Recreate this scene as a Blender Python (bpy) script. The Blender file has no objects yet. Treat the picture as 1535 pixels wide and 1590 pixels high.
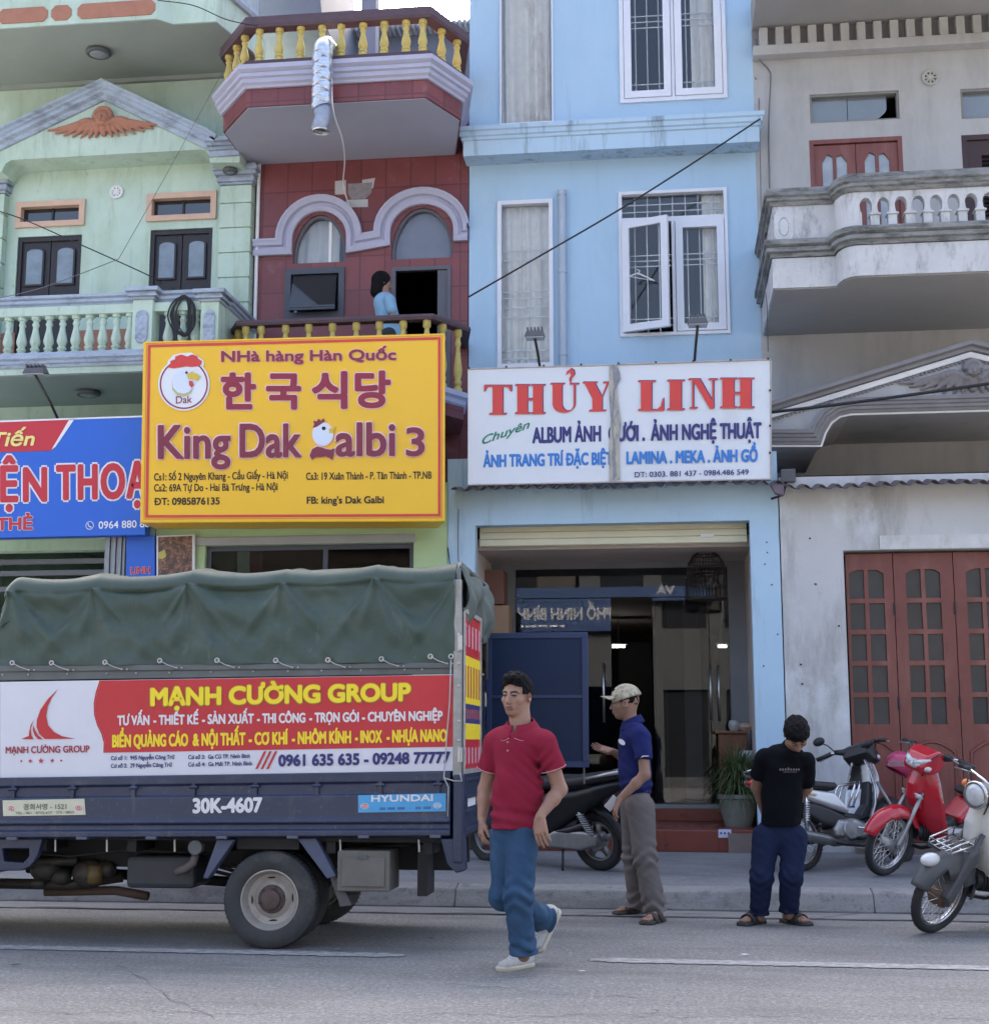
import bpy, bmesh, math, random
import numpy as np
from mathutils import Vector, Matrix
random.seed(7)
rng = np.random.default_rng(7)
D = bpy.data
SC = bpy.context.scene
COL = SC.collection
# ------------------------------------------------------------------ camera
CF, CPITCH, CYAW, CROLL, CH = 2200.0, math.radians(9.2), math.radians(7.0), math.radians(0.0), 1.28
_F = np.array([-math.sin(CYAW)*math.cos(CPITCH), math.cos(CYAW)*math.cos(CPITCH), math.sin(CPITCH)])
_R0 = np.array([math.cos(CYAW), math.sin(CYAW), 0.0]); _U0 = np.cross(_R0, _F)
_R = _R0*math.cos(CROLL)+_U0*math.sin(CROLL); _U = -_R0*math.sin(CROLL)+_U0*math.cos(CROLL)
cd = D.cameras.new('camera'); cam = D.objects.new('camera', cd); COL.objects.link(cam)
cam.matrix_world = Matrix(((_R[0], _U[0], -_F[0], 0), (_R[1], _U[1], -_F[1], 0), (_R[2], _U[2], -_F[2], CH), (0, 0, 0, 1)))
cd.sensor_fit = 'HORIZONTAL'; cd.sensor_width = 36; cd.lens = CF/1535*36; cd.clip_end = 2000; cd.clip_start = .1
SC.camera = cam
# ------------------------------------------------------------------ light
SUN_EL, SUN_AZ = math.radians(36), math.radians(-8)     # sun behind the houses, azimuth from +Y towards +X
w = D.worlds.new('World'); SC.world = w; w.use_nodes = True
nt = w.node_tree; nt.nodes.clear()
sk = nt.nodes.new('ShaderNodeTexSky'); sk.sky_type = 'NISHITA'; sk.sun_disc = False
sk.sun_elevation = SUN_EL; sk.sun_rotation = SUN_AZ; sk.air_density = 0.75; sk.dust_density = 9.0; sk.ozone_density = 0.3
bg = nt.nodes.new('ShaderNodeBackground'); bg.inputs[1].default_value = 0.15
wo = nt.nodes.new('ShaderNodeOutputWorld')
nt.links.new(sk.outputs[0], bg.inputs[0]); nt.links.new(bg.outputs[0], wo.inputs[0])
sl = D.lights.new('sun', 'SUN'); sl.energy = 3.0; sl.angle = math.radians(.5); sl.color = (1, .95, .87)
so = D.objects.new('sun', sl); COL.objects.link(so)
_sd = Vector((math.sin(SUN_AZ)*math.cos(SUN_EL), math.cos(SUN_AZ)*math.cos(SUN_EL), math.sin(SUN_EL)))
so.rotation_euler = _sd.to_track_quat('Z', 'Y').to_euler(); so.location = (0, 40, 40)
SC.view_settings.view_transform = 'Standard'; SC.view_settings.look = 'None'; SC.view_settings.gamma = 1
SC.view_settings.exposure = 2.65
SC.cycles.max_bounces = 8; SC.cycles.diffuse_bounces = 4; SC.cycles.transparent_max_bounces = 16
SC.cycles.use_denoising = True
SC.cycles.sample_clamp_indirect = 6
# ------------------------------------------------------------------ pixel -> place
def ray(px, py):
    a = (px-767.5)/CF; b = -(py-795.0)/CF
    return _F+_R*a+_U*b
def P(px, py, Y):
    d = ray(px, py); t = Y/d[1]
    return np.array([d[0]*t, Y, CH+d[2]*t])
def PZ(px, py, z):
    d = ray(px, py); t = (z-CH)/d[2]
    return np.array([d[0]*t, d[1]*t, z])
def RX(px, Y, py=795): return P(px, py, Y)[0]
def RZ(py, Y, px=767): return P(px, py, Y)[2]
def R(x0, y0, x1, y1, Y):
    xm, ym = (x0+x1)/2, (y0+y1)/2
    return (P(x0, ym, Y)[0], P(x1, ym, Y)[0], P(xm, y1, Y)[2], P(xm, y0, Y)[2])
# ------------------------------------------------------------------ materials
MATS = {}
def mat(n, c, r=.7, m=0., var=.12, vs=4., bump=0., bs=60., stain=None, spec=.4, coat=0., sss=0., emit=0.):
    if n in MATS: return MATS[n]
    x = D.materials.new(n); x.use_nodes = True; t = x.node_tree; N = t.nodes; L = t.links
    b = N['Principled BSDF']; b.inputs['Roughness'].default_value = r; b.inputs['Metallic'].default_value = m
    b.inputs['Specular IOR Level'].default_value = spec; b.inputs['Coat Weight'].default_value = coat
    b.inputs['Coat Roughness'].default_value = .12
    if emit: b.inputs['Emission Color'].default_value = (*c, 1); b.inputs['Emission Strength'].default_value = emit
    tc = N.new('ShaderNodeTexCoord'); out = None
    if var:
        nz = N.new('ShaderNodeTexNoise'); nz.inputs['Scale'].default_value = vs; nz.inputs['Detail'].default_value = 8; nz.inputs['Roughness'].default_value = .65
        L.new(tc.outputs['Object'], nz.inputs['Vector'])
        mp = N.new('ShaderNodeMapRange'); mp.inputs[1].default_value = .25; mp.inputs[2].default_value = .75; mp.inputs[3].default_value = 1-var; mp.inputs[4].default_value = 1+var*.6
        L.new(nz.outputs[0], mp.inputs[0])
        mx = N.new('ShaderNodeMix'); mx.data_type = 'RGBA'; mx.blend_type = 'MULTIPLY'; mx.inputs[0].default_value = 1
        mx.inputs[6].default_value = (*c, 1); L.new(mp.outputs[0], mx.inputs[7]); out = mx.outputs[2]
        rr = N.new('ShaderNodeMapRange'); rr.inputs[3].default_value = max(.03, r-.1); rr.inputs[4].default_value = min(1, r+.12)
        L.new(nz.outputs[0], rr.inputs[0]); L.new(rr.outputs[0], b.inputs['Roughness'])
    else:
        rgb = N.new('ShaderNodeRGB'); rgb.outputs[0].default_value = (*c, 1); out = rgb.outputs[0]
    if stain:
        for (sc, sv, lo, hi, amt) in stain:
            ma = N.new('ShaderNodeMapping'); ma.inputs['Scale'].default_value = sv; L.new(tc.outputs['Object'], ma.inputs[0])
            n2 = N.new('ShaderNodeTexNoise'); n2.inputs['Scale'].default_value = 1; n2.inputs['Detail'].default_value = 9; n2.inputs['Roughness'].default_value = .7
            L.new(ma.outputs[0], n2.inputs['Vector'])
            m2 = N.new('ShaderNodeMapRange'); m2.inputs[1].default_value = lo; m2.inputs[2].default_value = hi; m2.inputs[3].default_value = 0; m2.inputs[4].default_value = amt
            L.new(n2.outputs[0], m2.inputs[0])
            m3 = N.new('ShaderNodeMix'); m3.data_type = 'RGBA'; L.new(m2.outputs[0], m3.inputs[0]); L.new(out, m3.inputs[6]); m3.inputs[7].default_value = (*sc, 1); out = m3.outputs[2]
    L.new(out, b.inputs['Base Color'])
    if bump:
        n4 = N.new('ShaderNodeTexNoise'); n4.inputs['Scale'].default_value = bs; n4.inputs['Detail'].default_value = 6
        L.new(tc.outputs['Object'], n4.inputs['Vector'])
        bp = N.new('ShaderNodeBump'); bp.inputs['Strength'].default_value = bump; bp.inputs['Distance'].default_value = .01
        L.new(n4.outputs[0], bp.inputs['Height']); L.new(bp.outputs[0], b.inputs['Normal'])
    x['col'] = out is not None
    MATS[n] = x; return x
def glass(n, tint=(.55, .62, .66), ior=1.5, rough=.02):
    if n in MATS: return MATS[n]
    x = D.materials.new(n); x.use_nodes = True; t = x.node_tree; N = t.nodes; L = t.links; N.clear()
    o = N.new('ShaderNodeOutputMaterial'); mx = N.new('ShaderNodeMixShader'); fr = N.new('ShaderNodeFresnel'); fr.inputs[0].default_value = ior
    tr = N.new('ShaderNodeBsdfTransparent'); tr.inputs[0].default_value = (*tint, 1)
    gl = N.new('ShaderNodeBsdfGlossy'); gl.inputs['Roughness'].default_value = rough
    L.new(fr.outputs[0], mx.inputs[0]); L.new(tr.outputs[0], mx.inputs[1]); L.new(gl.outputs[0], mx.inputs[2]); L.new(mx.outputs[0], o.inputs[0])
    MATS[n] = x; return x
def brick_over(m, scale_w, scale_h, dark=.6, mortar=.012):
    """adds tile joints to a material, laid along the wall (x, z)"""
    t = m.node_tree; N = t.nodes; L = t.links; b = N['Principled BSDF']
    src = b.inputs['Base Color'].links[0].from_socket
    tc = N.new('ShaderNodeTexCoord'); sp = N.new('ShaderNodeSeparateXYZ'); cb = N.new('ShaderNodeCombineXYZ')
    L.new(tc.outputs['Object'], sp.inputs[0]); L.new(sp.outputs[0], cb.inputs[0]); L.new(sp.outputs[2], cb.inputs[1])
    br = N.new('ShaderNodeTexBrick'); br.inputs['Scale'].default_value = 1; br.inputs['Brick Width'].default_value = scale_w; br.inputs['Row Height'].default_value = scale_h
    br.inputs['Mortar Size'].default_value = mortar; br.offset = 0.0; br.inputs['Bias'].default_value = 0
    br.inputs['Color1'].default_value = (1, 1, 1, 1); br.inputs['Color2'].default_value = (.8, .8, .82, 1); br.inputs['Mortar'].default_value = (dark, dark, dark, 1)
    L.new(cb.outputs[0], br.inputs['Vector'])
    mx = N.new('ShaderNodeMix'); mx.data_type = 'RGBA'; mx.blend_type = 'MULTIPLY'; mx.inputs[0].default_value = 1
    L.new(src, mx.inputs[6]); L.new(br.outputs[0], mx.inputs[7]); L.new(mx.outputs[2], b.inputs['Base Color'])
    return m
# ------------------------------------------------------------------ things
def thing(name, label, cat, loc=(0, 0, 0), rot=(0, 0, 0), group=None):
    o = D.objects.new(name, None); COL.objects.link(o); o.location = loc; o.rotation_euler = rot
    o.empty_display_size = .2
    o['label'] = label; o['category'] = cat
    if group: o['group'] = group
    return o
def tag(o, label, cat, group=None):
    o['label'] = label; o['category'] = cat
    if group: o['group'] = group
    return o
def chain_off(p):
    v = np.zeros(3)
    while p is not None:
        v += np.array(p.location); p = p.parent
    return v
def copy_tree(o, parent=None):
    c = o.copy(); COL.objects.link(c)
    if parent is not None: c.parent = parent
    for ch in list(o.children): copy_tree(ch, c)
    return c
def curve_vf(loops, res=1):
    """fill 2-D loops (holes by nesting) -> verts (n,2), faces"""
    c = D.curves.new('tmp', 'CURVE'); c.dimensions = '2D'; c.fill_mode = 'BOTH'
    for lp in loops:
        s = c.splines.new('POLY'); s.points.add(len(lp)-1)
        for p, q in zip(s.points, lp): p.co = (q[0], q[1], 0, 1)
        s.use_cyclic_u = True
    o = D.objects.new('tmp', c)
    m = o.to_mesh(); v = np.array([x.co[:2] for x in m.vertices]).reshape(-1, 2); f = [tuple(p.vertices) for p in m.polygons]
    o.to_mesh_clear(); D.objects.remove(o); D.curves.remove(c)
    return v, f
_TC = {}
_HORN = {'Ơ': 'O\u031b', 'Ờ': 'Ò\u031b', 'Ở': 'Ỏ\u031b', 'Ớ': 'Ó\u031b', 'Ợ': 'Ọ\u031b', 'ơ': 'o\u031b', 'ờ': 'ò\u031b', 'ở': 'ỏ\u031b', 'ớ': 'ó\u031b', 'ợ': 'ọ\u031b'}
def text_vf(s, bold=0., res=4, space=1.0):
    for a, b in _HORN.items(): s = s.replace(a, b)       # letters whose outlines cross themselves are set from pieces
    if 'Đ' in s:
        i = s.index('Đ'); v, f = text_vf(s.replace('Đ', 'D', 1), bold, res, space); d, _ = text_vf('D'); p, _ = text_vf(s[:i].replace('Đ', 'D')+'D', 0., res, space)
        x1 = p[:, 0].max(); x0 = x1-(d[:, 0].max()-d[:, 0].min()); H_ = d[:, 1].max(); n = len(v)
        q = [(x0-.075, H_*.46), (x0-.001, H_*.46), (x0-.001, H_*.55), (x0-.075, H_*.55), (x0+.11, H_*.46), (x0+.29, H_*.46), (x0+.29, H_*.55), (x0+.11, H_*.55)]
        return np.vstack([v, np.array(q)]), list(f)+[(n, n+1, n+2, n+3), (n+4, n+5, n+6, n+7)]
    k = (s, bold, res, space)
    if k in _TC: return _TC[k]
    c = D.curves.new('tmp', 'FONT'); c.body = s; c.offset = bold; c.resolution_u = res; c.space_character = space; c.size = 1
    o = D.objects.new('tmp', c); COL.objects.link(o)
    bpy.context.view_layer.update()
    m = o.to_mesh(); v = np.array([x.co[:2] for x in m.vertices]).reshape(-1, 2); f = [tuple(p.vertices) for p in m.polygons]
    o.to_mesh_clear(); D.objects.remove(o); D.curves.remove(c)
    _TC[k] = (v, f); return v, f
CAPH = float(text_vf('H')[0][:, 1].max())
class MB:
    def __init__(s): s.v = []; s.f = []; s.n = 0
    def add(s, v, f):
        v = np.asarray(v, float).reshape(-1, 3); s.v.append(v); o = s.n
        s.f.extend([tuple(int(i)+o for i in q) for q in f]); s.n += len(v); return s
    def box(s, x0, x1, y0, y1, z0, z1):
        v = [(x, y, z) for z in (z0, z1) for y in (y0, y1) for x in (x0, x1)]
        return s.add(v, [(0, 2, 3, 1), (4, 5, 7, 6), (0, 1, 5, 4), (2, 6, 7, 3), (0, 4, 6, 2), (1, 3, 7, 5)])
    def hexa(s, q0, q1):
        """two quads (4 pts each) joined"""
        return s.add(list(q0)+list(q1), [(3, 2, 1, 0), (4, 5, 6, 7), (0, 1, 5, 4), (1, 2, 6, 5), (2, 3, 7, 6), (3, 0, 4, 7)])
    def prism(s, loops, y0, y1):
        """loops of (x,z), extruded y0..y1 (y0 nearer the camera)"""
        if not isinstance(loops[0][0], (tuple, list, np.ndarray)): loops = [loops]
        v, f = curve_vf(loops); n = len(v)
        V = [(a, y0, b) for a, b in v]+[(a, y1, b) for a, b in v]
        F = [q for q in f]+[tuple(i+n for i in reversed(q)) for q in f]
        s.add(V, F)
        for lp in loops:
            k = len(lp); V = [(a, y0, b) for a, b in lp]+[(a, y1, b) for a, b in lp]
            s.add(V, [(i, (i+1) % k, (i+1) % k+k, i+k) for i in range(k)])
        return s
    def plan(s, loop, z0, z1):
        k = len(loop); v, f = curve_vf([loop]); n = len(v)
        s.add([(a, b, z0) for a, b in v]+[(a, b, z1) for a, b in v], list(f)+[tuple(i+n for i in reversed(q)) for q in f])
        return s.add([(a, b, z0) for a, b in loop]+[(a, b, z1) for a, b in loop], [(i, (i+1) % k, (i+1) % k+k, i+k) for i in range(k)])
    def ppoly(s, loops, Y, th=.02, back=None):
        """pixel loops standing on plane Y, real thickness th behind it"""
        if not isinstance(loops[0][0], (tuple, list, np.ndarray)): loops = [loops]
        L = [[tuple(P(a, b, Y)[[0, 2]]) for a, b in lp] for lp in loops]
        return s.prism(L, Y, Y+th)
    def pflat(s, loops, Y):
        if not isinstance(loops[0][0], (tuple, list, np.ndarray)): loops = [loops]
        v, f = curve_vf([[tuple(P(a, b, Y)[[0, 2]]) for a, b in lp] for lp in loops])
        return s.add([(a, Y, b) for a, b in v], f)
    def text(s, t, px0, px1, yb0, yb1, cap, Y, bold=0., shear=0., th=0., space=1.0, capx=None, pad=0):
        v, f = text_vf(t, 0., 3 if cap < 10 else 4, space)
        x0, x1 = v[:, 0].min(), v[:, 0].max(); ky = cap/CAPH; kx = (px1-px0)/(x1-x0)
        rb = bold*ky; n8 = 8 if pad or rb > 1.2 else (4 if cap < 12 else 6)     # heavier strokes: shifted copies a hair apart
        if not pad: px0 += rb*.8; px1 -= rb*.8; kx = (px1-px0)/(x1-x0)
        offs = [(0, 0)]+([(rb*math.cos(2*math.pi*(k+.5)/n8), rb*math.sin(2*math.pi*(k+.5)/n8)) for k in range(n8)] if bold else [])
        VV = []; FF = []
        for k, (ox, oy) in enumerate(offs):
            q = (v[:, 0]-x0)/(x1-x0); px = px0+q*(px1-px0)+ox+shear*v[:, 1]*ky; py = yb0+q*(yb1-yb0)-v[:, 1]*ky+oy
            a = (px-767.5)/CF; b = -(py-795.)/CF; d = _F[None, :]+a[:, None]*_R[None, :]+b[:, None]*_U[None, :]
            W = d*((Y)/d[:, 1])[:, None]; W[:, 2] += CH; W[:, 1] += .00018*k
            n0 = len(v)*k; VV.append(W); FF += [tuple(i+n0 for i in g) for g in f]
        V = np.vstack(VV); f = FF; s.add(V, f)
        if th:
            n = len(V); B = V.copy(); B[:, 1] += th
            ed = {}
            for q in f:
                for i in range(len(q)):
                    e = (q[i], q[(i+1) % len(q)])
                    if (e[1], e[0]) in ed: del ed[(e[1], e[0])]
                    else: ed[e] = 1
            s.add(np.vstack([V, B]), [(a, b, b+n, a+n) for a, b in ed])
        return s
    def tube(s, pts, r, n=8, cap=True):
        pts = [np.array(p, float) for p in pts]; k = len(pts)
        rs = r if isinstance(r, (list, tuple, np.ndarray)) else [r]*k
        V = []; prev = None
        for i in range(k):
            t = pts[min(i+1, k-1)]-pts[max(i-1, 0)]; t = t/(np.linalg.norm(t)+1e-9)
            if prev is None:
                u = np.cross(t, [0, 0, 1.]);
                if np.linalg.norm(u) < .1: u = np.cross(t, [1., 0, 0])
            else: u = prev-t*np.dot(prev, t)
            u /= np.linalg.norm(u); prev = u; w_ = np.cross(t, u)
            for j in range(n):
                a = 2*math.pi*j/n; V.append(pts[i]+rs[i]*(u*math.cos(a)+w_*math.sin(a)))
        F = [(i*n+j, i*n+(j+1) % n, (i+1)*n+(j+1) % n, (i+1)*n+j) for i in range(k-1) for j in range(n)]
        if cap: F += [tuple(reversed(range(n))), tuple((k-1)*n+j for j in range(n))]
        return s.add(V, F)
    def lathe(s, prof, c=(0, 0, 0), ax='z', n=16, cap=True):
        """profile of (radius, along-axis)"""
        V = []
        for r, h in prof:
            for j in range(n):
                a = 2*math.pi*j/n; x, y = r*math.cos(a), r*math.sin(a)
                V.append((x, y, h) if ax == 'z' else ((x, h, y) if ax == 'y' else (h, x, y)))
        V = np.array(V)+np.array(c); k = len(prof)
        F = [(i*n+j, i*n+(j+1) % n, (i+1)*n+(j+1) % n, (i+1)*n+j) for i in range(k-1) for j in range(n)]
        if cap: F += [tuple(reversed(range(n))), tuple((k-1)*n+j for j in range(n))]
        return s.add(V, F)
    def torus(s, c, R_, r, ax='y', n=32, m=10, sq=1.0, a0=0, a1=2*math.pi):
        full = abs(a1-a0-2*math.pi) < 1e-6; k = n if full else n+1
        V = []
        for i in range(k):
            a = a0+(a1-a0)*i/n
            for j in range(m):
                b = 2*math.pi*j/m; q = R_+r*math.cos(b); h = r*sq*math.sin(b)
                x, y = q*math.cos(a), q*math.sin(a)
                V.append((x, h, y) if ax == 'y' else ((x, y, h) if ax == 'z' else (h, x, y)))
        F = [(i*m+j, i*m+(j+1) % m, ((i+1) % k)*m+(j+1) % m, ((i+1) % k)*m+j) for i in range(n if full else n) for j in range(m)]
        return s.add(np.array(V)+np.array(c), F)
    def ball(s, c, r, n=16, m=10):
        r = r if isinstance(r, (tuple, list)) else (r, r, r); V = []
        for i in range(m+1):
            p = math.pi*i/m-math.pi/2
            for j in range(n):
                a = 2*math.pi*j/n; V.append((c[0]+r[0]*math.cos(p)*math.cos(a), c[1]+r[1]*math.cos(p)*math.sin(a), c[2]+r[2]*math.sin(p)))
        return s.add(V, [(i*n+j, i*n+(j+1) % n, (i+1)*n+(j+1) % n, (i+1)*n+j) for i in range(m) for j in range(n)])
    def wall(s, x0, x1, z0, z1, y0, y1, holes=()):
        xs = sorted({x0, x1, *[h[0] for h in holes], *[h[1] for h in holes]}); zs = sorted({z0, z1, *[h[2] for h in holes], *[h[3] for h in holes]})
        xs = [x for x in xs if x0 <= x <= x1]; zs = [z for z in zs if z0 <= z <= z1]
        def solid(i, j):
            if i < 0 or j < 0 or i >= len(xs)-1 or j >= len(zs)-1: return False
            cx, cz = (xs[i]+xs[i+1])/2, (zs[j]+zs[j+1])/2
            return not any(h[0] < cx < h[1] and h[2] < cz < h[3] for h in holes)
        for i in range(len(xs)-1):
            for j in range(len(zs)-1):
                if not solid(i, j): continue
                a, b, c, d = xs[i], xs[i+1], zs[j], zs[j+1]
                s.add([(a, y0, c), (b, y0, c), (b, y0, d), (a, y0, d)], [(0, 1, 2, 3)])
                s.add([(a, y1, c), (b, y1, c), (b, y1, d), (a, y1, d)], [(3, 2, 1, 0)])
                if not solid(i-1, j): s.add([(a, y0, c), (a, y0, d), (a, y1, d), (a, y1, c)], [(0, 1, 2, 3)])
                if not solid(i+1, j): s.add([(b, y0, c), (b, y1, c), (b, y1, d), (b, y0, d)], [(0, 1, 2, 3)])
                if not solid(i, j-1): s.add([(a, y0, c), (a, y1, c), (b, y1, c), (b, y0, c)], [(0, 1, 2, 3)])
                if not solid(i, j+1): s.add([(a, y0, d), (b, y0, d), (b, y1, d), (a, y1, d)], [(0, 1, 2, 3)])
        return s
    def mould(s, path, Y, prof, closed=False):
        """sweep a profile of (offset to the left of the path, depth towards -Y) along a path of (x,z)"""
        p = [np.array(q, float) for q in path]; k = len(p); V = []; m = len(prof)
        for i in range(k):
            if closed: a, b = p[i]-p[i-1], p[(i+1) % k]-p[i]
            else: a = p[i]-p[max(i-1, 0)] if i else p[1]-p[0]; b = p[i+1]-p[i] if i < k-1 else a
            a = a/np.linalg.norm(a); b = b/np.linalg.norm(b)
            na, nb = np.array([-a[1], a[0]]), np.array([-b[1], b[0]]); nn = na+nb; nn /= max(.3, np.dot(nn, na))
            for (o, d) in prof: q = p[i]+nn*o; V.append((q[0], Y-d, q[1]))
        F = [(i*m+j, ((i+1) % k)*m+j, ((i+1) % k)*m+j+1, i*m+j+1) for i in range(k if closed else k-1) for j in range(m-1)]
        if not closed: F += [tuple(range(m)), tuple(reversed([(k-1)*m+j for j in range(m)]))]
        return s.add(V, F)
    def hmould(s, path, prof):
        """sweep a profile of (outward offset, z) along a plan path of (x,y); outward = right of travel"""
        p = [np.array(q, float) for q in path]; k = len(p); V = []; m = len(prof)
        for i in range(k):
            a = p[i]-p[i-1] if i else p[1]-p[0]; b = p[i+1]-p[i] if i < k-1 else a
            a = a/np.linalg.norm(a); b = b/np.linalg.norm(b)
            na, nb = np.array([a[1], -a[0]]), np.array([b[1], -b[0]]); nn = na+nb; nn /= max(.3, np.dot(nn, na))
            for (o, z) in prof: q = p[i]+nn*o; V.append((q[0], q[1], z))
        F = [(i*m+j, i*m+(j+1) % m, (i+1)*m+(j+1) % m, (i+1)*m+j) for i in range(k-1) for j in range(m)]
        F += [tuple(reversed(range(m))), tuple((k-1)*m+j for j in range(m))]
        return s.add(V, F)
    def grid(s, fn, nu, nv):
        V = [fn(i/nu, j/nv) for i in range(nu+1) for j in range(nv+1)]
        return s.add(V, [(i*(nv+1)+j, (i+1)*(nv+1)+j, (i+1)*(nv+1)+j+1, i*(nv+1)+j+1) for i in range(nu) for j in range(nv)])
    def xf(s, fn):
        s.v = [np.array([fn(q) for q in a]) for a in s.v]; return s
    def build(s, name, m, parent=None, smooth=False, bevel=0., solid=0., local=False, sub=0, kind=None, weld=False, auto=None):
        me = D.meshes.new(name); V = np.vstack(s.v)
        if not local: V = V-chain_off(parent)
        me.from_pydata(V.tolist(), [], s.f)
        ms = m if isinstance(m, (list, tuple)) else [m]
        for q in ms: me.materials.append(q)
        bm = bmesh.new(); bm.from_mesh(me)
        if weld or bevel or solid: bmesh.ops.remove_doubles(bm, verts=bm.verts, dist=1e-5)
        bmesh.ops.recalc_face_normals(bm, faces=bm.faces); bm.to_mesh(me); bm.free()
        if smooth: me.polygons.foreach_set('use_smooth', [True]*len(me.polygons))
        o = D.objects.new(name, me); COL.objects.link(o)
        if auto is not None:
            me.polygons.foreach_set('use_smooth', [True]*len(me.polygons))
            me.set_sharp_from_angle(angle=math.radians(auto))
        if solid: md = o.modifiers.new('solid', 'SOLIDIFY'); md.thickness = solid; md.offset = 0
        if sub: md = o.modifiers.new('sub', 'SUBSURF'); md.levels = md.render_levels = sub
        if bevel: md = o.modifiers.new('bevel', 'BEVEL'); md.width = bevel; md.segments = 2; md.limit_method = 'ANGLE'
        if parent is not None: o.parent = parent
        if kind: o['kind'] = kind
        return o
# ------------------------------------------------------------------ distance-field modelling (bodies, clothes, fairings)
def surfnet(Dg, lo, h):
    """surface nets of a 3-D array; returns verts, quads"""
    S = Dg < 0; nx, ny, nz = Dg.shape
    c = [(a, b, d) for a in (0, 1) for b in (0, 1) for d in (0, 1)]
    cnt = np.zeros((nx-1, ny-1, nz-1), np.int8)
    for a, b, d in c: cnt += S[a:nx-1+a, b:ny-1+b, d:nz-1+d]
    act = (cnt > 0) & (cnt < 8); idx = np.argwhere(act); n = len(idx)
    ids = -np.ones(act.shape, np.int32); ids[act] = np.arange(n)
    acc = np.zeros((n, 3)); k = np.zeros(n)
    for i in range(8):
        for j in range(i+1, 8):
            A, B = np.array(c[i]), np.array(c[j])
            if np.abs(A-B).sum() != 1: continue
            da = Dg[tuple((idx+A).T)]; db = Dg[tuple((idx+B).T)]; mk = (da < 0) != (db < 0)
            t = np.where(mk, da/np.where(mk, da-db, 1), 0)
            acc[mk] += (A+(B-A)*t[:, None])[mk]; k[mk] += 1
    V = lo+h*(idx+acc/np.maximum(k, 1)[:, None]); Q = []
    for ax in range(3):
        o1, o2 = [(1, 2), (2, 0), (0, 1)][ax]
        sl0 = [slice(1, -1)]*3; sl1 = [slice(1, -1)]*3
        sl0[ax] = slice(0, -1); sl1[ax] = slice(1, None)
        s0, s1 = S[tuple(sl0)], S[tuple(sl1)]; ed = np.argwhere(s0 != s1)
        if not len(ed): continue
        fl = s0[tuple(ed.T)]; off = np.ones(3, int); off[ax] = 0; e = ed+off
        def cell(a, b):
            q = e.copy(); q[:, o1] -= a; q[:, o2] -= b; return ids[tuple(q.T)]
        q = np.stack([cell(1, 1), cell(0, 1), cell(0, 0), cell(1, 0)], 1)
        q[~fl] = q[~fl][:, ::-1]; Q.append(q)
    return V, np.vstack(Q)
def wob(X, Y, Z, f, seed=0):
    s = seed*1.7
    return (np.sin(X*f+1.9*np.sin(Y*f*.7+s)+s)+np.sin(Y*f*1.1+1.7*np.sin(Z*f*.6+s*2)+1.3)+np.sin(Z*f*.9+2.1*np.sin(X*f*.8+s*3)+s))/3
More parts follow.
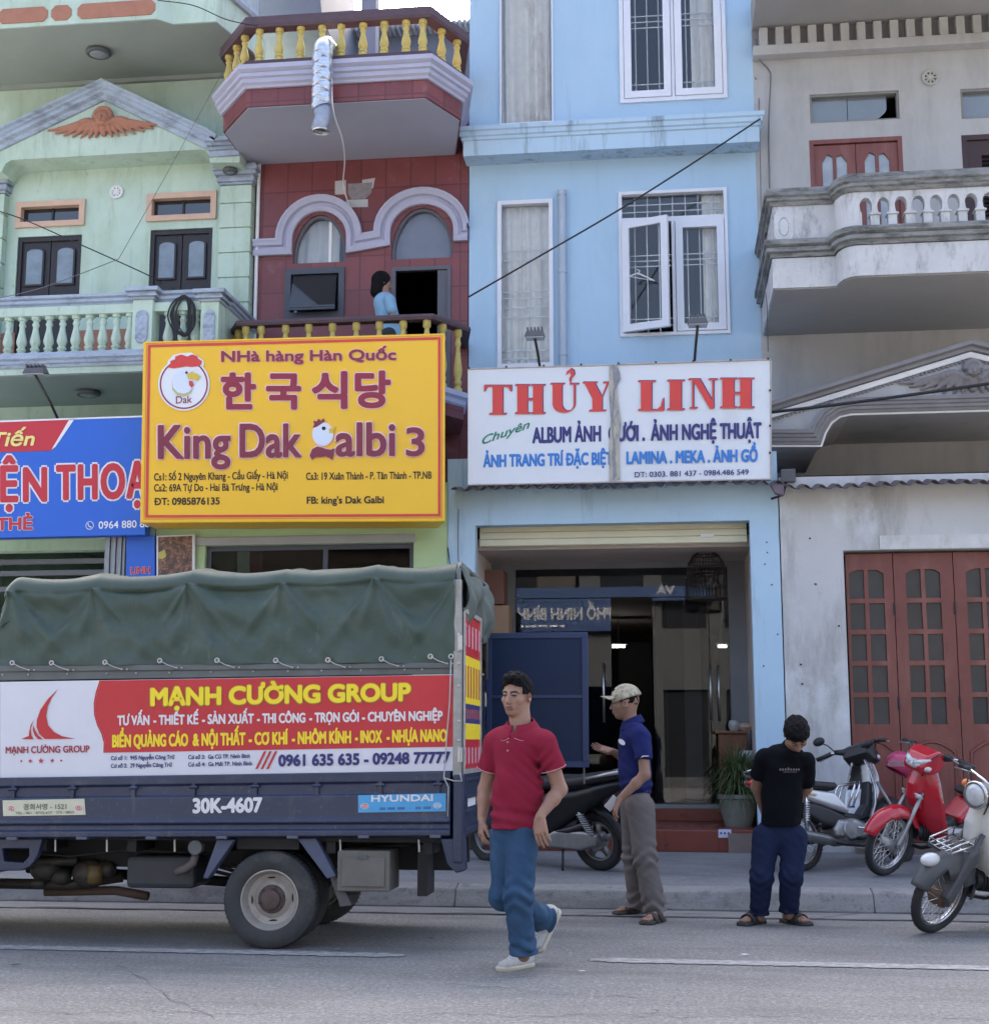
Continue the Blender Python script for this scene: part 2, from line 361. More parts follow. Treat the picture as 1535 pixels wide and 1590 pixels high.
class SDF:
    def __init__(s, lo, hi, h):
        s.lo = np.array(lo, float); s.h = h; n = np.ceil((np.array(hi)-s.lo)/h).astype(int)+1; s.n = n
        s.D = np.full(n, 9., np.float32); s.ax = [s.lo[i]+h*np.arange(n[i]) for i in range(3)]
    def _sl(s, lo, hi, pad):
        a = np.clip(((np.array(lo)-pad-s.lo)/s.h).astype(int), 0, s.n); b = np.clip(((np.array(hi)+pad-s.lo)/s.h).astype(int)+2, 0, s.n)
        sl = tuple(slice(a[i], b[i]) for i in range(3))
        X, Y, Z = np.meshgrid(s.ax[0][sl[0]], s.ax[1][sl[1]], s.ax[2][sl[2]], indexing='ij'); return sl, X, Y, Z
    def _mix(s, sl, d, k, op):
        o = s.D[sl]
        if op == '-': d = -d; o2 = -o
        else: o2 = o
        if k > 0:
            hh = np.clip(.5+.5*(o2-d)/k, 0, 1); r = o2*(1-hh)+d*hh-k*hh*(1-hh)
        else: r = np.minimum(o2, d)
        if op == '-':
            # subtract: max(o, -shape)
            d0 = -d
            if k > 0:
                hh = np.clip(.5-.5*(o+d0)/k, 0, 1); r = o*(1-hh)+(-d0)*hh+k*hh*(1-hh)
            else: r = np.maximum(o, -d0)
        s.D[sl] = r
    def cap(s, a, b, ra, rb=None, k=.02, flat=None, op='+'):
        rb = ra if rb is None else rb; a = np.array(a, float); b = np.array(b, float)
        rm = max(ra, rb); sl, X, Y, Z = s._sl(np.minimum(a, b)-rm, np.maximum(a, b)+rm, k+.03)
        if X.size == 0: return s
        ab = b-a; l2 = max(ab@ab, 1e-9)
        dx, dy, dz = X-a[0], Y-a[1], Z-a[2]
        t = np.clip((dx*ab[0]+dy*ab[1]+dz*ab[2])/l2, 0, 1)
        dx -= t*ab[0]; dy -= t*ab[1]; dz -= t*ab[2]; r = ra+(rb-ra)*t
        if flat is not None:
            e, q = flat; e = np.array(e, float); e /= np.linalg.norm(e)
            pe = dx*e[0]+dy*e[1]+dz*e[2]; g = (q-1)
            dx += pe*g*e[0]; dy += pe*g*e[1]; dz += pe*g*e[2]
            d = np.sqrt(dx*dx+dy*dy+dz*dz)-r; d = d/np.sqrt(q)
        else: d = np.sqrt(dx*dx+dy*dy+dz*dz)-r
        s._mix(sl, d, k, op); return s
    def ell(s, c, rad, M=None, k=.02, op='+'):
        c = np.array(c, float); rad = np.array(rad, float); rm = rad.max()
        sl, X, Y, Z = s._sl(c-rm, c+rm, k+.02)
        if X.size == 0: return s
        q = np.stack([X-c[0], Y-c[1], Z-c[2]], -1)
        if M is not None: q = q@np.array(M)
        k0 = np.linalg.norm(q/rad, axis=-1); k1 = np.linalg.norm(q/rad**2, axis=-1)
        d = k0*(k0-1)/np.maximum(k1, 1e-6); s._mix(sl, d, k, op); return s
    def full(s): return np.meshgrid(*s.ax, indexing='ij')
    def plane(s, p, n, k=0.):
        """keep the side the normal points away from"""
        n = np.array(n, float); n /= np.linalg.norm(n); X, Y, Z = s.full()
        d = (X-p[0])*n[0]+(Y-p[1])*n[1]+(Z-p[2])*n[2]; s.D = np.maximum(s.D, d.astype(np.float32)); return s
    def mesh(s): return surfnet(np.pad(s.D, 1, constant_values=9.), s.lo-s.h, s.h)
def mesh_obj(name, V, Q, m, parent, local=False, smooth=True, matfn=None, relax=0):
    if not local: V = V-chain_off(parent)
    me = D.meshes.new(name); n, k = len(V), len(Q)
    me.vertices.add(n); me.vertices.foreach_set('co', V.astype(np.float32).ravel())
    me.loops.add(k*4); me.loops.foreach_set('vertex_index', Q.astype(np.int32).ravel())
    me.polygons.add(k); me.polygons.foreach_set('loop_start', np.arange(0, k*4, 4, dtype=np.int32))
    ms = m if isinstance(m, (list, tuple)) else [m]
    for q in ms: me.materials.append(q)
    if matfn is not None:
        c = V[Q].mean(1)+(0 if local else chain_off(parent)); me.polygons.foreach_set('material_index', matfn(c).astype(np.int32))
    me.update(calc_edges=True); me.validate()
    if smooth: me.polygons.foreach_set('use_smooth', [True]*len(me.polygons))
    o = D.objects.new(name, me); COL.objects.link(o)
    if parent is not None: o.parent = parent
    if relax: md = o.modifiers.new('smooth', 'SMOOTH'); md.iterations = relax; md.factor = .5
    return o
def poly_sdf(poly, X, Z):
    p = np.array(poly, float); n = len(p); d = np.full(X.shape, 1e9); s = np.ones(X.shape)
    for i in range(n):
        a, b = p[i], p[i-1]; ex, ez = b-a; wx, wz = X-a[0], Z-a[1]
        t = np.clip((wx*ex+wz*ez)/(ex*ex+ez*ez+1e-12), 0, 1)
        d = np.minimum(d, (wx-ex*t)**2+(wz-ez*t)**2)
        c1, c2, c3 = Z >= a[1], Z < b[1], ex*wz > ez*wx
        s = np.where((c1 & c2 & c3) | (~c1 & ~c2 & ~c3), -s, s)
    return s*np.sqrt(d)
def puff(poly, wd, r=.03, h=.012, y0=0., dome=0.):
    """side outline (x,z) given a half-width wd (number or fn(x,z)) and rounded edges -> verts, quads"""
    p = np.array(poly); lo = p.min(0)-.03; hi = p.max(0)+.03
    xs = np.arange(lo[0], hi[0]+h, h); zs = np.arange(lo[1], hi[1]+h, h)
    X, Z = np.meshgrid(xs, zs, indexing='ij'); d2 = poly_sdf(poly, X, Z)
    W = wd(X, Z) if callable(wd) else np.full(X.shape, wd)
    if dome: W = W*np.sqrt(np.clip(1-np.exp(d2/dome*1.2), .02, 1))
    wm = float(np.max(W))+.03; ys = np.arange(-wm, wm+h, h)
    A = (d2+r)[:, None, :]; B = np.abs(ys)[None, :, None]-W[:, None, :]+r
    Dg = np.minimum(np.maximum(A, B), 0)+np.sqrt(np.maximum(A, 0)**2+np.maximum(B, 0)**2)-r
    V, Q = surfnet(Dg, np.array([lo[0], -wm, lo[1]]), h)
    V[:, 1] += y0; return V, Q
# ================================================================== materials used across the scene
GRIME = (.10, .10, .09)
def struct(name, mb, m, **k): return mb.build(name, m, None, kind='structure', **k)
M_asph = mat('asphalt', (.205, .205, .198), .88, var=.16, vs=1.3, bump=.9, bs=75, stain=[((.40, .40, .385), (34, 34, 34), .52, .60, .55), ((.115, .115, .115), (.45, 1.5, 1), .46, .66, .65), ((.27, .27, .262), (.8, 2.6, 1), .54, .66, .5), ((.055, .055, .055), (46, 46, 46), .53, .60, .6), ((.36, .36, .35), (85, 85, 85), .55, .62, .55), ((.07, .07, .07), (1.7, 1.7, 1.7), .64, .72, .5)])
M_gutter = mat('gutter_concrete', (.22, .218, .215), .9, var=.2, vs=2.5, bump=.3, stain=[((.10, .10, .10), (1.2, 9, 4), .46, .66, .7), ((.10, .10, .10), (40, 40, 40), .54, .62, .5)])
M_pave = mat('paving', (.19, .195, .205), .85, var=.2, vs=1.6, bump=.3, bs=50, stain=[((.095, .10, .11), (1.1, 2, 2), .45, .7, .75), ((.29, .29, .29), (26, 26, 26), .54, .64, .45), ((.08, .08, .085), (38, 38, 38), .55, .64, .5)])
M_kerb = mat('kerb_stone', (.25, .25, .245), .85, var=.2, vs=3, bump=.3, stain=[((.13, .13, .13), (1.4, 2, 6), .45, .66, .75), ((.09, .09, .09), (7, 7, 9), .54, .66, .6), ((.10, .10, .10), (40, 40, 40), .55, .63, .5)])
M_line = mat('road_paint', (.42, .42, .415), .85, var=.25, vs=6, stain=[((.21, .21, .207), (14, 34, 14), .42, .56, .9)])
M_dark = mat('dark_gap', (.012, .012, .014), .8, var=0)
# ================================================================== ground
g = MB().box(-300, 300, -300, 300, -.5, 0); struct('road', g, M_asph)
g = MB().box(-60, 60, 10.82, 11.26, 0.0, .005); struct('gutter', g, M_gutter)
ky = lambda x: 0
g = MB()
x = -30.0
while x < 22:      # kerb stones with joints
    L = random.choice((1.6, 2.1, 2.9))
    g.hexa([(x+.001, 11.26, .0), (x+L-.001, 11.26, .0), (x+L-.001, 11.50, .0), (x+.001, 11.50, .0)], [(x+.001, 11.335+random.uniform(-.004, .004), .138), (x+L-.001, 11.335, .141), (x+L-.001, 11.50, .171), (x+.001, 11.50, .171)])
    x += L
struct('kerb', g, M_kerb, bevel=.016)
g = MB().add([(-60, 11.49, 0), (60, 11.49, 0), (60, 11.49, .166), (-60, 11.49, .166), (-60, 14, .245), (60, 14, .245), (60, 30, .25), (-60, 30, .25)], [(0, 1, 2, 3), (3, 2, 5, 4), (4, 5, 6, 7)])
struct('pavement', g, M_pave)
g = MB()      # open seams along and across the gutter
def seam(pts, wd, z):
    V = []; F = []
    for i, (a, b) in enumerate(pts):
        q = wd*(.6+.8*random.random()); V += [(a, b-q, z), (a, b+q, z)]
        if i: F.append((2*i-2, 2*i-1, 2*i+1, 2*i))
    g.add(V, F)
seam([(-9+.22*i, 10.83+.012*math.sin(i*1.7), ) for i in range(70)], .013, .009)
seam([(-9+.21*i, 11.245+.012*math.sin(i*1.1)) for i in range(80)], .009, .010)
for (a, b) in ((924, 1340), (1263, 1390)):
    p = PZ(a, b, .17); seam([(p[0]+.03*math.sin(i*2.2)+.05*i, 10.84+.055*i) for i in range(8)], .006, .0085)
struct('gutter_seam', g, M_dark)
g = MB()      # hairline cracks over road and pavement
for (a, b, n, zf) in (((-60, 1572), (1600, 1583), 120, 0), ((-40, 1351), (1540, 1362), 110, 1), ((835, 1352), (905, 1376), 10, 1), ((1262, 1372), (1283, 1391), 8, 1), ((560, 1340), (700, 1366), 14, 1), ((985, 1345), (1090, 1372), 12, 1), ((690, 1530), (1090, 1560), 30, 0), ((180, 1500), (330, 1585), 22, 0)):
    pts = []
    for i in range(n+1):
        t = i/n; q = PZ(a[0]+(b[0]-a[0])*t, a[1]+(b[1]-a[1])*t, .19 if zf else 0.); pts.append((q[0], q[1]+.02*math.sin(i*1.3)+.03*math.sin(i*.37)+random.uniform(-.012, .012)))
    V = []; F = []
    for i, (x, y) in enumerate(pts):
        z = (.166+(min(y, 14)-11.49)*(.079/2.51) if zf else 0)+.004; wv_ = .0028*random.uniform(.3, 1.5); V += [(x, y-wv_, z), (x, y+wv_, z)]
        if i: F.append((2*i-2, 2*i-1, 2*i+1, 2*i))
    g.add(V, F)
struct('pavement_crack', g, mat('crack_dust', (.055, .055, .055), .95, var=0))
def road_line(a, b, hw, skip=0):
    m = MB(); pa, pb = PZ(*a, 0.), PZ(*b, 0.); n = 140; V = []; F = []
    for i in range(n+1):
        t = i/n; q = pa+(pb-pa)*t; j = .006*math.sin(i*.9)+random.uniform(-.009, .009); hwx = hw*(1 if .03 < t < .97 else .6)
        V += [(q[0], q[1]-hwx+j, .005), (q[0], q[1]+hwx+random.uniform(-.009, .009), .005)]
        if i: F.append((2*i-2, 2*i, 2*i+1, 2*i-1))
    m.add(V, F); return m
struct('road_marking', road_line((-90, 1470), (628, 1485), .078), M_line)
struct('road_marking', road_line((917, 1491.5), (1700, 1508), .082), M_line)
# ================================================================== helpers for the fronts
def shell(m, x0, x1, y0, y1, z0, z1, t=.15):
    """sides, back and roof behind a front wall"""
    m.box(x0, x0+t, y0, y1, z0, z1); m.box(x1-t, x1, y0, y1, z0, z1)
    m.box(x0+t, x1-t, y1-t, y1, z0, z1); m.box(x0+t, x1-t, y0, y1-t, z1-.2, z1-.002)
def rect_path(r): x0, x1, z0, z1 = r; return [(x0, z0), (x1, z0), (x1, z1), (x0, z1)]
def frame(r, Y, wd, proud=.03, back=.06):
    """closed frame lying inside rect r"""
    return MB().mould(rect_path(r), Y, [(0, -back), (0, proud), (wd, proud), (wd, -back)], closed=True)
def inset(r, a, b=None): b = a if b is None else b; return (r[0]+a, r[1]-a, r[2]+b, r[3]-b)
def sheet(r, Y): x0, x1, z0, z1 = r; return MB().add([(x0, Y, z0), (x1, Y, z0), (x1, Y, z1), (x0, Y, z1)], [(0, 1, 2, 3)])
def pane(r, Y, t=.008): return MB().box(r[0], r[1], Y, Y+t, r[2], r[3])
def curtain(r, Y, n=9, amp=.035, seed=0, flare=0):
    x0, x1, z0, z1 = r
    def f(u, v):
        ph = u*n*2*math.pi+1.3*math.sin(u*7+seed)+.5*math.sin(v*3+seed)
        return (x0+(x1-x0)*u+.01*math.sin(ph*.5+seed), Y+amp*math.sin(ph)*(.5+.5*v)+.01*math.sin(v*9+seed), z0+(z1-z0)*(1-v))
    return MB().grid(f, n*10, 8)
def bars(r, Y, nx, zs, t=.006):
    m = MB(); x0, x1, z0, z1 = r
    for i in range(1, nx):
        x = x0+(x1-x0)*i/nx; m.box(x-t, x+t, Y, Y+2*t, z0, z1)
    for q in zs: z = z0+(z1-z0)*q; m.box(x0, x1, Y-.004, Y-.004+2*t, z-t, z+t)
    return m
def balusters(xs, y, z0, z1, prof, m, parent, name='baluster', n=12, ys=None):
    """one lathe, then copies"""
    H = z1-z0; off = chain_off(parent); first = None
    for i, x in enumerate(xs):
        yy = ys[i] if ys else y
        if first is None:
            first = MB().lathe([(r, h*H) for r, h in prof], n=n).build(name, m, None, local=True, auto=50); o = first
        else: o = first.copy(); COL.objects.link(o)
        o.parent = parent; o.location = (x-off[0], yy-off[1], z0-off[2])
BAL = [(.052, 0), (.052, .06), (.036, .08), (.036, .11), (.046, .13), (.046, .17), (.032, .20), (.05, .30), (.052, .36), (.042, .48), (.030, .62), (.026, .72), (.036, .76), (.036, .80), (.028, .82), (.028, .88), (.046, .90), (.046, 1)]
def arch(cx, zb, hw, zt, n=18):
    """points of an arched opening from left foot over to right foot"""
    h = zt-zb
    return [(cx-hw*math.cos(math.pi*i/n), zb+h*math.sin(math.pi*i/n)) for i in range(n+1)]
YU = 15.8; YL = 14.0
M_cur = mat('curtain', (.84, .81, .74), .85, var=.12, vs=9, stain=[((.45, .30, .24), (3, 3, 1.1), .54, .66, .45)])
M_gl = glass('window_glass', (.95, .96, .97), 1.45)
M_gldark = mat('dark_glass', (.02, .022, .026), .06, var=0, spec=.9)
M_white = mat('white_paint', (.66, .67, .68), .5, var=.06, vs=5)
M_steel = mat('steel', (.55, .56, .58), .3, m=1, var=.1)
M_black = mat('black_metal', (.02, .02, .022), .5, var=.1)
M_cable = mat('cable', (.016, .016, .018), .6, var=0)
# ================================================================== green house
M_green = mat('green_wall', (.46, .58, .50), .8, var=.12, vs=1.5, bump=.2, stain=[((.26, .36, .22), (1.4, 1.4, .5), .48, .70, .6), ((.24, .27, .21), (7, 7, .9), .54, .70, .55), ((.13, .15, .12), (16, 16, 5), .60, .70, .45)])
M_gtrim = mat('pale_blue_trim', (.34, .41, .51), .7, var=.14, vs=5, stain=[((.12, .13, .15), (3, 3, 9), .50, .68, .7), ((.20, .22, .24), (12, 12, 2), .55, .68, .5)])
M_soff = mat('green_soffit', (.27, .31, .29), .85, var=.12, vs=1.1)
M_terra = mat('terracotta_paint', (.36, .165, .11), .75, var=.18, vs=9, bump=.4, bs=30)
M_peach = mat('peach_frame', (.55, .38, .29), .7, var=.1)
M_dwood = mat('dark_wood', (.025, .022, .026), .45, var=.3, vs=12)
YG = YU; YGB = 14.4
gx0, gx1 = RX(-150, YG), RX(393, YG, 400)
gh = thing('house', 'pale green house with pediment, winged relief and balustraded balcony, at far left', 'house', ((gx0+gx1)/2, YG, .25))
tL, tR = R(31, 318, 127, 347, YG), R(234, 305, 331, 337, YG)
dL, dR = R(23, 366, 123, 545, YG), R(230, 355, 327, 545, YG)
zfl = RZ(548, YGB, 100); dL = (dL[0], dL[1], zfl, dL[3]); dR = (dR[0], dR[1], zfl, dR[3])
zgs = RZ(832, YL, 100)
m = MB().wall(gx0, gx1, zgs+.1, 9.6, YG, YG+.2, [tL, tR, dL, dR]); shell(m, gx0, gx1, YG+.2, 27, .2, 9.6)
gw = m.build('wall', M_green, gh)
# ground floor: dark shop mouth below the phone sign
gop = (RX(-150, YL), RX(163, YL, 860), .2, RZ(834, YL, 80))
m = MB().wall(gx0, RX(240, YL, 860), .2, zgs+.9, YL, YL+.18, [gop]); m.box(gx0, RX(240, YL, 860), YL+.18, YG, zgs+.7, zgs+.9)
m.build('shop_front_wall', M_green, gh)
sh = MB()
a = RX(165, YL, 860); b = RX(197, YL, 860)
for i in range(7): sh.box(a+(b-a)*i/7+.003, a+(b-a)*(i+1)/7-.003, YL-.05-.02*(i % 2), YL-.005, .24, RZ(833, YL, 180))
sh.build('folding_shutter', mat('grey_shutter', (.25, .27, .29), .45, m=.4, var=.15), gh)
m = MB()
for py in (862, 880, 905): m.box(gop[0], gop[1], YL+.3, YL+.34, RZ(py+8, YL, 80), RZ(py, YL, 80))
m.build('inner_rail', mat('dull_steel', (.12, .13, .14), .5, m=.3), gh)
for r, t in ((tL, 'L'), (tR, 'R')):
    fr = frame((r[0]-.045, r[1]+.045, r[2]-.045, r[3]+.045), YG, .07, .035).build('transom_window', M_peach, gh)
    pane(inset(r, .02), YG+.07).build('pane', M_gldark, fr)
    MB().box((r[0]+r[1])/2-.012, (r[0]+r[1])/2+.012, YG+.05, YG+.068, r[2]+.02, r[3]-.02).build('mullion', M_dwood, fr)
for r in (dL, dR):
    d = MB(); xm = (r[0]+r[1])/2
    d.box(r[0], xm-.005, YG+.05, YG+.1, r[2], r[3]-.0); d.box(xm+.005, r[1], YG+.05, YG+.1, r[2], r[3])
    for s in (r[0], r[1]-.05): d.box(s, s+.05, YG+.02, YG+.049, r[2], r[3])
    d.box(r[0]+.05, r[1]-.05, YG+.02, YG+.049, r[3]-.06, r[3])
    do = d.build('door', M_dwood, gh, bevel=.004)
    W = r[1]-r[0]; H = RZ(366, YG)-RZ(460, YG)
    for q in (.26, .74):
        cx = r[0]+W*q; hw = W*.13; zt = r[3]-H*.2; zb = r[3]-H*.82
        lp = [(cx-hw, zb), (cx+hw, zb)]+list(reversed(arch(cx, zt-.05, hw, zt)))
        MB().prism(lp, YG+.030, YG+.047).build('door_pane', mat('curtained_glass', (.16, .20, .24), .12, var=.35, vs=5, spec=.8), do)
        MB().mould(lp, YG+.046, [(-.02, 0), (-.02, .022), (.004, .022), (.004, 0)], closed=True).build('door_panel_frame', M_dwood, do)
        MB().box(cx-hw, cx+hw, YG+.036, YG+.05, zb-.42, zb-.12).build('door_panel', M_dwood, do, bevel=.01)
# low terracotta skirting on the balcony wall
for (a, b) in ((-150, 23), (123, 230), (327, 343)):
    MB().box(RX(a, YG, 530), RX(b, YG, 530), YG-.012, YG-.002, zfl, RZ(512, YG, 160)).build('skirting', M_terra, gh)
# vents
def vent(px, py, Y, rad, m, parent, name='round_vent', holes=8):
    c = P(px, py, Y); v = MB().torus((c[0], Y-.015, c[2]), rad, .018, 'y', 24, 8); v.lathe([(rad*.35, Y-.03), (rad*.35, Y)], (c[0], 0, c[2]), 'y', 12)
    for i in range(holes):
        a = 2*math.pi*i/holes; v.tube([(c[0]+rad*.3*math.cos(a), Y-.015, c[2]+rad*.3*math.sin(a)), (c[0]+rad*math.cos(a), Y-.015, c[2]+rad*math.sin(a))], .014, 6)
    o = v.build(name, m, parent, auto=40)
    MB().lathe([(rad*.98, Y-.006), (rad*.98, Y-.001)], (c[0], 0, c[2]), 'y', 24).build('vent_back', M_dark, o); return o
vent(181.5, 298.5, YG, .072, M_white, gh)
# pilasters
for (a, b, top) in ((343, 392, 292), (-40, 9, 306)):
    x0, x1 = RX(a, YG, 400), RX(b, YG, 400); zt = RZ(top, YG, (a+b)/2)
    m = MB(); z = zfl
    while z < zt-.05:
        z1 = min(z+.31, zt); m.box(x0, x1, YG-.12, YG-.001, z, z1-.014); m.box(x0+.02, x1-.02, YG-.10, YG-.001, z1-.014, z1); z = z1
    m.build('pilaster', M_green, gh, bevel=.006)
    m = MB(); zc = zt
    for (e, h) in ((.01, .03), (.035, .05), (.02, .03), (.06, .05), (.08, .05), (.05, .04)):
        m.box(x0-e, x1+e, YG-.12-e, YG-.001, zc, zc+h-.001); zc += h
    m.build('capital', M_gtrim, gh, bevel=.006)
# pediment
YP = 15.4
def pp(pts, Y): return [tuple(P(a, b, Y)[[0, 2]]) for a, b in pts]
fld = [(-14, 246), (-14, 214), (0, 214), (166.7, 134), (330, 218), (372, 226), (372, 252), (326, 252)]+[(324, 240), (318, 233), (308, 232), (160, 240), (18, 248), (8, 254), (3, 266), (-14, 268)]
MB().prism(pp(fld, YP), YP, YG-.002).build('pediment', M_green, gh)
rk = [(-40, 232), (0, 213), (165, 133.5), (328, 211), (341, 220)]
pr = [(-.17, .0), (-.17, .03), (-.14, .05), (-.12, .05), (-.10, .10), (-.06, .10), (-.045, .13), (-.02, .13), (0, .17), (.02, .17), (.02, 0)]
MB().mould(pp(rk, YP), YP, pr).build('pediment_moulding', M_gtrim, gh)
m = MB(); x0, x1 = RX(326, YP, 235), RX(372, YP, 235)
for i, (py0, py1, e) in enumerate(((243, 234, .0), (234, 229, .03), (229, 224, .06), (224, 217, .1))): m.box(x0-e*.3, x1+e, YP-.03-e, YG-.003, RZ(py0, YP, 350), RZ(py1, YP, 350)-.001)
m.build('cornice_return', M_gtrim, gh, bevel=.004)
# winged relief, plastered in terracotta
def relief(polys, Y, depth, s, ox, oy, sd):
    for q in polys:
        lp0 = pp([(ox+a/s, oy+b/s) for a, b in q], Y); lp = []
        for i in range(len(lp0)):
            a_, b_ = np.array(lp0[i-1]), np.array(lp0[i]); L = np.linalg.norm(b_-a_); k = max(2, int(L/.022)); nn = np.array([-(b_-a_)[1], (b_-a_)[0]])/max(L, 1e-6)
            for j in range(k): lp.append(tuple(a_+(b_-a_)*j/k+nn*(.010 if len(q) < 10 or q[0][0] != 550 else .001)*math.sin(j*2.1+i)))
        V, Q = puff(lp, depth, .02, .009, 0, .05)
        V[:, 1] += (np.sin(V[:, 2]*95+sd+6*np.sin(V[:, 0]*9))*.012+np.sin(V[:, 0]*60+V[:, 2]*20)*.006)*(V[:, 1] < -.01)*(.25 if q[0][0] == 550 else 1)
        V[:, 1] += Y; rel.add(V, Q)
def wing_relief(root, tips, n, Y, c_, sgn, m_, par, hd=.085):
    """feathered wings either side of a small head, modelled proud of the wall"""
    lo = np.array([c_[0]-.75, Y-.16, c_[2]-.45]); s = SDF(lo, lo+np.array([1.5, .2, .75]), .0085); e = (0, 1, 0)
    for sg in (-1, 1):
        for row, (L0, r0) in enumerate(((1., .046), (.68, .046), (.38, .048))):
            for i in range(n):
                t = i/(n-1); a = np.array([c_[0]+sg*(.07+.30*t*.75), Y-.035-.012*row, c_[2]-.055+.06*math.sin(t*2.6)+.012*row]); ang = 1.35-1.28*t; L = (.13+.26*t)*L0
                b = a+np.array([sg*math.cos(ang)*L*1.05, .012, -math.sin(ang)*L*.88]); s.cap(a, b, r0*(1-.25*t), .013, .006)
    h_ = np.array([c_[0], Y-.05, c_[2]+.05]); s.ell(h_, (hd, .07, hd*1.15), None, .01); s.ell(h_+np.array([0, -.055, -.012]), (hd*.72, .035, hd*.85), None, .02); s.cap(h_+np.array([0, -.10, .0]), h_+np.array([0, -.115, -.03]), .012, .018, .01)
    for q in range(11): a = math.pi*q/10; s.ell(h_+np.array([hd*.95*math.cos(a), -.02, .025+hd*.9*math.sin(a)]), (.030, .045, .030), None, .008)
    for q in (-1, 1): s.ell(h_+np.array([q*.03, -.098, .012]), (.016, .014, .010), None, .006, '-'); s.ell(h_+np.array([q*.036, -.075, -.035]), (.026, .026, .024), None, .012)
    s.cap(h_+np.array([-.022, -.095, -.055]), h_+np.array([.022, -.095, -.055]), .008, None, .006); s.cap(h_+np.array([0, .02, -.09]), (c_[0], Y-.03, c_[2]-.13), .055, .035, .02)
    s.plane((0, Y-.003, 0), (0, 1, 0)); V, Q = s.mesh(); return mesh_obj(sgn, V, Q, m_, par)
wing_relief(0, 0, 7, YP, P(163, 193, YP), 'winged_relief', M_terra, gh, .108)
# balcony
bx0, bx1 = RX(-150, YGB, 560), RX(338, YGB, 500)
zb0, zb1 = RZ(580, YGB, 100), RZ(549, YGB, 100)
bal = MB().box(bx0, bx1, YGB, YG-.003, zb0, zb1).build('balcony', M_green, gh)
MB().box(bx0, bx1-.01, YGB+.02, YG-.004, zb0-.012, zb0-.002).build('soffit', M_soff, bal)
z0 = RZ(570, YGB, 100)
MB().hmould([(bx0, YGB), (bx1, YGB), (bx1, YG-.01)], [(0, z0), (.02, z0), (.03, z0+.03), (.05, z0+.04), (.05, z0+.07), (.075, z0+.09), (.075, z0+.125), (.04, z0+.14), (.04, z0+.165), (0, z0+.165)]).build('floor_moulding', M_gtrim, bal)
zr = RZ(474, YGB, 100)
MB().hmould([(bx0, YGB+.09), (bx1, YGB+.09), (bx1, YG-.01)], [(-.13, zr), (.0, zr), (.02, zr+.02), (.02, zr+.035), (.045, zr+.05), (.045, zr+.08), (.03, zr+.09), (.06, zr+.105), (.06, zr+.135), (-.13, zr+.135)]).build('handrail', M_gtrim, bal)
zbb = z0+.166
MB().box(bx0, bx1, YGB+.02, YGB+.16, zr-.10, zr-.001).build('rail_beam', M_green, bal)
MB().box(bx1-.12, bx1-.001, YGB+.2, YG-.012, zbb, zr-.002).build('side_panel', M_green, bal)
xs = [RX(8+21.0*i, YGB, 515) for i in range(-6, 10)]+[RX(q, YGB, 510) for q in (257, 280, 300)]
balusters(xs, YGB+.085, zbb, zr-.09, [(r*1.12, h) for r, h in BAL], M_green, bal, n=10)
for (a, b, tp) in ((205, 236, 452), (311, 339, 455)):
    x0, x1 = RX(a, YGB-.03, 500), RX(b, YGB-.03, 500); m = MB().box(x0, x1, YGB-.03, YGB+.2, zbb, RZ(tp+15, YGB, a))
    po = m.build('pedestal', M_green, bal, bevel=.006); zc = RZ(tp+15, YGB, a); m = MB()
    for (e, h) in ((.02, .03), (.05, .03), (.035, .025), (.075, .045)): m.box(x0-e, x1+e, YGB-.03-e, YGB+.2+e, zc, zc+h-.001); zc += h
    m.build('pedestal_cap', M_gtrim, bal, bevel=.005)
    xc, zc2, hw, hh = (x0+x1)/2, RZ(509, YGB, a), (x1-x0)*.33, .19
    lp = [(xc+hw*math.cos(t), zc2+(hh-.09 if math.sin(t) >= 0 else -(hh-.09))+.09*math.sin(t)) for t in np.linspace(0, 2*math.pi, 24, endpoint=False)]
    V, Q = puff(lp, .022, .012, .01, YGB-.03); V[:, 1] += np.where(V[:, 1] < YGB-.03, .006*np.sin(V[:, 0]*90)*np.sin(V[:, 2]*60), 0)
    MB().add(V, Q).build('carved_panel', M_gtrim, bal, smooth=True)
# storey above: slab with orange panels
ub0, ub1 = RX(-150, YGB, 20), RX(243, YGB, 20); zs0, zs1 = RZ(40, YGB, 60), RZ(-10, YGB, 60)
pth = [(ub0, YGB), (ub1, YGB), (RX(262, YGB, 30), YGB+.14), (RX(336, YGB+.14, 30), YGB+.14), (RX(350, YGB, 30)+.05, YGB+.9), (RX(350, YGB, 30)+.05, YG-.003), (ub0, YG-.003)]
us = MB().plan(pth, zs0, zs1).build('upper_balcony', M_green, gh)
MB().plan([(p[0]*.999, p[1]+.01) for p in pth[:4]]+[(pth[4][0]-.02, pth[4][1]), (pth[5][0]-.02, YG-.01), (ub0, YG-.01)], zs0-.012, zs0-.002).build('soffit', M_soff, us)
for (a, b) in ((-100, -6), (-2, 74), (80, 111), (121, 241)):
    r = R(a, 12 if a < 70 else (9 if a < 100 else 3), b, 35 if a < 70 else (31 if a < 100 else 27), YGB)
    r = (r[0], r[1], RZ(35, YGB, 40), RZ(12, YGB, 40)); q = .05
    lp = [(r[0]+q, r[2]), (r[1]-q, r[2]), (r[1], r[2]+q), (r[1], r[3]-q), (r[1]-q, r[3]), (r[0]+q, r[3]), (r[0], r[3]-q), (r[0], r[2]+q)]
    MB().prism(lp, YGB-.012, YGB-.001).build('orange_panel', M_terra, us)
MB().hmould(pth[:5], [(0, zs1), (.04, zs1), (.06, zs1+.04), (.06, zs1+.09), (0, zs1+.09)]).build('slab_moulding', M_gtrim, us)
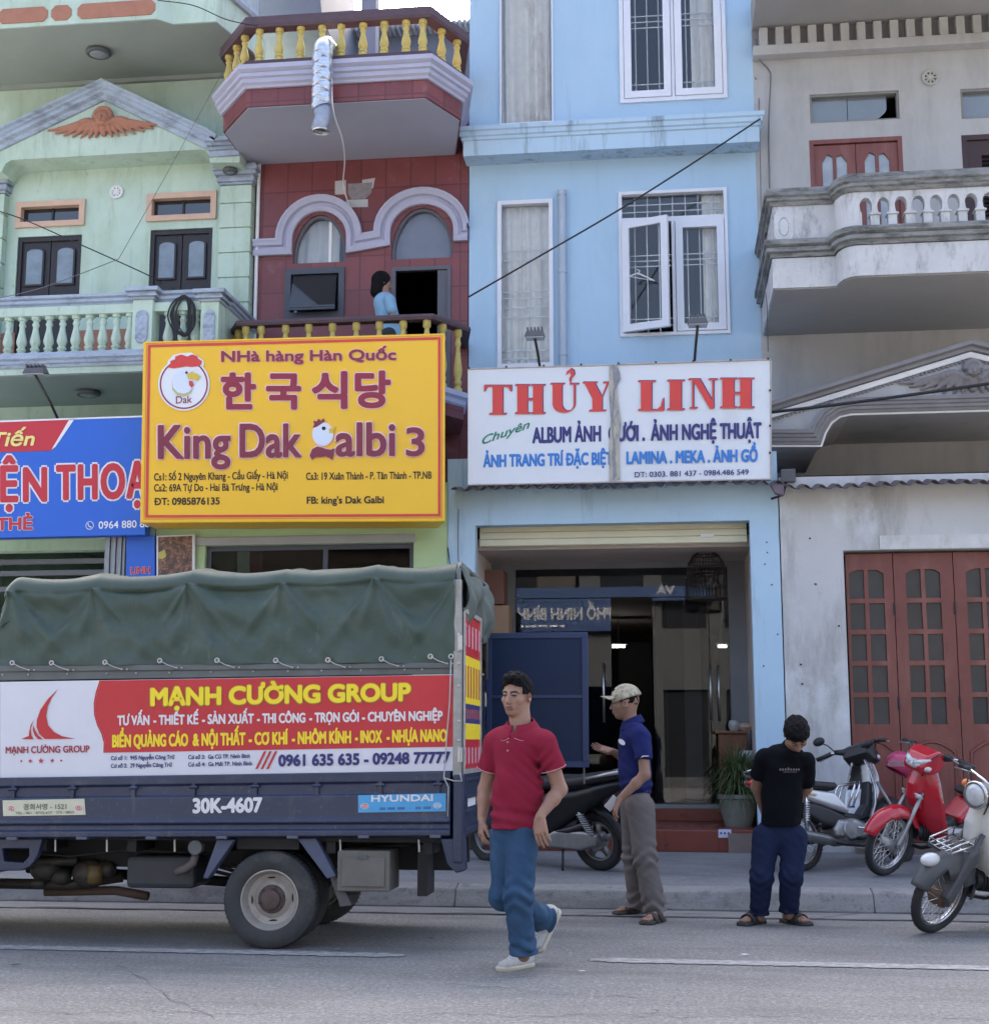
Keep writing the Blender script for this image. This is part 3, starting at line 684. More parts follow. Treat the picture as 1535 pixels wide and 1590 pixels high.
MB().box(ub0, pth[5][0]-.05, YG-.06, YG-.002, RZ(136, YG, 100), RZ(128, YG, 100)).build('wall_moulding', M_soff, gh)
# streaked side wall of the floor above
MB().box(RX(342, YG, 20), RX(395, YG, 20)+.05, YG-.5, YG-.001, RZ(44, YG, 370), 11).build('upper_wall', mat('streaked_blue_wall', (.38, .44, .50), .8, var=.2, vs=3, stain=[((.14, .15, .17), (8, 8, .8), .5, .7, .8)]), gh)
# soffit lamps
def soffit_lamp(c, z, label, rad=.12):
    t = thing('ceiling_lamp', label, 'lamp', (c[0], c[1], z))
    MB().torus((c[0], c[1], z-.03), rad, .03, 'z', 28, 8).build('lamp_ring', mat('lamp_ring', (.08, .09, .10), .5), t, smooth=True)
    MB().lathe([(rad*.95, z-.035), (rad*.9, z-.05), (rad*.5, z-.065), (.02, z-.068)], (c[0], c[1], 0), 'z', 24).build('lamp_shade', mat('frosted_shade', (.22, .25, .27), .4), t, smooth=True)
c = PZ(153, 78, zs0-.013); soffit_lamp(c, zs0-.013, 'round grey ceiling lamp under the upper slab, above the winged relief')
c = PZ(137, 607, zb0-.013); soffit_lamp(c, zb0-.013, 'round dark ceiling lamp under the green balcony, above the blue sign', .11)
c = PZ(355, 262, RZ(252, YP, 350)); soffit_lamp((RX(356, YP+.15, 262), YP+.18), RZ(252, YP, 350)-.0, 'small round lamp under the pale blue cornice end', .06)
# ================================================================== red tiled restaurant house
M_red = brick_over(mat('red_tile', (.195, .055, .060), .42, var=.2, vs=3, stain=[((.36, .20, .20), (2.4, 2.4, 2), .58, .72, .45)]), .30, .42, .62, .010)
M_lav = mat('lavender_trim', (.39, .395, .51), .7, var=.10, vs=6, stain=[((.2, .2, .25), (4, 4, 8), .6, .8, .5)])
M_yel = mat('yellow_baluster', (.50, .40, .12), .55, var=.2, vs=14)
M_plum = mat('plum_rail', (.085, .052, .066), .6, var=.25, vs=8)
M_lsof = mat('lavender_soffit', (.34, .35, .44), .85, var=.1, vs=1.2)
rx0, rx1 = gx1+.012, RX(726.5, YU, 400)
rh = thing('house', 'red tiled house with two arched windows and yellow balusters, above the yellow sign', 'house', ((rx0+rx1)/2, YU, .25))
zR1, zRT = RZ(598, 14.6, 560), RZ(128, 14.25, 520)
ca, cb = (RX(496, YU, 390)), (RX(655, YU, 390)); ha, hb = RX(537, YU, 390)-ca, RX(703, YU, 390)-cb
zsp = RZ(397, YU, 560); zsa, zsb = RZ(333, YU, 496), RZ(322, YU, 655)
wl, wr = R(443, 417, 535, 484, YU), R(608, 414, 700, 500, YU)
wl = (wl[0], wl[1], wl[2]-.08, wl[3]); wr = (wr[0], wr[1], zR1, wr[3]); zc = RZ(405, YU, 560)
zrt = zRT+.1
LA = [(ca-ha, zc)]+arch(ca, zsp, ha, zsa)+[(ca+ha, zc)]; LB = [(cb-hb, zc)]+arch(cb, zsp, hb, zsb)+[(cb+hb, zc)]
m = MB().prism([[(rx0, zR1-1.2), (rx1, zR1-1.2), (rx1, zrt), (rx0, zrt)], list(reversed(LA)), list(reversed(LB)), [(wl[0], wl[2]), (wl[0], wl[3]), (wl[1], wl[3]), (wl[1], wl[2])], [(wr[0], wr[2]), (wr[0], wr[3]), (wr[1], wr[3]), (wr[1], wr[2])]], YU, YU+.18)
shell(m, rx0, rx1, YU+.18, 27, .2, zrt+.15); m.build('wall', M_red, rh)
# arched windows
zq = RZ(384, YU, 480); mp = [(rx0, zq), (ca-ha-.10, zq)]+arch(ca, zq+.10, ha+.10, zsa+.12)+[(ca+ha+.10, zq), (cb-hb-.10, zq+.05)]+arch(cb, zq+.14, hb+.10, zsb+.12)+[(cb+hb+.10, zq+.08), (rx1-.002, zq+.08)]
MB().mould(mp, YU, [(-.09, 0), (-.09, .05), (-.05, .07), (-.03, .07), (-.015, .035), (.01, .035), (.025, .075), (.06, .085), (.08, .10), (.10, .10), (.10, 0)]).build('arch_moulding', M_lav, rh, auto=35)
for L, cx, hw, zt in ((LA, ca, ha, zsa), (LB, cb, hb, zsb)):
    o = MB().mould(L, YU+.05, [(-.035, -.03), (-.035, .02), (.0, .02), (.0, -.03)]).build('arched_window', mat('grey_frame', (.10, .10, .12), .5), rh)
    MB().prism(L, YU+.07, YU+.078).build('pane', M_gl, o)
    if cx == ca:
        MB().box(cx+.10, cx+.135, YU+.045, YU+.066, zc, zt-.03).build('mullion', M_white, o)
        curtain((cx-hw, cx+.2, zc, zt), YU+.2, 3, .02, 4).build('curtain', mat('pale_curtain', (.5, .52, .52), .8, var=.1), o)
    else: MB().prism(L, YU+.14, YU+.16).build('blind', mat('grey_blind', (.16, .16, .20), .7), o)
# lower windows
fo = frame(wl, YU, .07, .03, .05).build('window', mat('dark_alu', (.055, .065, .085), .4), rh)
x0, x1, z0, z1 = inset(wl, .08)
MB().hexa([(x0, YU-.16, z0-.02), (x1, YU-.16, z0-.02), (x1, YU-.145, z0-.015), (x0, YU-.145, z0-.015)], [(x0+.02, YU-.005, z1), (x1-.02, YU-.005, z1), (x1-.02, YU+.01, z1), (x0+.02, YU+.01, z1)]).build('tilted_sash', M_gldark, fo)
MB().mould([(x0, z0-.02), (x1, z0-.02), (x1, z0+.03), (x0, z0+.03)], YU-.135, [(0, 0), (0, .03), (.022, .03), (.022, 0)], closed=True).build('sash_rail', mat('dark_alu', 0), fo)
pane(inset(wl, .07), YU+.06).build('pane', M_gldark, fo)
fo = frame(wr, YU, .045, .02, .05).build('sliding_door', mat('grey_frame', 0), rh)
MB().box(wr[1]-.16, wr[1]-.045, YU+.0, YU+.045, wr[2], wr[3]-.05).build('door_leaf', mat('grey_frame', 0), fo)
MB().box(RX(397, YU, 400)+.0, RX(402, YU, 400), YU-.05, YU-.002, zR1, RZ(255, YU, 400)).build('downpipe', M_white, rh, bevel=.015)
# patched hole with bracket over the arches
m = MB(); Yk = YU-.004
for lp in ([(520, 281), (537, 279), (537, 301), (520, 302)], [(562, 279), (582, 276), (579, 292), (563, 294)], [(538, 310), (571, 309), (571, 321), (531, 322)]): m.ppoly(lp, Yk, .003)
m.build('plaster_patch', mat('bare_plaster', (.42, .42, .44), .9, var=.15), rh)
MB().ppoly([(540, 285), (578, 283), (576, 300), (566, 309), (545, 309), (540, 300)], YU-.008, .003).build('wall_scar', mat('scar', (.24, .22, .24), .95, var=.3, vs=20), rh)
# lower balcony
Yb = 14.6; z0, z1 = zR1, RZ(492, Yb, 520)
xl, xr = RX(372, Yb, 500), RX(667, Yb, 490)
xe_ = RX(720, Yb+.5, 510); pth = [(RX(344, Yb, 520)-.02, YU-.01), (RX(344, Yb, 520)-.02, Yb+.42), (xl, Yb), (xr, Yb), (xe_, Yb+.5), (rx1-.08, YU-.01)]
lb = MB().plan(pth, z0-.3, z0).build('balcony', M_red, rh)
MB().hmould(pth, [(-.05, z0), (.04, z0), (.05, z0-.06), (.02, z0-.09), (.02, z0-.14), (.0, z0-.16), (-.05, z0-.16)]).build('floor_moulding', M_lav, lb)
MB().hmould([(p[0], p[1]+.06) for p in pth], [(-.06, z1-.06), (.06, z1-.06), (.07, z1-.03), (.06, z1), (-.06, z1)]).build('handrail', M_plum, lb)
xs = [RX(q, Yb, 520) for q in (379, 403, 441, 477, 514, 551, 587, 624, 661)]; ys = [Yb+.06]*9
for t in (.35, .8): xs.append(xr+(pth[4][0]-xr)*t); ys.append(Yb+.06+.5*t)
for t in (.3, .8): xs.append(xl+(pth[1][0]-xl)*t); ys.append(Yb+.06+.42*t)
balusters(xs, 0, z0, z1-.06, [(r*.95, h) for r, h in BAL], M_yel, lb, ys=ys)
# terrace balcony
Yt = 14.25
zm1, zm0, zso = RZ(100, Yt, 520), RZ(131, Yt, 520), RZ(158, Yt, 520)
zrl0, zrl1 = RZ(36, Yt, 520), RZ(19, Yt, 520)
tl, tr_ = RX(384, Yt, 110), RX(662, Yt, 95)
pth = [(rx0+.0, YU-.01), (RX(344, 14.75, 140), 14.85), (tl, Yt), (tr_, Yt), (RX(716, 14.85, 110), 14.85), (rx1-.14, YU-.01)]
pth[0] = (pth[1][0], YU-.01)
tb = MB().plan([(p[0], p[1]) for p in pth], zso, zm1).build('terrace', M_red, rh)
cx = np.mean([p[0] for p in pth]); MB().plan([(cx+(p[0]-cx)*.985, p[1]+(.02 if p[1] < YU-.1 else -.01)) for p in pth], zso-.012, zso-.002).build('soffit', M_lsof, tb)
h = zm1-zm0
MB().hmould(pth, [(-.03, zm0), (.03, zm0), (.04, zm0+h*.12), (.07, zm0+h*.2), (.07, zm0+h*.4), (.10, zm0+h*.45), (.10, zm0+h*.62), (.085, zm0+h*.66), (.13, zm0+h*.78), (.13, zm0+h), (-.03, zm0+h)]).build('terrace_moulding', M_lav, tb)
pin = [(p[0], p[1]+.05) for p in pth]
zp = RZ(86, Yt, 520)
MB().hmould(pin, [(-.08, zm1+.001), (.05, zm1+.001), (.05, zp), (-.08, zp)]).build('plinth', M_plum, tb)
MB().hmould(pin, [(-.07, zrl0), (.07, zrl0), (.085, zrl0+.03), (.07, zrl1), (-.07, zrl1)]).build('handrail', M_plum, tb)
xs = [RX(q, Yt, 60) for q in (401, 432, 465, 498, 528, 562, 595, 629, 655)]; ys = [Yt+.05]*9
for t in (.4, .85): xs.append(tr_+(pth[4][0]-tr_)*t); ys.append(Yt+.05+(pth[4][1]-Yt)*t)
for t in (.2, .55, .9): xs.append(tl+(pth[1][0]-tl)*t); ys.append(Yt+.05+(pth[1][1]-Yt)*t)
balusters(xs, 0, zp, zrl0, BAL, M_yel, tb, ys=ys)
# set-back roof storey behind the terrace
Ys = 19.; x0, x1 = rx0+.02, RX(745, Ys, 60); zt = RZ(57, Ys, 600)
m = MB().box(x0, x1, Ys, 27, zm1, zt); ro = m.build('roof_storey', mat('slate_wall', (.16, .17, .22), .8), rh)
m = MB(); n = 30
for i in range(n):
    a, b = x0+(x1-x0)*i/n, x0+(x1-x0)*(i+1)/n
    m.tube([((a+b)/2, Ys-.25, zt+.03), ((a+b)/2, Ys+1.5, zt+.10)], (b-a)*.55, 8)
m.build('roof_tile', mat('pale_tile', (.36, .36, .42), .7), ro, smooth=True, )
MB().box(RX(560, 16, 40), RX(583, 16, 40), 16, 16.22, zm1, 14).build('terrace_post', mat('slate_post', (.20, .21, .28), .75), rh, bevel=.01)
MB().hexa([(RX(372, 16.5, 20), 16.5, RZ(28, 16.5, 420)), (RX(499, 16.5, 20), 16.5, RZ(22, 16.5, 499)), (RX(490, 16.5, 20), 19, RZ(22, 16.5, 499)), (RX(372, 16.5, 20), 19, RZ(28, 16.5, 420))],
          [(RX(372, 16.5, 20), 16.5, 14), (RX(470, 16.5, -60), 16.5, 14), (RX(470, 16.5, -60), 19, 14), (RX(372, 16.5, 20), 19, 14)]).build('stair_tower', mat('slate_wall', 0), rh)
# restaurant ground floor
M_lgreen = mat('light_green_paint', (.42, .56, .30), .7, var=.08, vs=3)
xa, xb, xc2, xd = RX(240, YL, 860), RX(318, YL, 860), RX(642, YL, 860), RX(695, YL, 860)
zo = RZ(845, YL, 480)
m = MB().wall(xa+.01, xd, .2, zR1-1.2, YL, YL+.18, [(xb, xc2, .21, zo)]); m.box(xa+.01, xd, YL+.18, YU, zR1-1.45, zR1-1.2)
m.build('shop_front_wall', M_lgreen, rh)
MB().box(xb-.1, xc2+.02, YL-.03, YL-.002, zo, zo+.085).build('head_beam', mat('pale_beam', (.34, .36, .36), .7), rh, bevel=.005)
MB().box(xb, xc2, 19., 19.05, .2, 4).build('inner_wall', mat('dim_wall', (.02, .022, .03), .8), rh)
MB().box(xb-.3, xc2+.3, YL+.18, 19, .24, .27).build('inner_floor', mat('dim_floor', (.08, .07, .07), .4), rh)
fo = MB().wall(xb, xc2, .25, zo, YL+.06, YL+.1, [(xb+.05, xc2-.95, .3, zo-.05), (xc2-.9, xc2-.05, .3, zo-.05)]).build('glass_front', mat('dark_alu', 0), rh)
MB().box(xb+.05, xc2-.05, YL+.075, YL+.083, .3, zo-.05).build('pane', glass('restaurant_glass', (.5, .53, .56), 1.22), fo)
# ================================================================== ventilation duct over the terrace rail
c = P(501, 72, 14.05); du = thing('ventilation_duct', 'silver flexible duct hanging over the terrace rail of the red house', 'duct', tuple(c))
zt, zb = RZ(66, 14.05, 500), RZ(168, 14.05, 500); rr = .105; prof = []
n = 64
pts = [(c[0], 14.5, zt+.04), (c[0], 14.3, zt+.04), (c[0], 14.16, zt+.02), (c[0], 14.08, zt-.04)]+[(c[0]+.008*math.sin(i*.5), 14.05, zt-.10-(zt-.10-zb)*i/n) for i in range(n+1)]
rad = [rr]*4+[rr*(1+.05*math.sin(i*2.1)) for i in range(n+1)]
MB().tube(pts, rad, 20).build('duct_pipe', mat('duct_foil', (.52, .56, .62), .32, m=.85, var=.15, vs=20), du, auto=60)
pts = [(c[0]+.02*math.sin(i*.8), 14.05, zb-.26*i/6) for i in range(7)]
MB().tube(pts, [rr*.92, rr*.9, rr*.88, rr*.86, rr*.84, rr*.82, rr*.84], 16, cap=False).build('duct_end', mat('torn_foil', (.30, .33, .40), .4, m=.5, var=.3, vs=12), du, auto=60, solid=.004)
MB().torus((c[0], 14.05, zb-.26), rr*.86, .009, 'z', 20, 6).build('wire_ring', M_steel, du)
def cable(pts, r, label, name='cable', cat='cable', m=None, n=24, grp=None):
    """hanging cable through points"""
    p = [Vector(q) for q in pts]; out = []
    for i in range(len(p)-1):
        a, b, c_, d = p[max(i-1, 0)], p[i], p[i+1], p[min(i+2, len(p)-1)]
        for j in range(n):
            t = j/n; out.append(.5*((2*b)+(c_-a)*t+(2*a-5*b+4*c_-d)*t*t+(3*b-a-3*c_+d)*t**3))
    out.append(p[-1]); o = MB().tube([tuple(q) for q in out], r, 6).build(name, m or M_cable, None, smooth=True)
    return tag(o, label, cat, grp)
cable([P(515, 110, 14.1), P(517, 170, 14.1), P(531, 215, 14.6), P(535, 250, 15.3), P(533, 285, YU-.03), P(541, 318, YU-.03)], .009, 'thin pale cable dropping from the silver duct to the patched hole in the red wall', m=M_white)
# ================================================================== light blue house
M_blue = mat('light_blue_wall', (.36, .51, .65), .82, var=.03, vs=1.1, bump=.12, bs=30, stain=[((.29, .42, .53), (1.2, 1.2, .5), .48, .72, .5), ((.27, .36, .43), (9, 9, .55), .57, .70, .45), ((.45, .56, .64), (2.5, 2.5, 1.2), .55, .70, .4)])
M_bluec = mat('light_blue_cornice', (.39, .53, .66), .8, var=.06, vs=2, stain=[((.14, .18, .22), (7, 7, .7), .52, .68, .75)])
M_upvc = mat('white_window_frame', (.62, .64, .70), .4, var=.05)
ux0, ux1 = RX(728, YU, 400), RX(1177.5, YU, 400)
bh = thing('house', 'light blue narrow house with white windows over an open shop', 'house', ((ux0+ux1)/2, YU, .25))
W1 = R(776, -60, 858.5, 193, YU); W2 = R(961, -40, 1126.5, 157, YU); W3 = R(772, 311, 859, 571, YU); W4 = R(961, 295, 1131, 521, YU)
zlow = RZ(760, YL, 950)
m = MB().wall(ux0, ux1, 3.6, 13.2, YU, YU+.2, [W1, W2, W3, W4]); shell(m, ux0, ux1, YU+.2, 27, .2, 13.2); m.build('wall', M_blue, bh)
MB().box(ux0+.16, ux1-.16, YU+.2, 26.8, RZ(255, YU, 950)-.02, RZ(255, YU, 950)+.15).build('floor_slab', M_white, bh)
zc0, zc1 = RZ(229, YU-.33, 950), RZ(185, YU-.33, 950); H = zc1-zc0
MB().hmould([(ux0-.03, YU), (ux0-.03, YU-.30), (ux1+.03, YU-.30), (ux1+.03, YU)], [(-.29, zc0), (.0, zc0), (.0, zc0+H*.52), (.02, zc0+H*.55), (.02, zc0+H*.64), (.04, zc0+H*.68), (.04, zc0+H*.82), (.06, zc0+H*.86), (.06, zc0+H), (-.29, zc0+H)]).build('cornice', M_bluec, bh)
MB().box(ux0, ux1, YU-.28, YU-.001, zc0+.002, zc1-.002).build('cornice_core', M_bluec, bh)
def blue_window(r, fw, sash, name='window', tr=None, cur=True, seed=0, nb=4, opened=False, curr=None):
    fo = frame(r, YU, fw, .03, .08).build(name, M_upvc, bh, bevel=.004)
    q = inset(r, fw)
    ztop = q[3]
    if tr:
        MB().box(q[0], q[1], YU-.02, YU+.06, tr-.03, tr+.03).build('transom_bar', M_upvc, fo, bevel=.004)
        pane((q[0], q[1], tr+.03, q[3]), YU+.05).build('transom_pane', M_gl, fo)
        bars((q[0], q[1], tr+.03, q[3]), YU+.075, 8, (.35, .65)).build('grille', M_white, fo); ztop = tr-.03
    if sash == 2:
        xm = (q[0]+q[1])/2; MB().box(xm-.02, xm+.02, YU-.02, YU+.06, q[2], ztop).build('mullion', M_upvc, fo, bevel=.004)
        for i, (a, b) in enumerate(((q[0], xm-.02), (xm+.02, q[1]))):
            rr = (a+.004, b-.004, q[2]+.004, ztop-.004)
            if opened and i == 0:
                th = math.radians(20)
                def T(p, x0=rr[0]): return (x0+(p[0]-x0)*math.cos(th)+(p[1]-YU)*math.sin(th), YU-.035-(p[0]-x0)*math.sin(th)+(p[1]-YU)*math.cos(th), p[2])
                so_ = frame(rr, YU, .085, .03, .02).xf(T).build('open_sash', M_upvc, fo, bevel=.004)
                pane(inset(rr, .08), YU-.002).xf(T).build('pane', M_gl, fo)
            else:
                so_ = frame(rr, YU, .085, .04, .04).build('sash', M_upvc, fo, bevel=.004)
                pane(inset(rr, .08), YU+.005).build('pane', M_gl, fo)
            bars((rr[0], rr[1], rr[2], rr[3]), YU+.075, 4, (.08, .14, .62, .67, .72)).build('grille', M_white, fo)
    else:
        pane(q, YU+.03).build('pane', M_gl, fo)
        if nb: bars(q, YU+.075, nb, (.04, .09, .30, .36, .42, .46, .66, .72)).build('grille', M_white, fo)
    if curr is None: curr = [(r[0], r[1])]
    for i, (a, b) in enumerate(curr): curtain((a, b, r[2]-.02, r[3]), YU+.13, max(3, int((b-a)*9)), .03, seed+i).build('curtain', M_cur, fo)
    return fo
blue_window(W1, .02, 1, seed=1, nb=0)
blue_window(W2, .05, 2, seed=2, curr=[(RX(1072, YU, 80), W2[1])])
blue_window(W3, .05, 1, seed=3, nb=5)
blue_window(W4, .04, 2, tr=RZ(340, YU, 1045), seed=4, opened=True, curr=[(RX(1092, YU, 420), W4[1])])
# hanger on the grille
m = MB(); Yh = YU-.22
m.tube([P(990, 428, Yh), P(993, 420, Yh), P(988, 418, Yh)], .006, 6); m.tube([P(976, 429, Yh), P(990, 424, Yh), P(1016, 436, Yh)], .009, 6); m.tube([P(976, 429, Yh), P(1016, 436, Yh)], .004, 6)
tag(m.build('clothes_hanger', M_white, None, smooth=True), 'white clothes hanger hooked on the open window of the blue house', 'hanger')
c0, c1 = P(872, 297, YU-.06), P(871, 575, YU-.06)
dp = MB().tube([(c0[0], YU-.06, RZ(575, YU, 871)), (c0[0], YU-.06, c0[2])], .045, 14)
for q in (300, 420, 548): dp.lathe([(.052, -.03), (.052, .03)], (c0[0], YU-.06, RZ(q, YU, 871)-.02), 'z', 14)
dp.build('downpipe', mat('grey_pipe', (.36, .42, .50), .5, var=.1), bh, auto=40)
# ground floor
lx0, lx1 = RX(694, YL, 900), RX(1211.5, YL, 900)
dz = R(737, 812, 1170, 1260, YL); op = (dz[0], dz[1], .0, RZ(812, YL, 950)); ZF = .45
m = MB().wall(lx0, lx1, .15, zlow+.35, YL, YL+.16, [op]); m.box(lx0, lx1, YL+.16, YU, zlow+.15, zlow+.35)
m.build('shop_front_wall', mat('light_blue_lower', (.40, .56, .69), .82, var=.07, vs=1.5, bump=.12, stain=[((.42, .56, .64), (2, 2, 1), .55, .75, .5), ((.2, .25, .29), (6, 6, .7), .56, .70, .55)]), bh)
m = MB(); zsh = RZ(845, YL+.2, 950); zz = zsh; i = 0
while zz < op[3]+.25: m.box(op[0]+.02, op[1]-.02, YL+.20, YL+.225, zz+.004, zz+.066); m.box(op[0]+.02, op[1]-.02, YL+.207, YL+.22, zz-.002, zz+.004); zz += .07
m.build('roller_shutter', mat('cream_slat', (.60, .57, .41), .5, var=.08), bh, bevel=.008)
MB().ppoly([(1087, 829), (1108, 828.6), (1108, 833.6), (1087, 834)], YL+.19, .004).build('shutter_sticker', M_white, bh)
# porch behind the front
M_por = mat('porch_plaster', (.52, .46, .42), .8, var=.08, vs=1)
YGW = 15.5; ZF2 = .585
zce = RZ(874, YGW, 950)
MB().box(lx0, op[0]-.02, YL+.16, YGW, .2, 3.9).build('porch_side_wall', M_por, bh)
MB().box(op[1]+.02, lx1, YL+.16, YGW, .2, 3.9).build('porch_side_wall', M_por, bh)
MB().box(lx0, lx1, YL+.32, 26.7, zce, zce+.12).build('porch_ceiling', M_por, bh)
M_tile = brick_over(mat('red_floor_tile', (.17, .042, .03), .28, var=.15, vs=3), .5, .5, .75, .008)
ft = MB().box(lx0+.2, lx1-.1, YL-.10, YGW, .2, ZF); ft.build('doorstep', M_tile, bh, bevel=.01)
MB().box(RX(1130, YL-.1, 1300), lx1+.05, YL-.14, YL-.102, .2, ZF-.03).build('step_end', mat('step_concrete', (.20, .16, .14), .9, var=.3, vs=5), bh)
MB().ppoly([(1115, 1288), (1135, 1288), (1135, 1301), (1115, 1301)], YL-.106, .003).build('step_sticker', mat('step_sticker', (.55, .56, .7), .5, var=0), bh)
MB().text('▪▪▪', 1117.5, 1132.5, 1297, 1297, 7, YL-.1095).build('sticker_lettering', mat('navy_print', (.02, .03, .12), .6, var=0), bh)
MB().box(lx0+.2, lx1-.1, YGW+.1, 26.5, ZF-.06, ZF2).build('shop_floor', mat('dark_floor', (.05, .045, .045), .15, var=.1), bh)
MB().box(lx0+.2, lx1-.1, YGW-.12, YGW+.12, ZF2, ZF2+.035).build('door_sill', mat('grey_stone', (.22, .24, .24), .6), bh)
MB().box(lx0+.2, lx1-.1, YGW-.16, YGW+.099, ZF, ZF2-.001).build('second_step', M_tile, bh, bevel=.008)
# glass front
gx0_, gx1_ = RX(755, YGW, 1000), RX(1132, YGW, 1000)
pa = RX(800, YGW, 1000); pb = RX(949, YGW, 1000); pc = RX(1101, YGW, 1000)
M_shop = glass('shop_glass', (.60, .63, .66), 1.5, 0.)
gf = MB().wall(op[0]-.1, op[1]+.1, ZF2+.035, zce, YGW, YGW+.05, [(pa, gx1_, ZF2+.035, zce-.06)]).build('glass_front', mat('front_plaster', (.20, .21, .22), .8), bh)
zmid = RZ(928, YGW, 950)
for (a, b, u, v, nm) in ((pa+.004, pb-.004, ZF2+.04, zmid-.006, 'glass_pane'), (pb+.45, pc-.004, ZF2+.04, zmid-.006, 'glass_door'), (pc+.004, gx1_-.004, ZF2+.04, zmid-.006, 'glass_pane'), (pa+.004, gx1_-.004, zmid+.006, zce-.064, 'glass_pane')):
    MB().box(a, b, YGW+.02, YGW+.03, u, v).build(nm, M_shop, gf)
for (px, a, b) in ((937, 1030, 1122), (1103, 1033, 1118), (1116, 1033, 1120)):
    x = RX(px, YGW-.08, 1075); m = MB().tube([(x, YGW-.08, RZ(b, YGW-.08, px)), (x, YGW-.08, RZ(a, YGW-.08, px))], .014, 10)
    for q in (.1, .9): z = RZ(b, YGW-.08, px)*(1-q)+RZ(a, YGW-.08, px)*q; m.tube([(x, YGW-.08, z), (x, YGW+.03, z)], .01, 8)
    m.build('door_handle', M_steel, gf, smooth=True)
# the room beyond
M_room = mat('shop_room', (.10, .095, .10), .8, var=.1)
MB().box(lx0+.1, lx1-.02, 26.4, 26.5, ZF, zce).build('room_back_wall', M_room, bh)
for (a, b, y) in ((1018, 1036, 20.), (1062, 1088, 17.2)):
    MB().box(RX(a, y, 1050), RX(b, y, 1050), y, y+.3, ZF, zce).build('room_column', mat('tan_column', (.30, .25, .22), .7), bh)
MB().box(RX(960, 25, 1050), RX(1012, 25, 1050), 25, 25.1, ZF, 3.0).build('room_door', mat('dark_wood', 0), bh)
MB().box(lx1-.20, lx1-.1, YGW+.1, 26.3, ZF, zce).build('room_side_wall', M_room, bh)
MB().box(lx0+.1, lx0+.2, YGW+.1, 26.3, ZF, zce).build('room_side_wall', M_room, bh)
# corrugated awning under the white sign and along the right-hand house
M_awn = mat('plum_roof_sheet', (.105, .082, .088), .55, var=.25, vs=4, stain=[((.2, .16, .13), (3, 3, 3), .55, .75, .5)])
def awning(px0, px1, py, name_label, Y0, Y1, z1off, wave=.15):
    z0 = RZ(py, Y0, (px0+px1)/2); x0, x1 = RX(px0, Y0, py), RX(px1, Y0, py)
    n = int((x1-x0)/wave*10)
    def f(u, v):
        x = x0+(x1-x0)*u; return (x, Y0+(Y1-Y0)*v, z0+z1off*v+.022*math.sin(2*math.pi*(x-x0)/wave)+.012*math.sin(x*3.1))
    t = MB().grid(f, n, 3).build('corrugated_awning', M_awn, None, smooth=True, solid=.008)
    return tag(t, name_label, 'awning')
awning(700, 1217, 754, 'plum corrugated awning edge below the white shop sign of the blue house', 13.66, YU-.01, .38)
awning(1219, 1700, 750, 'plum corrugated awning over the red folding doors of the grey house', 13.66, YU-.01, .42)
# ================================================================== grey house on the right
M_grey = mat('grey_plaster', (.40, .40, .40), .85, var=.10, vs=1.3, bump=.15, stain=[((.24, .245, .235), (2.2, 2.2, .6), .46, .70, .6), ((.33, .30, .27), (6, 6, 3), .6, .8, .4)])
M_greyd = mat('weathered_balcony', (.52, .53, .54), .85, var=.15, vs=3, bump=.25, bs=40, stain=[((.10, .105, .10), (5, 5, 1.6), .52, .70, .75), ((.22, .24, .22), (13, 13, 5), .56, .72, .5)])
M_greylow = mat('patched_plaster', (.50, .51, .51), .85, var=.10, vs=1.2, bump=.2, stain=[((.24, .23, .22), (3, 3, .7), .47, .68, .7), ((.62, .66, .70), (1.3, 1.3, .9), .52, .66, .8), ((.30, .25, .20), (9, 9, 9), .66, .76, .6)])
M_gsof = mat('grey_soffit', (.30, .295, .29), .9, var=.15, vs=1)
M_mrail = mat('mossy_rail', (.24, .25, .25), .85, var=.25, vs=5, bump=.3, stain=[((.04, .042, .04), (4, 4, 16), .45, .66, .85), ((.42, .43, .43), (9, 9, 12), .6, .75, .5)])
M_rwood = mat('red_brown_wood', (.17, .052, .042), .42, var=.16, vs=5, bump=.1, bs=20, stain=[((.27, .115, .095), (4, 4, .8), .48, .68, .6), ((.09, .035, .03), (9, 9, 1.5), .56, .70, .6)])
hx0, hx1 = lx1+.012, RX(1720, YU, 300)
qh = thing('house', 'weathered grey house with stained concrete balcony and red folding doors', 'house', ((hx0+hx1)/2, YU, .25))
t1, t2 = R(1257, 143, 1396, 188, YU), R(1491, 134, 1640, 181, YU)
ZB = RZ(402, 14.1, 1240)      # balcony floor
w1, w2 = R(1257, 214, 1402, 300, YU), R(1494, 206, 1640, 300, YU)
w1 = (w1[0], w1[1], ZB, w1[3]); w2 = (w2[0], w2[1], ZB, w2[3])
m = MB().wall(hx0, hx1, 4.2, 12.5, YU, YU+.2, [t1, t2, w1, w2]); shell(m, hx0, hx1, YU+.2, 27, .2, 12.5); m.build('wall', M_grey, qh)
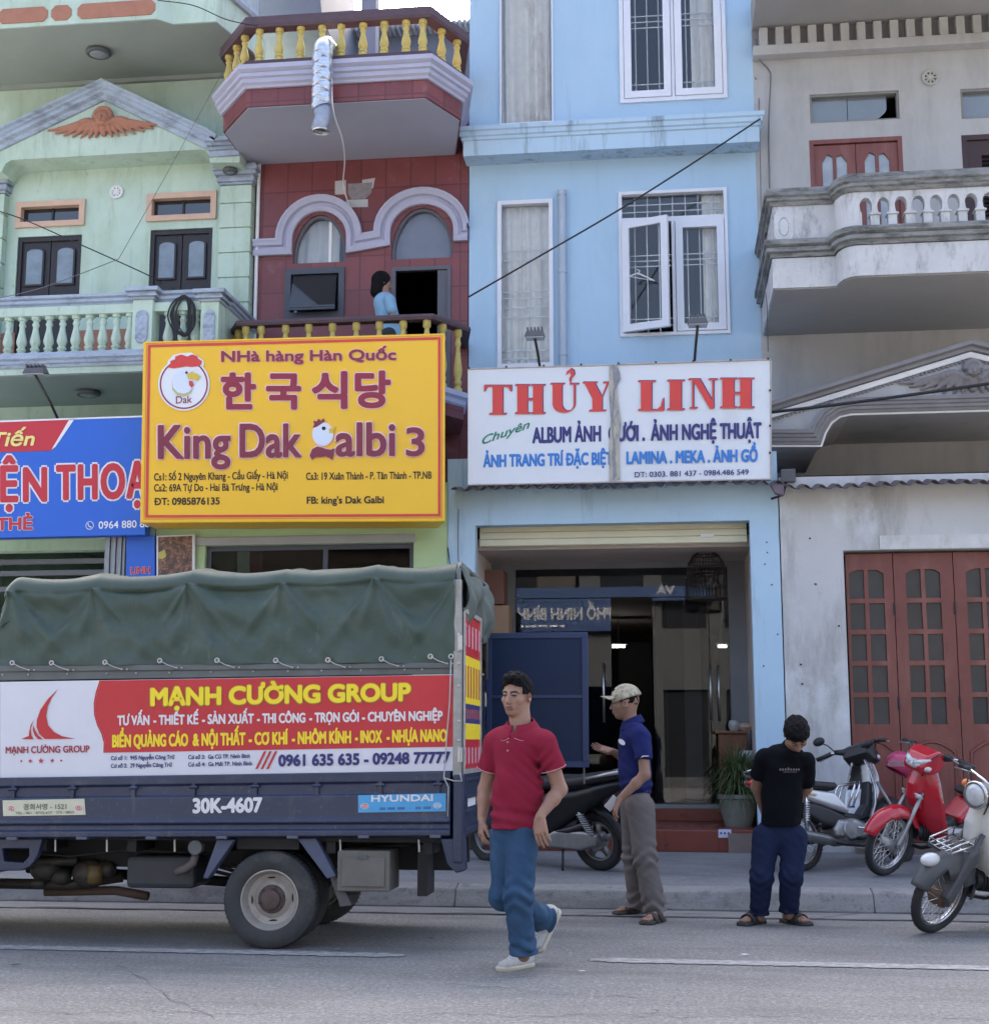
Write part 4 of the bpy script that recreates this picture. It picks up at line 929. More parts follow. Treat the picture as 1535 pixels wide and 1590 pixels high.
for r, brk in ((t1, True), (t2, False)):
    fo = frame((r[0]-.01, r[1]+.01, r[2]-.01, r[3]+.01), YU+.02, .035, .0, .08).build('transom_window', mat('weathered_grey_frame', (.22, .215, .21), .7), qh)
    x0, x1, z0, z1 = r; M_frost = mat('frosted_pane', (.16, .185, .20), .12, var=.2, vs=2, spec=.9)
    if brk:
        xm = x0+(x1-x0)*.43; a = x1-.13
        MB().prism([(x0, z0), (xm-.004, z0), (xm-.004, z1), (x0, z1)], YU+.09, YU+.1).build('pane', M_frost, fo)
        MB().prism([(xm+.004, z0), (xm+.22, z0), (xm+.36, z0+.07), (a-.02, z0+.13), (a, z0+.17), (a, z1), (xm+.004, z1)], YU+.095, YU+.103).build('broken_pane', M_frost, fo)
    else: MB().box(x0, x1, YU+.09, YU+.1, z0, z1).build('pane', M_frost, fo)
# red glazed door and brown louvred door on the balcony
M_louv = mat('brown_wood', (.045, .024, .026), .5, var=.2, vs=6)
fo = frame(w1, YU+.02, .05, .02, .08).build('balcony_door', M_rwood, qh)
xm = (w1[0]+w1[1])/2
for (a, b) in ((w1[0]+.05, xm-.004), (xm+.004, w1[1]-.05)):
    W = b-a; zt = w1[3]-.06; loops = [[(a, w1[2]), (b, w1[2]), (b, zt), (a, zt)]]; pz = []
    zt2 = zt-.14
    for s in (0, 1):
        u0 = a+W*(.20+.34*s); u1 = u0+W*.26
        for (c0_, c1_) in ((zt2-.92, zt2), (zt2-1.85, zt2-1.0)):
            if c1_ == zt2: top = [(u1, zt2-(.05 if s == 0 else .12)+.05), ((u0+u1)/2, zt2+.035 if s == 0 else zt2+.02), (u0, zt2-(.12 if s == 0 else .05)+.05)]
            else: top = [(u1, c1_), (u0, c1_)]
            loops.append([(u0, c0_), (u1, c0_)]+top); pz.append((u0, u1, c0_, c1_+.04))
    o = MB().prism(loops, YU+.03, YU+.075).build('door_leaf', M_rwood, fo)
    m = MB()
    for r in pz: m.box(r[0]-.01, r[1]+.01, YU+.055, YU+.06, r[2]-.01, r[3])
    m.build('pane', mat('cloudy_pane', (.30, .33, .35), .08, var=.35, vs=3, spec=.9), fo)
fo = frame(w2, YU+.02, .06, .02, .08).build('balcony_door', M_louv, qh)
m = MB()
for k in range(2):
    a = w2[0]+.06+k*(w2[1]-w2[0]-.12)/2; b = a+(w2[1]-w2[0]-.12)/2-.006
    m.wall(a, b, w2[2], w2[3]-.06, YU+.03, YU+.07, [(a+.16, b-.16, w2[2]+1.0, w2[3]-.24), (a+.16, b-.16, w2[2]+.12, w2[2]+.9)])
    z = w2[2]+.13
    while z < w2[3]-.27:
        if not w2[2]+.88 < z < w2[2]+1.0: m.hexa([(a+.155, YU+.035, z), (b-.155, YU+.035, z), (b-.155, YU+.04, z+.006), (a+.155, YU+.04, z+.006)], [(a+.155, YU+.062, z+.03), (b-.155, YU+.062, z+.03), (b-.155, YU+.067, z+.036), (a+.155, YU+.067, z+.036)])
        z += .05
m.build('louvred_leaf', M_louv, fo); MB().box(w2[0]+.06, w2[1]-.06, YU+.08, YU+.09, w2[2], w2[3]-.06).build('door_back', M_dark, fo)
vent(1443.5, 121, YU, .082, mat('dull_vent', (.38, .39, .36), .8), qh)
# dentil cornice under the eave
ze0, ze1 = RZ(85, YU-.1, 1240), RZ(42, YU-.1, 1240); x = hx0
MB().box(hx0, hx1, YU-.16, YU-.001, ze0, ze0+.12).build('eave_band', M_grey, qh, bevel=.006)
m = MB()
st = (RX(1361, YU, 60)-RX(1260, YU, 60))/4
x = RX(1195.5, YU, 60)-3*st
while x < hx1:
    if x+st*.78 > hx0+.03: m.box(max(x+st*.26, hx0), x+st*.78, YU-.15, YU-.002, ze0+.121, ze1)
    x += st
m.build('dentil', M_grey, qh, bevel=.006)
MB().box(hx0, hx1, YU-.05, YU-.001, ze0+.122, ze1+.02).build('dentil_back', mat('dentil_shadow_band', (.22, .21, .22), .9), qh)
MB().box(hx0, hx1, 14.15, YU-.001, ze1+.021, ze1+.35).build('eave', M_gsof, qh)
# balcony: plan runs back to front, then bulges out
YQ = 14.1; YQ2 = 13.8
bx = RX(1197, YQ, 350); k0, k1 = RX(1294, YQ, 330), RX(1326, YQ2, 330)
cur = [(bx, YU-.01), (bx, YQ), (k0-.0, YQ)]+[(k0+(k1-k0)*(1-math.cos(t*math.pi/2))*1.0, YQ+(YQ2-YQ)*math.sin(t*math.pi/2)) for t in (.25, .5, .75, 1)]+[(hx1, YQ2)]
zf0, zf1 = RZ(446, YQ, 1240), RZ(400, YQ, 1240)
qb = MB().plan(cur+[(hx1, YU-.01)], zf0, zf1).build('balcony', M_greyd, qh)
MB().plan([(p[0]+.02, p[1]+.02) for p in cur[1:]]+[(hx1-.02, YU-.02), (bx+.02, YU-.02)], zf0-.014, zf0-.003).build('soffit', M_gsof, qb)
h = zf1-zf0
zk0, zk1 = RZ(399, YQ, 1240), RZ(374, YQ, 1240)
MB().hmould(cur, [(-.02, zk0), (.02, zk0), (.02, zk0+.04), (.06, zk0+.05), (.06, zk0+.09), (.035, zk0+.10), (.08, zk0+.12), (.08, zk1), (-.02, zk1)]).build('floor_moulding', M_mrail, qb, auto=30)
zt0, zt1 = RZ(318, YQ, 1240), RZ(293, YQ, 1240)
MB().hmould(cur, [(-.14, zt0), (.0, zt0), (.015, zt0+.035), (.04, zt0+.045), (.04, zt0+.075), (.065, zt0+.09), (.065, zt0+.12), (.04, zt0+.125), (.04, zt1), (-.14, zt1)]).build('handrail', M_mrail, qb, auto=30)
# solid left part with carved oval, pierced balustrade on the right
def inward(c, t): return [(c[0][0]+t, c[0][1]), (c[1][0]+t, c[1][1]+t)]+[(p[0], p[1]+t) for p in c[2:]]
c2 = inward(cur, .02)
sol = [p for p in c2 if p[0] <= k1+.001]+[(RX(1335, YQ2, 340), YQ2+.02)]
MB().hmould(sol, [(-.10, zk1-.02), (0, zk1-.02), (0, zt0+.01), (-.10, zt0+.01)]).build('parapet', M_greyd, qb)
hol = []
zo0, zo1 = RZ(368, YQ2, 1420), RZ(302, YQ2, 1420)
px = 1338.5; xe = RX(1335, YQ2, 340)
while px < 1720:
    a, b = RX(px, YQ2, 340), RX(px+13.5, YQ2, 340); c0_ = (a+b)/2; hw = (b-a)/2
    hol.append([(a, zo0), (a, zo1-.16), (a-.012, zo1-.14)]+[(c0_-(hw+.018)*math.cos(math.pi*i/8), zo1-.085+.085*math.sin(math.pi*i/8)) for i in range(9)]+[(b+.012, zo1-.14), (b, zo1-.16), (b, zo0)]); px += 27.4
MB().prism([[(xe, zk1-.03), (hx1-.01, zk1-.03), (hx1-.01, zt0+.02), (xe, zt0+.02)]]+[list(reversed(q)) for q in hol], YQ2+.021, YQ2+.12).build('balustrade', M_greyd, qb, bevel=.008)
m = MB()
for i in range(len(hol)-1):
    xa_ = (hol[i][-1][0]+hol[i+1][0][0])/2; hw = (hol[i+1][0][0]-hol[i][-1][0])/2
    m.box(xa_-hw-.015, xa_+hw+.015, YQ2+.0, YQ2+.13, zo1-.185, zo1-.165); m.box(xa_-hw-.01, xa_+hw+.01, YQ2+.005, YQ2+.13, zo0-.01, zo0+.03)
m.build('baluster_ring', M_greyd, qb, bevel=.006)
r = R(1202, 328, 1231, 374, YQ); lp = [(r[0]+.03, r[2]), (r[1]-.03, r[2]), (r[1], r[2]+.05), (r[1], r[3]-.04), (r[1]-.03, r[3]), (r[0]+.03, r[3]), (r[0], r[3]-.04), (r[0], r[2]+.05)]
pnl = MB().prism(lp, YQ+.0, YQ+.019); cx, cz = (r[0]+r[1])/2, (r[2]+r[3])/2
for i in range(20): a = i*math.pi/10; pnl.ball((cx+.05*math.cos(a), YQ-.004, cz+.095*math.sin(a)), .009, 8, 5)
pnl.build('carved_panel', mat('pale_carving', (.52, .54, .56), .8, var=.15, vs=12), qb)
# lower pediment
YD = 14.25
apex, endl = P(1505, 543, YD), P(1192, 639, YD)
rgt = (apex[0]+(apex[0]-endl[0]), endl[2])
lowp = [(1192, 690), (1272, 690), (1278, 672), (1288, 655), (1302, 645), (1320, 641)]
bot = pp(lowp, YD)
MB().prism([(endl[0], endl[2]), (apex[0], apex[2]), rgt]+[(rgt[0]-(q[0]-endl[0]), q[1]) for q in bot]+list(reversed(bot)), YD, YU-.003).build('pediment', M_grey, qh)
M_dkm = mat('dark_moulding', (.20, .195, .20), .8, var=.2, vs=5)
MB().mould([(endl[0], endl[2]), (apex[0], apex[2]), rgt], YD, [(-.05, 0), (-.05, .035), (-.02, .035), (-.02, .075), (.015, .075), (.03, .12), (.07, .12), (.07, 0)]).build('pediment_moulding', M_dkm, qh)
MB().mould([(endl[0], endl[2]-.05), (apex[0], apex[2]-.055), (rgt[0], rgt[1]-.05)], YD, [(-.03, 0), (-.03, .03), (.008, .045), (.02, .045), (.02, 0)]).build('white_edge', M_white, qh)
m = MB(); L = np.linalg.norm([apex[0]-endl[0], apex[2]-endl[2]]); n = 48
for i in range(n):
    t = (i+.5)/n; x, z = endl[0]+(apex[0]-endl[0])*t, endl[2]+(apex[2]-endl[2])*t-.10
    m.box(x-.012, x+.012, YD-.022, YD-.001, z-.012, z+.012); x2 = rgt[0]-(x-endl[0]); m.box(x2-.012, x2+.012, YD-.022, YD-.001, z-.012, z+.012)
m.build('pediment_dentil', M_dkm, qh)
pb_ = bot+[(rgt[0]-(q[0]-endl[0]), q[1]) for q in reversed(bot)]
MB().mould(pb_, YD, [(-.01, 0), (-.01, .05), (.02, .06), (.02, .08), (.05, .08), (.06, .10), (.085, .10), (.095, .12), (.13, .12), (.13, 0)]).build('pediment_base_moulding', M_dkm, qh, auto=35)
MB().mould(pb_, YD, [(-.03, 0), (-.03, .03), (-.011, .03), (-.011, 0)]).build('white_edge', M_white, qh)
# carved relief
wing_relief(0, 0, 7, YD, P(1508, 585, YD), 'carved_relief', mat('dark_relief', (.20, .19, .195), .8, var=.25, vs=12, bump=.4, bs=40), qh, .075)
# wall under the awning with the folding doors
qx0 = lx1+.012
dd = (RX(1316, YL, 1040), RX(1712, YL, 1040), ZF-.12, RZ(853, YL, 1420))
m = MB().wall(qx0, hx1, .15, RZ(738, YL, 1360), YL, YL+.22, [(dd[0], dd[1], .1, dd[3])]); m.build('lower_wall', M_greylow, qh)
MB().box(RX(1365, YL, 840), hx1, YL-.012, YL-.001, dd[3]+.005, RZ(831, YL, 1420)).build('lintel_band', mat('whitewashed_band', (.58, .59, .58), .85, var=.2, vs=4, stain=[((.3, .28, .26), (4, 4, 2), .5, .7, .6)]), qh)
MB().box(dd[0]-.1, hx1, YL+.1, YL+2.5, .15, dd[2]).build('threshold', mat('step_concrete', 0), qh)
MB().box(dd[0]-.0, hx1, YL-.15, YL+.099, .15, .30).build('door_step', mat('step_concrete', 0), qh, bevel=.01)
for (px, py) in ((1243, 1032), (1245, 1062), (1266, 907), (1302, 972), (1257, 836)):
    c = P(px, py, YL-.006); MB().lathe([(.010, -.005), (.010, .004)], tuple(c), 'y', 8).build('wall_bolt', M_black, qh)
for (px, py) in ((1190, 842), (1191, 858), (1187, 876), (1198, 908), (1185, 1034), (1207, 985)):
    c = P(px, py, YL-.005); MB().lathe([(.0075, -.004), (.0075, .004)], tuple(c), 'y', 8).build('wall_bolt', M_black, bh)
M_pane2 = mat('door_glass', (.035, .042, .05), .10, var=.4, vs=2.5, spec=.45)
Yd = YL+.12
edges = [1318, 1393, 1487.5, 1582, 1676]
for i in range(4):
    a, b = RX(edges[i], Yd, 1040)+.004, RX(edges[i+1], Yd, 1040)-.004
    W = b-a; zb_, zt = dd[2]+.01, dd[3]-.02; H = zt-zb_; off = .0
    m = [[(a, zb_), (b, zb_), (b, zt), (a, zt)]]; panes = []
    s = .20 if i else .10
    c_ = [a+W*s, a+W*(s+.255), a+W*(s+.325), a+W*(s+.58)] if i else [a+W*.06, a+W*.38, a+W*.47, a+W*.80]
    top = zt-H*.055
    row = [(top-H*.105, top), (top-H*.215, top-H*.122), (top-H*.325, top-H*.232), (top-H*.435, top-H*.342), (top-H*.545, top-H*.452)]
    for q in range(2):
        u0, u1 = c_[2*q], c_[2*q+1]
        for j, (z0, z1) in enumerate(row):
            if i == 2 and j == 3 and q == 1: continue
            if j == 0:
                lo, hi = (z1-.038, z1) if q == 0 else (z1, z1-.038)
                tp = [(u1, hi-.008), (u0+(u1-u0)*(.70 if q == 0 else .62), z1-(.008 if q == 0 else .011)), (u0+(u1-u0)*(.38 if q == 0 else .30), z1-(.017 if q == 0 else .008)), (u0, lo-.008)]
            else: tp = [(u1, z1), (u0, z1)]
            m.append([(u0, z0)]+list(reversed(tp))+[(u1, z0)]); panes.append((u0-.01, u1+.01, z0-.01, z1+.005))
    lf = MB().prism(m, Yd, Yd+.045).build('folding_door', M_rwood, qh)
    g_ = MB()
    for r in panes: g_.box(r[0], r[1], Yd+.03, Yd+.036, r[2], r[3])
    g_.build('pane', M_pane2, lf)
    u0, u1 = a+W*.14, b-W*.12; z0, z1 = zb_+H*.05, zb_+H*.34
    ar = [(u0, z0), (u1, z0), (u1, z1-.10)]+[(u1-(u1-u0)*t, z1-.10+.10*math.sin(math.pi*t)) for t in np.linspace(.1, .9, 9)]+[(u0, z1-.10)]
    MB().mould(ar, Yd, [(-.02, 0), (-.012, .016), (.008, .016), (.016, 0)], closed=True).build('panel_moulding', M_rwood, lf, auto=30)
    g_ = MB()
    for z in (.12, .45, .78): g_.tube([(b+.002, Yd-.004, zb_+H*z), (b+.002, Yd-.004, zb_+H*z+.12)], .011, 8)
    g_.build('hinge', M_dwood, lf)
MB().box(dd[0], dd[1], Yd+.3, Yd+.32, dd[2], dd[3]).build('inner_backing', M_dark, qh)  # near-black sheet closing the opening behind the door leaves
cable([P(1173, 60, YU-.05), P(1178, 90, YU-.05), P(1193, 108, YU-.05), P(1196, 125, YU-.05), P(1193, 200, YU-.04), P(1195, 320, YU-.04)], .010, 'thin grey cable running down the left edge of the grey house', m=mat('grey_cable', (.14, .14, .15), .6))
cable([P(1172, 120, YU-.02), P(1178, 160, YU-.02), P(1183, 400, 14.9), P(1190, 470, 14.5), P(1192, 545, YU-.05)], .006, 'dark wire beside the blue cornice, down behind the balcony corner', m=mat('grey_cable', 0))
# ================================================================== signs
M_spblue = mat('sign_blue', (.022, .12, .55), .45, var=.04, vs=2)
M_spred = mat('sign_red', (.50, .030, .045), .45, var=.05, vs=2)
M_spwhite = mat('sign_white', (.70, .72, .76), .5, var=.04, vs=2)
M_cream = mat('sign_cream', (.80, .66, .22), .5, var=0)
M_yelb = mat('sign_yellow', (.80, .46, .012), .35, var=.04, vs=1.5, spec=.5)
M_mar = mat('sign_maroon', (.26, .022, .045), .45, var=0)
M_pink = mat('sign_pink_edge', (.80, .58, .60), .5, var=0)
M_ink = mat('sign_ink', (.03, .02, .012), .6, var=0)
M_skyw = mat('letter_blue', (.035, .18, .52), .5, var=0)
M_navy = mat('letter_navy', (.035, .035, .16), .5, var=0)
M_grn = mat('letter_green', (.03, .20, .12), .5, var=0)
M_ltred = mat('letter_red', (.58, .055, .045), .5, var=.06, vs=6)
# phone shop, far left
Yp = 13.78
ps = thing('shop_sign', 'blue phone shop sign with red and white lettering, left of the yellow sign', 'sign', tuple(P(60, 832, Yp)))
MB().ppoly([(-140, 660), (225, 647), (225, 830), (-140, 838)], Yp, .14).build('sign_board', M_spblue, ps)
MB().pflat([(-140, 659), (108, 650.5), (81, 699), (75, 700), (-140, 706)], Yp-.004).build('red_band', M_spred, ps)
m = MB().pflat([(108, 650.5), (116, 650), (86, 694), (80, 698)], Yp-.005); m.pflat([(-140, 658), (222, 645), (222, 647.5), (-140, 660.5)], Yp-.005); m.build('white_edge', M_spwhite, ps)
def outlined(parent, t, x0, x1, y0, y1, cap, Y, m1, m2, b1=.0, b2=.03, name='lettering', **k):
    MB().text(t, x0, x1, y0, y1, cap, Y-.004, b1+b2, pad=1, **k).build(name+'_outline', m2, parent)
    MB().text(t, x0, x1, y0, y1, cap, Y-.0085, b1, pad=1, **k).build(name, m1, parent)
outlined(ps, 'Tiến', -16, 51, 693, 691, 21, Yp-.002, M_cream, mat('sign_maroon', 0), .028, .02, shear=.25)
outlined(ps, 'ĐIỆN', -64, 71, 779, 777, 50, Yp, M_spred, M_spwhite, .034, .036, space=1.16)
outlined(ps, 'THOẠI', 89, 240, 775, 771, 51, Yp, M_spred, M_spwhite, .034, .036, space=1.14)
outlined(ps, 'THẺ', -5, 50, 823, 821.5, 18, Yp, M_spred, M_spwhite, .04, .035)
MB().text('0964 880 886', 153, 240, 821, 818, 11, Yp-.004, .015).build('phone_number', M_spwhite, ps)
c = P(139.5, 816, Yp); m = MB(); m.torus((c[0], Yp-.003, c[2]), .040, .004, 'y', 24, 6); m.tube([(c[0]-.016, Yp-.005, c[2]+.02), (c[0]-.012, Yp-.005, c[2]-.004), (c[0]+.018, Yp-.005, c[2]-.02)], [.008, .005, .008], 6); m.build('handset_mark', M_spwhite, ps)
# narrow blue board and food poster beside the restaurant mouth
Yv = 13.93
vs_ = thing('shop_sign', 'narrow upright blue board with red lettering under the yellow sign', 'sign', tuple(P(217, 960, Yv)))
MB().ppoly([(196, 834), (240, 832), (240, 960), (196, 962)], Yv, .05).build('sign_board', M_spblue, vs_)
outlined(vs_, 'LINH', 203, 233, 891, 890, 10, Yv, M_spred, M_spwhite, .035, .03)
po_ = thing('food_poster', 'framed photo of grilled meat beside the dark restaurant mouth', 'poster', tuple(P(271, 960, Yv)))
MB().ppoly([(243, 832), (302, 830), (302, 960), (243, 962)], Yv+.01, .03).build('poster_frame', M_white, po_)
MB().ppoly([(245.5, 834), (298, 832), (298, 958), (245.5, 960)], Yv+.006, .003).build('poster_print', mat('grill_print', (.07, .045, .035), .4, var=.3, vs=6, stain=[((.26, .12, .08), (16, 16, 16), .45, .6, .95), ((.42, .24, .15), (34, 34, 34), .55, .66, .8)]), po_)
m = MB()
m.pflat([(246, 858), (256, 853), (258, 864), (252, 868), (246, 867)], Yv+.003); m.build('poster_garnish', mat('garnish', (.5, .42, .10), .5), po_)
# yellow restaurant sign
Yy = 13.45; TH = .42
ys_ = thing('shop_sign', 'large yellow restaurant sign box with maroon Korean and Vietnamese lettering', 'sign', tuple(P(455, 825, Yy)))
q = [P(222, 530, Yy), P(691, 517, Yy), P(691, 810, Yy), P(217, 812, Yy)]
bk = [np.array([v[0]+(-.13 if i in (1, 2) else -.0), Yy+TH, v[2]]) for i, v in enumerate(q)]
MB().hexa(q, bk).build('sign_box', M_yelb, ys_, bevel=.012)
def ring(pts, w_, Y):
    c = np.mean(pts, 0); inner = [(x-math.copysign(w_, x-c[0]), y-math.copysign(w_, y-c[1])) for x, y in pts]
    return MB().pflat([pts, list(reversed(inner))], Y)
ring([(229.5, 535), (684, 523), (684, 802), (225.5, 804)], 4.2, Yy-.004).build('border_line', M_ltred, ys_)
ring([(227, 532.5), (686.5, 520.5), (686.5, 804.5), (223, 806.5)], 1.2, Yy-.003).build('border_line', mat('sign_orange', (.62, .22, .03), .4, var=0), ys_)
Yt_ = Yy-.002
outlined(ys_, 'NHà hàng Hàn Quốc', 344, 614, 561, 558, 15.5, Yt_, M_mar, M_pink, .045, .030)
for ch, a, b, y in (('한', 345, 395, 633), ('국', 415, 465, 632), ('식', 486, 537, 631), ('당', 553, 604, 630)):
    v, f = text_vf(ch, .0); outlined(ys_, ch, a, b, y-3, y-3, 41, Yt_, M_mar, M_pink, .045, .025)
M_mar2 = mat('raised_maroon', (.20, .022, .045), .35, var=0)
for t, a, b, y, cp in (('King', 246, 356, 711, 50), ('Dak', 373, 466, 709, 50), ('albi', 522, 612, 707, 50), ('3', 631, 658, 707, 42)):
    MB().text(t, a, b, y, y-.5, cp, Yy-.010, .048, pad=1, th=.008).build('raised_lettering_edge', M_pink, ys_)
    MB().text(t, a, b, y, y-.5, cp, Yy-.024, .020, pad=1, th=.013).build('raised_lettering', M_mar2, ys_)
for t, a, b, y0, y1 in (('Cs1: Số 2 Nguyên Khang - Cầu Giấy - Hà Nội', 239, 447, 746, 743), ('Cs2: 69A Tự Do - Hai Bà Trưng - Hà Nội', 239, 431, 763, 761), ('Cs3: 19 Xuân Thành - P. Tân Thành - TP.NB', 475, 670, 745, 743)):
    MB().text(t, a, b, y0, y1, 11, Yy-.004, .022).build('address_lettering', M_ink, ys_)
MB().text('ĐT: 0985876135', 239, 341, 784, 783, 10.5, Yy-.004, .035).build('address_lettering', M_ink, ys_)
MB().text('FB: king\'s Dak Galbi', 476, 596, 782, 781, 10.5, Yy-.004, .035).build('address_lettering', M_ink, ys_)
# round chicken badge
def ell(cx, cy, rx, ry, n=40, a0=0, a1=2*math.pi): return [(cx+rx*math.cos(a), cy+ry*math.sin(a)) for a in np.linspace(a0, a1, n, endpoint=a1-a0 < 6.2)]
S = 2.952; o_ = lambda pts: [(200+a/S, 500+b/S) for a, b in pts]
MB().ppoly([ell(285.3, 596.5, 40, 41)], Yy-.012, .011).build('badge_disc', M_spwhite, ys_)
comb = o_([(172, 210), (180, 175), (205, 150), (235, 143), (255, 142), (285, 140), (315, 155), (340, 175), (345, 195), (325, 215), (300, 222), (200, 222)])
MB().ppoly([comb], Yy-.0125, .011).build('badge_edge', M_spwhite, ys_)
MB().pflat([ell(285.3, 596.5, 37.5, 38.5), list(reversed(ell(285.3, 596.5, 35.2, 36.2)))], Yy-.0145).build('badge_ring', M_mar, ys_)
MB().ppoly([o_([(178, 207), (190, 195), (190, 178), (212, 170), (212, 158), (240, 148), (268, 158), (290, 148), (312, 155), (318, 168), (335, 178), (330, 195), (318, 202), (285, 205), (262, 203), (230, 208), (205, 212)])], Yy-.019, .005).build('badge_comb', M_ltred, ys_)
MB().ppoly([o_([(200, 275), (210, 240), (232, 220), (258, 218), (285, 222), (292, 235), (288, 260), (292, 285), (285, 310), (262, 330), (228, 330), (205, 308)])], Yy-.018, .003).build('badge_head', mat('badge_pale', (.62, .68, .78), .5, var=0), ys_)
MB().pflat([o_([(196, 262), (202, 300), (222, 322), (252, 328), (280, 318), (296, 300), (284, 325), (255, 340), (222, 336), (200, 310)])], Yy-.0205).build('badge_crescent', mat('badge_olive', (.45, .45, .22), .5, var=0), ys_)
MB().ppoly([o_([(265, 240), (290, 226), (318, 240), (328, 250), (318, 268), (295, 262), (272, 262)])], Yy-.021, .002).build('badge_beak', mat('badge_gold', (.62, .45, .06), .5, var=0), ys_)
MB().pflat([o_([(276, 268), (292, 272), (298, 290), (286, 300), (276, 288)])], Yy-.022).build('badge_wattle', M_ltred, ys_)
MB().pflat([ell(289.5, 578.5, 2.2, 2)], Yy-.022).build('badge_eye', M_ink, ys_)
MB().text('Dak', 273, 298, 626.5, 625, 11, Yy-.0155, .01).build('badge_lettering', M_mar, ys_)
# the bird that stands for the letter G, with its ribbon
MB().ppoly([ell(501, 674, 17, 19)], Yy-.013, .012).build('bird_head_edge', M_pink, ys_)
MB().ppoly([ell(501, 674, 15.3, 17.3)], Yy-.018, .004).build('bird_head', mat('badge_pale', 0), ys_)
MB().ppoly([o_([(915, 490), (946, 478), (935, 510), (918, 508)])], Yy-.0185, .004).build('bird_beak', mat('badge_gold', 0), ys_)
MB().ppoly([o_([(842, 485), (850, 468), (845, 452), (862, 455), (868, 442), (880, 452), (893, 440), (897, 456), (880, 468), (862, 480)])], Yy-.0185, .004).build('bird_comb', M_mar2, ys_)
MB().pflat([ell(502.5, 665, 3.2, 3)], Yy-.0195).build('bird_eye', M_ink, ys_)
rb_ = o_([(828, 612), (840, 582), (862, 570), (885, 575), (905, 582), (925, 585), (942, 578), (938, 605), (932, 632), (918, 622), (900, 615), (880, 618), (855, 618), (838, 630)])
MB().ppoly([[(q[0]+(q[0]-499)*.05, q[1]+(q[1]-703)*.14) for q in rb_]], Yy-.010, .009).build('ribbon_edge', M_pink, ys_)
MB().ppoly([rb_], Yy-.022, .011).build('ribbon', M_mar2, ys_)
# white photo-shop sign
Yw = 13.66
ws = thing('shop_sign', 'weathered white photo shop sign with big red letters on the blue house', 'sign', tuple(P(960, 750, Yw)))
M_ww = mat('weathered_white_board', (.62, .65, .69), .55, var=.05, vs=1.3, stain=[((.40, .40, .38), (1.5, 1.5, .5), .6, .8, .4)])
MB().ppoly([(726, 573), (957, 566.5), (957, 748.5), (726, 753)], Yw, .10).build('sign_board', M_ww, ws, bevel=.004)
MB().ppoly([(957.4, 566), (1197, 558), (1197, 744), (957.4, 748.5)], Yw+.006, .10).build('sign_board', M_ww, ws, bevel=.004)
m = MB()
for a, b in (((726, 573), (957, 566.5)), ((957.4, 566), (1197, 558)), ((726, 753), (957, 748.5)), ((957.4, 748.5), (1197, 744))):
    m.tube([P(a[0], a[1], Yw-.002), P(b[0], b[1], Yw-.002)], .008, 6)
m.tube([P(1196.5, 558, Yw), P(1196.5, 744, Yw)], .008, 6); m.build('edge_trim', mat('aged_trim', (.40, .36, .34), .6, var=.3, vs=12), ws)
m = MB()
for i in range(9): c = P(728+58*i, 571.5-1.8*i, Yw-.004); m.lathe([(.011, -.01), (.011, .006)], tuple(c), 'y', 8)
for py in (606, 661, 703): c = P(1195, py, Yw-.004); m.lathe([(.011, -.01), (.011, .006)], tuple(c), 'y', 8)
m.build('rivet', M_black, ws)
tp = [(946, 566), (957, 566), (963, 580), (961, 592), (957, 600), (960, 628), (964, 655), (961, 690), (962, 745), (946, 747), (945, 700), (948, 650), (945, 610)]
MB().pflat([tp], Yw-.012).build('tape_strip', mat('peeling_tape', (.42, .39, .33), .6, var=.25, vs=9, stain=[((.16, .17, .19), (20, 20, 5), .48, .6, .8)]), ws)
MB().pflat([[(950, 568), (960, 572), (963, 588), (955, 602), (951, 660), (957, 740), (951, 746), (952, 700), (949, 640), (953, 600)]], Yw-.0145).build('torn_tape', mat('torn_tape', (.22, .23, .26), .6, var=.3, vs=14), ws)
